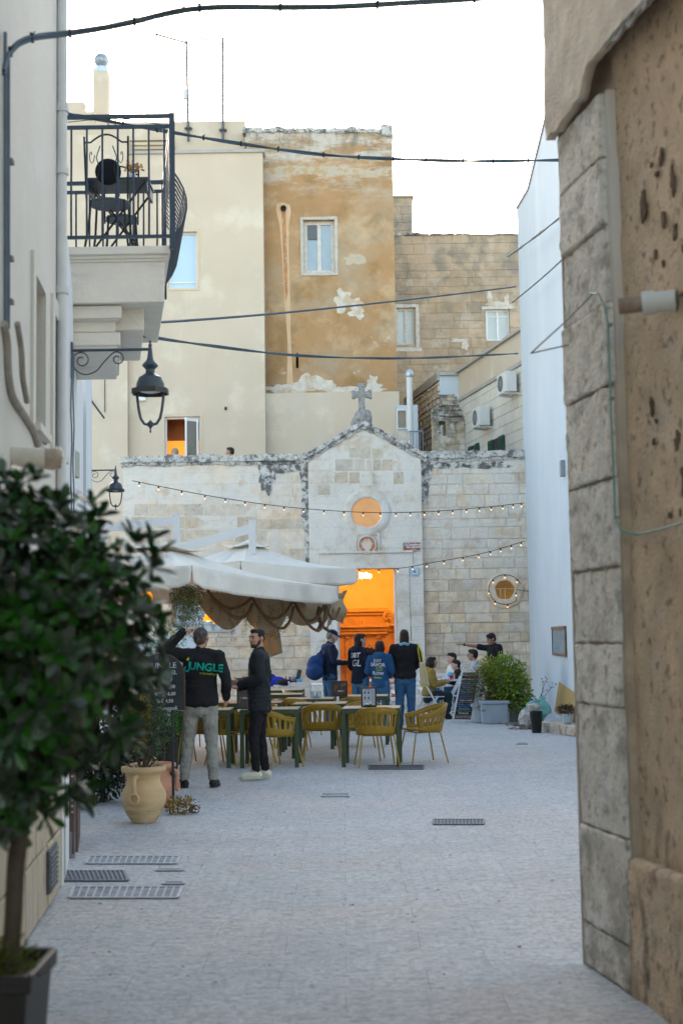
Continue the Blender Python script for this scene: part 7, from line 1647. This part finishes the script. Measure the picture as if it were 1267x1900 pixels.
def person(label, x, y, rz, H=1.75, z=0.0, J=None, skin=None, top=None, top_r=1.0, legs_m=None, leg_r=1.0, shoe_m=None, hair=None, hair_m=None, beard=None, hyaw=0, hpitch=0, arms=None,
           vx=.008, sleeves=1.0, hood=False, collar=True, torso_w=1.0, belly=0, sole=None, shorts=False, top_name='jacket', legs_name='trousers', fold=.014, hem=.86, hands=None, skirt_hem=None):
    """local frame: faces +y, +x is the person's right-hand side seen from behind on the right"""
    k = H / 1.75; t = thing('person', label, 'person', (0, 0, 0)); skin = skin or m_skin
    j = dict(pel=V(0, 0, .94), spine=V(0, .0, 1.18), chest=V(0, -.005, 1.34), neck=V(0, -.01, 1.48), head=V(0, .018, 1.63),
             shR=V(.180, -.01, 1.425), shL=V(-.180, -.01, 1.425), hipR=V(.085, 0, .92), hipL=V(-.085, 0, .92), knR=V(.10, .01, .50), knL=V(-.10, .01, .50), anR=V(.11, -.03, .09), anL=V(-.11, -.03, .09),
             elR=V(.235, -.03, 1.14), elL=V(-.235, -.03, 1.14), wrR=V(.25, .06, .90), wrL=V(-.25, .06, .90), toR=V(.125, .12, .035), toL=V(-.125, .12, .035))
    if J: j.update({a: V(*b) for a, b in J.items()})
    j = {a: b * k for a, b in j.items()}
    Rh = rotm(hyaw, hpitch)
    # ---- body: one continuous surface
    q = MB(); hs = k ** .5
    head_shape(q, j['head'], Rh, hs * 1.02); q.cap(j['neck'], j['head'] - Rh @ V(0, .015, .04), .058, .052)
    q.chain([j['pel'], j['spine'], j['chest']], [.100, .092, .100]); q.cap(j['shR'], j['shL'], .055, .055); q.cap(j['chest'], j['neck'], .10, .055)
    for s in 'RL':
        q.chain([j['hip' + s], j['kn' + s], j['an' + s]], [.082, .052, .036]); q.chain([j['sh' + s], j['el' + s], j['wr' + s]], [.052, .040, .027]); q.cap(j['an' + s], j['to' + s], .034, .026)
        hd = (hands or {}).get(s, dict()); d = Vector(hd.get('d', (j['wr' + s] - j['el' + s]).normalized())); n = Vector(hd.get('n', V(0, .6, 0) + V(-.8 if s == 'R' else .8, 0, 0)))
        hand(q, j['wr' + s] + d.normalized() * .018, d, n, hd.get('side', 1 if s == 'R' else -1), hd.get('curl', .42), k)
    body = q.build('body', skin, t); remesh(body, vx * .8, 3)
    # ---- top garment
    q = MB(); tw = torso_w; r = top_r
    for zz, f, rx, ry, src in ((0, 0, .150, .108, 'chest'),): pass
    P_ = [(j['pel'] + V(0, -.004, (hem - .94) * k + .02), .166 * tw, .134), (j['pel'] + V(0, 0, .07), .157 * tw, .126), (j['spine'], .146 * tw, .112 + belly), (j['chest'] - V(0, 0, .04), .165 * tw, .118), (j['chest'] + V(0, 0, .04), .160 * tw, .112), ((j['shR'] + j['shL']) / 2 - V(0, 0, .01), .120 * tw, .085)]
    for (a, ra, ya), (b, rb, yb) in zip(P_, P_[1:]):
        for i in range(4): u = i / 4; c = a.lerp(b, u); q.ball(c + V(0, belly * .5, 0), ((ra + (rb - ra) * u) * r * k, (ya + (yb - ya) * u) * r * k, .075 * k), 18, 8)
    q.cap(j['shR'] * .96 + j['neck'] * .04, j['neck'] - V(0, 0, .03), .070 * r, .074); q.cap(j['shL'] * .96 + j['neck'] * .04, j['neck'] - V(0, 0, .03), .070 * r, .074)
    for s in 'RL':
        e = j['el' + s].lerp(j['wr' + s], sleeves) if sleeves > 0 else j['el' + s]
        if sleeves < 0: q.cap(j['sh' + s], j['sh' + s].lerp(j['el' + s], .62), .070 * r, .066 * r)
        else:
            q.chain([j['sh' + s], j['sh' + s].lerp(j['el' + s], .5), j['el' + s], j['el' + s].lerp(e, .5), e], [.071 * r, .064 * r, .057 * r, .053 * r, .043 * r])
    if collar: q.cap(j['neck'] - V(0, 0, .02), j['neck'] + V(0, -.004, .010), .070, .066)
    if hood:
        c = j['neck'] - Rh @ V(0, .055, -.0); q.ball(c, (.115, .075, .07), 16, 10); q.ball(c - V(0, .02, .04), (.10, .06, .06), 14, 8); q.cap(j['neck'] + V(.07, .03, -.02), j['neck'] + V(-.07, .03, -.02), .045, .045)
    tp_ = q.build(top_name, top, t); remesh(tp_, vx, 5, fold * 1.6, .10)
    # ---- legs
    if legs_m:
        q = MB(); lr = leg_r; q.ball(j['pel'] - V(0, .008, .02), (.155 * k, .120 * k, .10 * k)); q.cap(j['hipR'], j['hipL'], .098 * lr, .098 * lr); q.ball(j['pel'] - V(0, .035, .10), (.135 * k, .085 * k, .085 * k))
        for s in 'RL': q.chain([j['hip' + s], j['hip' + s].lerp(j['kn' + s], .5), j['kn' + s], j['kn' + s].lerp(j['an' + s], .5), j['an' + s] + V(0, 0, .015)], [.102 * lr, .090 * lr, .073 * lr, .066 * lr, .056 * lr])
        lg = q.build(legs_name, legs_m, t); remesh(lg, vx, 4, fold * 1.7, .06)
    # ---- shoes
    if shoe_m:
        for s in 'RL':
            an, to = j['an' + s], j['to' + s]; d = to - an; d.z = 0; d.normalize(); c = an + d * .055; hl = an - d * .035
            q = MB(); q.chain([V(hl.x, hl.y, an.z - .045), V(c.x, c.y, an.z - .04), V(*(an + d * .15)[:2], an.z - .055)], [.042, .044, .036]); q.cap(an - V(0, 0, .02), an + V(0, 0, .012), .043, .042)
            sh = q.build('shoe', shoe_m, t); remesh(sh, .007, 3)
            q = MB(); sd_ = V(-d.y, d.x, 0); zb = an.z - .09; poly = [hl - d * .035 - sd_ * .022, hl - d * .035 + sd_ * .022, c + sd_ * .040, an + d * .15 + sd_ * .042, an + d * .205 + sd_ * .015, an + d * .205 - sd_ * .015, an + d * .15 - sd_ * .042, c - sd_ * .040]
            q.add([V(p.x, p.y, zb) for p in poly] + [V(p.x, p.y, zb + .028) for p in poly], [tuple(range(8))[::-1], tuple(range(8, 16))] + [(i, (i + 1) % 8, (i + 1) % 8 + 8, i + 8) for i in range(8)]); q.build('sole', sole or shoe_m, sh, bevel=.006)
    # ---- face details, hair
    c = j['head']; s = hs * 1.02
    def P(x, y_, z_): return c + Rh @ (V(x, y_, z_) * s)
    q = MB()
    for sx in (-1, 1): q.ball(P(sx * .030, .082, .008), (.013 * s, .007 * s, .007 * s), 8, 6, Rh)
    q.build('eye', m_eyes, t, smooth=60)
    q = MB(); q.ball(P(0, .093, -.054), (.021 * s, .007 * s, .006 * s), 10, 6, Rh); q.build('mouth', m_lips, t, smooth=60)
    if hair:
        q = MB()
        for (x_, y_, z_, rx, ry, rz_) in hair: q.ball(P(x_, y_, z_), (rx * s, ry * s, rz_ * s), 16, 12, Rh)
        h = q.build('hair', hair_m, t); remesh(h, .007, 2, .010, .02)
        q = MB()
        for sx in (-1, 1): q.cap(P(sx * .014, .092, .026), P(sx * .046, .078, .028), .0055, .004, 6)
        q.build('eyebrow', hair_m, t)
    if beard:
        q = MB()
        for (x_, y_, z_, rx, ry, rz_) in ((0, .036, -.078, .052, .050, .036), (.046, .016, -.040, .022, .030, .040), (-.046, .016, -.040, .022, .030, .040), (0, .084, -.046, .028, .014, .005), (0, .062, -.094, .028, .026, .020)): q.ball(P(x_, y_, z_), (rx * s, ry * s, rz_ * s), 14, 10, Rh)
        b = q.build('beard', beard, t); remesh(b, .006, 2)
    t.location = (x, y, z); t.rotation_euler = (0, 0, R(rz)); t['_k'] = k
    del t['_k']
    return t, j, tp_, Rh
SHORT = [(0, -.022, .040, .082, .096, .090), (0, -.055, -.002, .070, .060, .075), (0, .040, .085, .062, .050, .042)]
LONG = SHORT + [(0, -.050, -.05, .088, .062, .10), (0, -.06, -.10, .080, .045, .07), (.045, -.035, -.04, .040, .050, .10), (-.045, -.035, -.04, .040, .050, .10)]
BOB = SHORT + [(0, -.045, -.03, .088, .062, .085), (.062, .0, -.02, .028, .045, .08), (-.062, .0, -.02, .028, .045, .08)]
m_blk = M('black_knit', (.012, .012, .014), .15, 12, .9); m_blk2 = M('black_overshirt', (.014, .017, .021), .12, 9, .8); m_nvy = M('navy_sweatshirt', (.012, .02, .05), .15, 9, .9)
m_grayp = M('sage_grey_chinos', (.27, .27, .24), .08, 8, .9, .25, 60, patches=[dict(c=(.20, .20, .175), s=6, st=(.6, .6, 2.2), lo=.5, hi=.62, f=.7)]); m_blkp = M('black_trousers', (.010, .010, .012), .15, 9, .9)
m_jean = M('blue_denim', (.03, .095, .20), .2, 7, .9, patches=[dict(c=(.07, .17, .28), s=4, lo=.5, hi=.65, f=.6)]); m_jean2 = M('mid_blue_denim', (.045, .14, .25), .2, 7, .9)
m_hb = M('blue_hoodie', (.02, .085, .21), .15, 7, .9); m_blks = M('black_shoe', (.012, .012, .013), .1, 8, .5); m_whs = M('cream_white_leather', (.60, .60, .50), .05, 8, .5); m_must = M('mustard_jacket', (.28, .19, .045), .12, 8, .85)
m_hair_b = M('black_hair', (.012, .009, .008), .3, 40, .6); m_hair_g = M('cropped_grey_hair', (.06, .045, .04), .3, 60, .8, patches=[dict(c=(.14, .12, .11), s=25, lo=.5, hi=.6, f=.6)]); m_hair_d = M('dark_brown_hair', (.028, .016, .012), .3, 40, .6); m_beard = M('dark_stubble', (.06, .035, .025), .3, 60, .9); m_grey_beard = M('grey_stubble', (.25, .22, .2), .3, 60, .9)
def put(px, Y, **k): return at(px, 1300, Y).x
# 1: man from behind with his hand on his head
g1 = gnd(371, 1461); Y1 = g1.y
t, j, tp_, _ = person('man seen from behind in a black sweater printed JUNGLE, one hand on his head', g1.x + .02, Y1, -3, 1.79, skin=m_skin, top=m_blk, legs_m=m_grayp, shoe_m=m_blks, hair=[(0, -.020, .034, .079, .094, .088), (0, -.050, -.006, .070, .058, .074)], hair_m=m_hair_g, hyaw=-14, vx=.008, top_name='sweater', torso_w=1.12, top_r=1.1, leg_r=1.0, hem=.90, fold=.018,
    J=dict(shL=(-.195, -.01, 1.44), elL=(-.40, -.03, 1.50), wrL=(-.195, .0, 1.70), shR=(.195, -.01, 1.425), elR=(.285, -.05, 1.16), wrR=(.262, .10, .97), head=(.005, .02, 1.625), hipL=(-.09, 0, .92), knL=(-.15, .03, .50), anL=(-.185, -.03, .095), toL=(-.27, .11, .035), knR=(.11, .02, .5), anR=(.135, -.03, .095), toR=(.155, .13, .035), hipR=(.09, 0, .92)),
    hands=dict(L=dict(d=(.75, .05, .22), n=(.1, .1, -1), side=-1, curl=.25)))
def back_text(s_, size, m_, x_, z_, top_o, parent, sl=0, bold=.002, name='lettering', al='CENTER', sh=0, y0=-.30):
    o = lettering(name, s_, size, m_, None, frame_mat((x_, y0, z_), (1, 0, -sl), (sl, 0, 1)), bold, al, sh); o.parent = parent
    bm = bmesh.new(); bm.from_mesh(o.data); bmesh.ops.triangulate(bm, faces=bm.faces); bmesh.ops.subdivide_edges(bm, edges=[e for e in bm.edges if e.calc_length() > .02], cuts=2); bm.to_mesh(o.data); bm.free()
    w = o.modifiers.new('wrap', 'SHRINKWRAP'); w.target = top_o; w.wrap_method = 'PROJECT'; w.use_project_x = False; w.use_project_y = True; w.use_project_z = False; w.use_negative_direction = False; w.use_positive_direction = True; w.offset = .004
    return o
m_tj = M('teal_print', (.0, .42, .32), .0); m_yj = M('lime_yellow_print', (.50, .62, .03), 0)
back_text('UNGLE', .118, m_tj, .075, 1.335, tp_, t, .10, .0030)
for q_, nm, mt in ((None, 'leaf_print', m_yj),):
    q = MB(); q.add([(-.150, -.3, 1.425), (-.118, -.3, 1.455), (-.112, -.3, 1.430), (-.130, -.3, 1.412)], [(0, 1, 2, 3)]); o = q.build(nm, mt, None); o.parent = t; w_ = o.modifiers.new('wrap', 'SHRINKWRAP'); w_.target = tp_; w_.wrap_method = 'PROJECT'; w_.use_project_y = True; w_.use_positive_direction = True; w_.offset = .005
    q = MB(); q.tube([(-.108, -.3, 1.405), (-.112, -.3, 1.36)] + [(-.142 + .028 * math.cos(a), -.3, 1.325 + .030 * math.sin(a)) for a in [R(0 - 20 * i) for i in range(12)]] + [(-.160, -.3, 1.340), (-.152, -.3, 1.332)], .0085, 5); o = q.build('curl_print', m_tj, None); o.parent = t; w_ = o.modifiers.new('wrap', 'SHRINKWRAP'); w_.target = tp_; w_.wrap_method = 'PROJECT'; w_.use_project_y = True; w_.use_positive_direction = True; w_.offset = .005
back_text('FOOD & DRINK', .026, m_yj, .10, 1.262, tp_, t, .10, .0006)
# 2: bearded man in black, turned to the left
g2_ = gnd(482, 1448); Y2 = g2_.y
t, j, tp_, _ = person('bearded man in a black overshirt and white sneakers facing left, hands together', g2_.x - .0, Y2 + .05, 84, 1.77, skin=m_skin, top=m_blk2, legs_m=m_blkp, shoe_m=m_whs, sole=M('cream_sole', (.5, .5, .38), .05), hair=[(0, -.016, .046, .0765, .090, .078), (0, -.050, .010, .066, .054, .055), (0, .036, .084, .056, .048, .032), (.060, -.012, .034, .022, .05, .044), (-.060, -.012, .034, .022, .05, .044)], hair_m=m_hair_b, beard=m_beard, hyaw=50, vx=.008, top_name='overshirt', top_r=1.10, torso_w=1.06, hem=.80, leg_r=.88, fold=.016,
    J=dict(elL=(-.22, -.06, 1.17), wrL=(-.11, .20, 1.11), elR=(.225, -.06, 1.17), wrR=(.08, .24, 1.06), hipR=(.08, 0, .92), anR=(.09, -.05, .11), toR=(.10, .12, .035), anL=(-.09, .03, .11), toL=(-.11, .2, .035), knL=(-.09, .05, .5), knR=(.09, .0, .5)),
    hands=dict(L=dict(d=(.35, .9, .15), n=(.7, -.2, .4), side=-1, curl=.5), R=dict(d=(-.6, .7, .1), n=(-.3, -.3, .8), curl=.8)))
q = MB(); q.cap(j['neck'] + V(-.05, .055, .015), j['neck'] + V(-.015, .075, -.07), .016, .010, 8); q.cap(j['neck'] + V(.05, .055, .015), j['neck'] + V(.015, .075, -.07), .016, .010, 8); q.build('shirt_collar', m_blk2, t, smooth=60)
q = MB(); q.box(.055, .085, .118, .126, 1.345, 1.375); q.build('badge', M('pale_badge', (.4, .5, .5), .1), t)
# 3: man in a cap with a shoulder bag
t, j, tp_, Rh = person('grey-bearded man in a navy cap and sweatshirt looking at his phone, big blue shoulder bag', put(612, 25.4), 25.4, -68, 1.80, skin=m_skin_l, top=m_nvy, legs_m=m_jean, shoe_m=m_blks, hair=[(0, -.03, .02, .080, .085, .075), (0, -.055, -.012, .068, .052, .07)], hair_m=M('grey_hair', (.20, .19, .18), .2, 50, .8), beard=m_grey_beard, hyaw=0, hpitch=-20, vx=.011, torso_w=1.12, belly=.02, top_name='sweatshirt',
    J=dict(elR=(.235, -.02, 1.17), wrR=(.12, .27, 1.15), elL=(-.235, -.02, 1.17), wrL=(-.12, .27, 1.15), head=(0, .06, 1.62), neck=(0, .01, 1.48)), hands=dict(R=dict(d=(-.3, 1, .1), n=(0, -.1, 1), curl=.7), L=dict(d=(.3, 1, .1), n=(0, -.1, 1), curl=.7)))
q = MB(); c = j['head'] + Rh @ V(0, -.01, .055); q.ball(c, (.088, .102, .070), 18, 10, Rh); cp_ = q.build('cap', m_nvy, t, smooth=60); q = MB(); q.ball(j['head'] + Rh @ V(0, .125, .042), (.062, .065, .010), 16, 8, Rh @ Matrix.Rotation(R(-8), 3, 'X')); q.build('visor', m_nvy, cp_, smooth=60)
ph = thing('mobile_phone', 'dark phone in the hands of the man in the cap', 'phone', (0, 0, 0)); q = MB(); q.obox((0, .41, 1.24), (.075, .14, .010), rotm(0, 25)); q.build('case', m_bk, ph, bevel=.003); ph.location = t.location; ph.rotation_euler = t.rotation_euler
bgx = thing('shoulder_bag', 'big slouchy royal blue bag on the back of the man in the cap', 'bag', (0, 0, 0)); m_bagb = M('royal_blue_canvas', (.015, .05, .17), .2, 8, .9)
q = MB(); q.ball((-.02, -.27, 1.13), (.15, .15, .20)); q.ball((.05, -.30, 1.03), (.17, .17, .15)); q.ball((-.0, -.18, 1.25), (.10, .09, .14)); bo = q.build('bag', m_bagb, bgx); remesh(bo, .012, 6, .03, .12)
q = MB(); q.tube(smooth_path([V(.0, -.24, 1.30), V(.09, -.13, 1.47), V(.14, .0, 1.50), V(.06, .135, 1.38), V(-.1, .15, 1.2)]), .018, 6); q.build('strap', m_bagb, bgx, smooth=60); bgx.location = t.location; bgx.rotation_euler = t.rotation_euler
# 4: hooded person in navy
t, j, tp_, Rh = person('person in a navy hooded sweatshirt with white lettering, face turned right', put(669, 25.2), 25.2, -40, 1.70, skin=m_skin_l, top=M('dark_navy_hoodie', (.008, .014, .035), .15, 9, .9), legs_m=m_jean2, shoe_m=m_blks, hair=LONG, hair_m=m_hair_b, hyaw=-28, vx=.011, hood=True, top_r=1.1, top_name='hoodie', J=dict(elR=(.22, .0, 1.16), wrR=(.17, .2, 1.0), elL=(-.22, 0, 1.16), wrL=(-.17, .2, 1.0)))
back_text('DBT', .12, m_wt, -.02, 1.32, tp_, t, .0, .003); back_text('GL', .16, m_wt, -.01, 1.18, tp_, t, .0, .002, sh=.3)
hs_ = thing('brown_handbag', 'dark brown handbag held up between the navy hoodie and the blue hoodie', 'bag', (0, 0, 0)); c = at(688, 1209, 25.0); q = MB(); q.obox(c, (.14, .06, .10), rotm(0, 0, 25)); q.ball(c, (.08, .04, .07)); b_ = q.build('bag', M('dark_brown_leather', (.035, .014, .01), .2, 8, .6), hs_); remesh(b_, .01, 4); q = MB(); q.tube(smooth_path([c + V(-.06, 0, .04), c + V(-.03, 0, .12), c + V(.05, 0, .03)]), .006, 5); q.build('strap', m_iron, hs_)
# 5: child in a blue hoodie
t, j, tp_, Rh = person('shorter person with a dark bob in a blue hoodie with white and yellow lettering', put(706, 25.0), 25.0, -14, 1.56, skin=m_skin_l, top=m_hb, legs_m=m_jean2, shoe_m=m_blks, hair=BOB, hair_m=m_hair_d, hyaw=-6, vx=.011, hood=True, top_r=1.12, top_name='hoodie', J=dict(elR=(.25, -.02, 1.16), wrR=(.16, .16, 1.06), elL=(-.25, -.02, 1.16), wrL=(-.16, .16, 1.06)))
for i, (s_, sz, m_) in enumerate((('JUST', .07, m_wt), ('SAVOR', .085, m_wt), ('CO', .08, m_yj), ('FLOW', .075, m_wt), ('ORIGINAL', .03, m_yj))): back_text(s_, sz, m_, -.02 + (.03 if i == 2 else 0), 1.225 - i * .075, tp_, t, .06, .003)
# 6: woman with the tote bag
t, j, tp_, Rh = person('woman from behind in a black top and blue jeans with a striped tote bag', put(752, 25.0), 25.0, -4, 1.76, skin=m_skin_l, top=m_blk, legs_m=m_jean, leg_r=1.08, shoe_m=m_blks, hair=LONG, hair_m=m_hair_d, vx=.010, top_r=1.2, torso_w=1.05, top_name='jumper', collar=False, hem=.92, J=dict(elR=(.27, .02, 1.18), wrR=(.17, .22, 1.08), elL=(-.27, .02, 1.18), wrL=(-.15, .22, 1.12), anR=(.10, -.03, .09), anL=(-.10, -.03, .09)))
q = MB(); q.tube([j['neck'] + V(.078 * math.cos(a), .07 * math.sin(a) - .005, .02 + .012 * math.sin(a * 3)) for a in [2 * math.pi * i / 20 for i in range(20)]], .028, 8, closed=True); q.build('scarf', M('pale_blue_scarf', (.20, .40, .52), .3, 20), t, smooth=60)
tg_ = thing('tote_bag', 'cream tote bag with yellow stripes and straps on the shoulder of the woman in black', 'bag', (0, 0, 0)); m_yel = M('yellow_webbing', (.55, .46, .03), .1); 
q = MB(); q.grid(lambda u, v: (.265 + .09 * u + .05 * v * (u - .3) + .03 * v, -.13 - .035 * math.sin(math.pi * u) * (.3 + v), 1.19 - .42 * v), 8, 10); o = q.build('bag', M('cream_tote', (.58, .50, .50), .06, 6, .9), tg_, smooth=60); solidify(o, .03)
q = MB()
for x_ in (.275, .325): q.tube([(x_, -.13, 1.20), (x_ - .03, -.10, 1.38), (.235, -.02, 1.52)], .011, 6)
for x0_ in (.28, .325, .36): q.bar((x0_ - .01, -.185, 1.17), (x0_ + .04, -.20, .80), .014, .006, (0, 1, 0))
q.bar((.27, -.18, .785), (.41, -.18, .785), .02, .03, (0, 1, 0)); q.build('strap', m_yel, tg_); tg_.location = t.location; tg_.rotation_euler = t.rotation_euler
# seated people
SIT = dict(pel=(0, 0, .54), spine=(0, .02, .78), chest=(0, .04, .94), neck=(0, .05, 1.08), head=(0, .09, 1.23), shR=(.17, .04, 1.02), shL=(-.17, .04, 1.02), hipR=(.09, .03, .52), hipL=(-.09, .03, .52), knR=(.10, .44, .52), knL=(-.10, .44, .52), anR=(.10, .40, .10), anL=(-.10, .42, .10), toR=(.11, .54, .035), toL=(-.11, .56, .035), elR=(.22, .08, .76), elL=(-.22, .08, .76), wrR=(.13, .33, .80), wrL=(-.13, .33, .80))
t, j, tp_, Rh = person('seated woman with dark hair tied back in a mustard jacket, on a white folding chair', put(795, 28.0), 28.0, -80, 1.58, J=SIT, skin=m_skin, top=m_must, legs_m=M('dark_slate_trousers', (.02, .03, .04), .15), shoe_m=m_blks, hair=BOB[:5] + [(.0, -.10, -.04, .04, .05, .05)], hair_m=m_hair_b, vx=.011, hood=True, top_r=1.18, top_name='jacket', hem=.93, hyaw=-5)
t, j, tp_, Rh = person('smiling seated person with short dark hair and a white shirt, behind the white table', put(846, 29.5), 29.5, 110, 1.66, J=SIT, skin=m_skin_l, top=M('white_shirt', (.62, .62, .6), .05, 6, .9), legs_m=m_jean, shoe_m=m_blks, hair=SHORT, hair_m=m_hair_b, vx=.011, top_r=1.08, top_name='shirt', hem=.93, hyaw=0)
t, j, tp_, Rh = person('child in black sitting between the smiling person and the chalkboard', put(853, 28.9), 28.9, 95, 1.36, J=SIT, skin=m_skin_l, top=m_blk, legs_m=m_jean, shoe_m=m_blks, hair=SHORT, hair_m=m_hair_b, vx=.011, top_name='jacket', hem=.93, z=.08)
t, j, tp_, Rh = person('seated man with glasses and short black hair, seen above the scrolled chalkboard', put(886, 29.5), 29.5, 75, 1.72, J=SIT, skin=m_skin, top=M('grey_white_shirt', (.5, .52, .55), .1, 6, .9), legs_m=m_jean, shoe_m=m_blks, hair=SHORT, hair_m=m_hair_b, vx=.011, top_name='shirt', hem=.93, z=.02)
q = MB(); 
for sx in (-1, 1): q.tube([j['head'] + Rh @ V(sx * .032 + .02 * math.cos(a), .100, .008 + .016 * math.sin(a)) for a in [2 * math.pi * i / 10 for i in range(10)]], .003, 4, closed=True); q.tube([j['head'] + Rh @ V(sx * .05, .098, .01), j['head'] + Rh @ V(sx * .082, 0, .01)], .003, 4)
q.build('glasses', m_bw, t)
# white cloth-wrapped chair back / stacked white chairs behind the table
put_fold(829, 30.6, -90, 'white folding chair against the chapel wall between the seated people'); put_fold(838, 28.2, 180, 'white curved-leg chair drawn up at the white table'); put_fold(846, 29.5, 200, 'white chair under the smiling person'); put_fold(886, 29.5, 160, 'white chair under the man with glasses')
# waiter pointing
t, j, tp_, Rh = person('young man in a black T-shirt pointing left with an outstretched arm behind the green bush', put(917, 29.6), 29.6, 150, 1.70, skin=m_skin_d, top=m_blk, legs_m=m_blkp, shoe_m=m_blks, hair=[(0, -.015, .045, .086, .098, .090), (0, .05, .08, .065, .05, .045), (0, -.05, 0, .072, .058, .07)], hair_m=m_hair_b, vx=.010, sleeves=-1, top_name='t_shirt', hyaw=-15, hpitch=-12, J=dict(head=(0, .05, 1.60), shR=(.18, .02, 1.41), elR=(.36, .22, 1.46), wrR=(.50, .42, 1.50), elL=(-.23, .0, 1.15), wrL=(-.16, .16, .98)), hands=dict(R=dict(d=(.6, .75, .05), n=(0, .1, -1), curl=.35)))
t.rotation_euler = (0, 0, R(128)); q = MB(); c = j['wrR'].lerp(j['elR'], .12); d = (j['wrR'] - j['elR']).normalized(); q.lathe([(.031, -.012), (.034, -.006), (.034, .006), (.031, .012)], c, 14, d.to_track_quat('Z', 'Y').to_matrix()); q.build('wrist_watch', m_bk, t, smooth=40)
# people on the terrace behind the parapet
t, j, tp_, Rh = person('person with a light curly head just showing over the parapet before the lit window', at(325, 835, 35.6).x, 35.6, 180, 1.62, z=4.90, skin=m_skin_l, top=m_must, legs_m=m_jean, hair=[(0, -.01, .04, .10, .11, .10), (0, -.04, -.02, .09, .08, .09), (0, .03, .07, .08, .06, .06)], hair_m=M('blond_curls', (.35, .27, .18), .3, 40, .9), vx=.013)
t, j, tp_, Rh = person('dark-haired person just showing over the parapet right of the lit window', at(428, 835, 35.4).x, 35.4, 80, 1.66, z=4.84, skin=m_skin, top=m_blk, legs_m=m_jean, hair=SHORT, hair_m=m_hair_d, vx=.013)
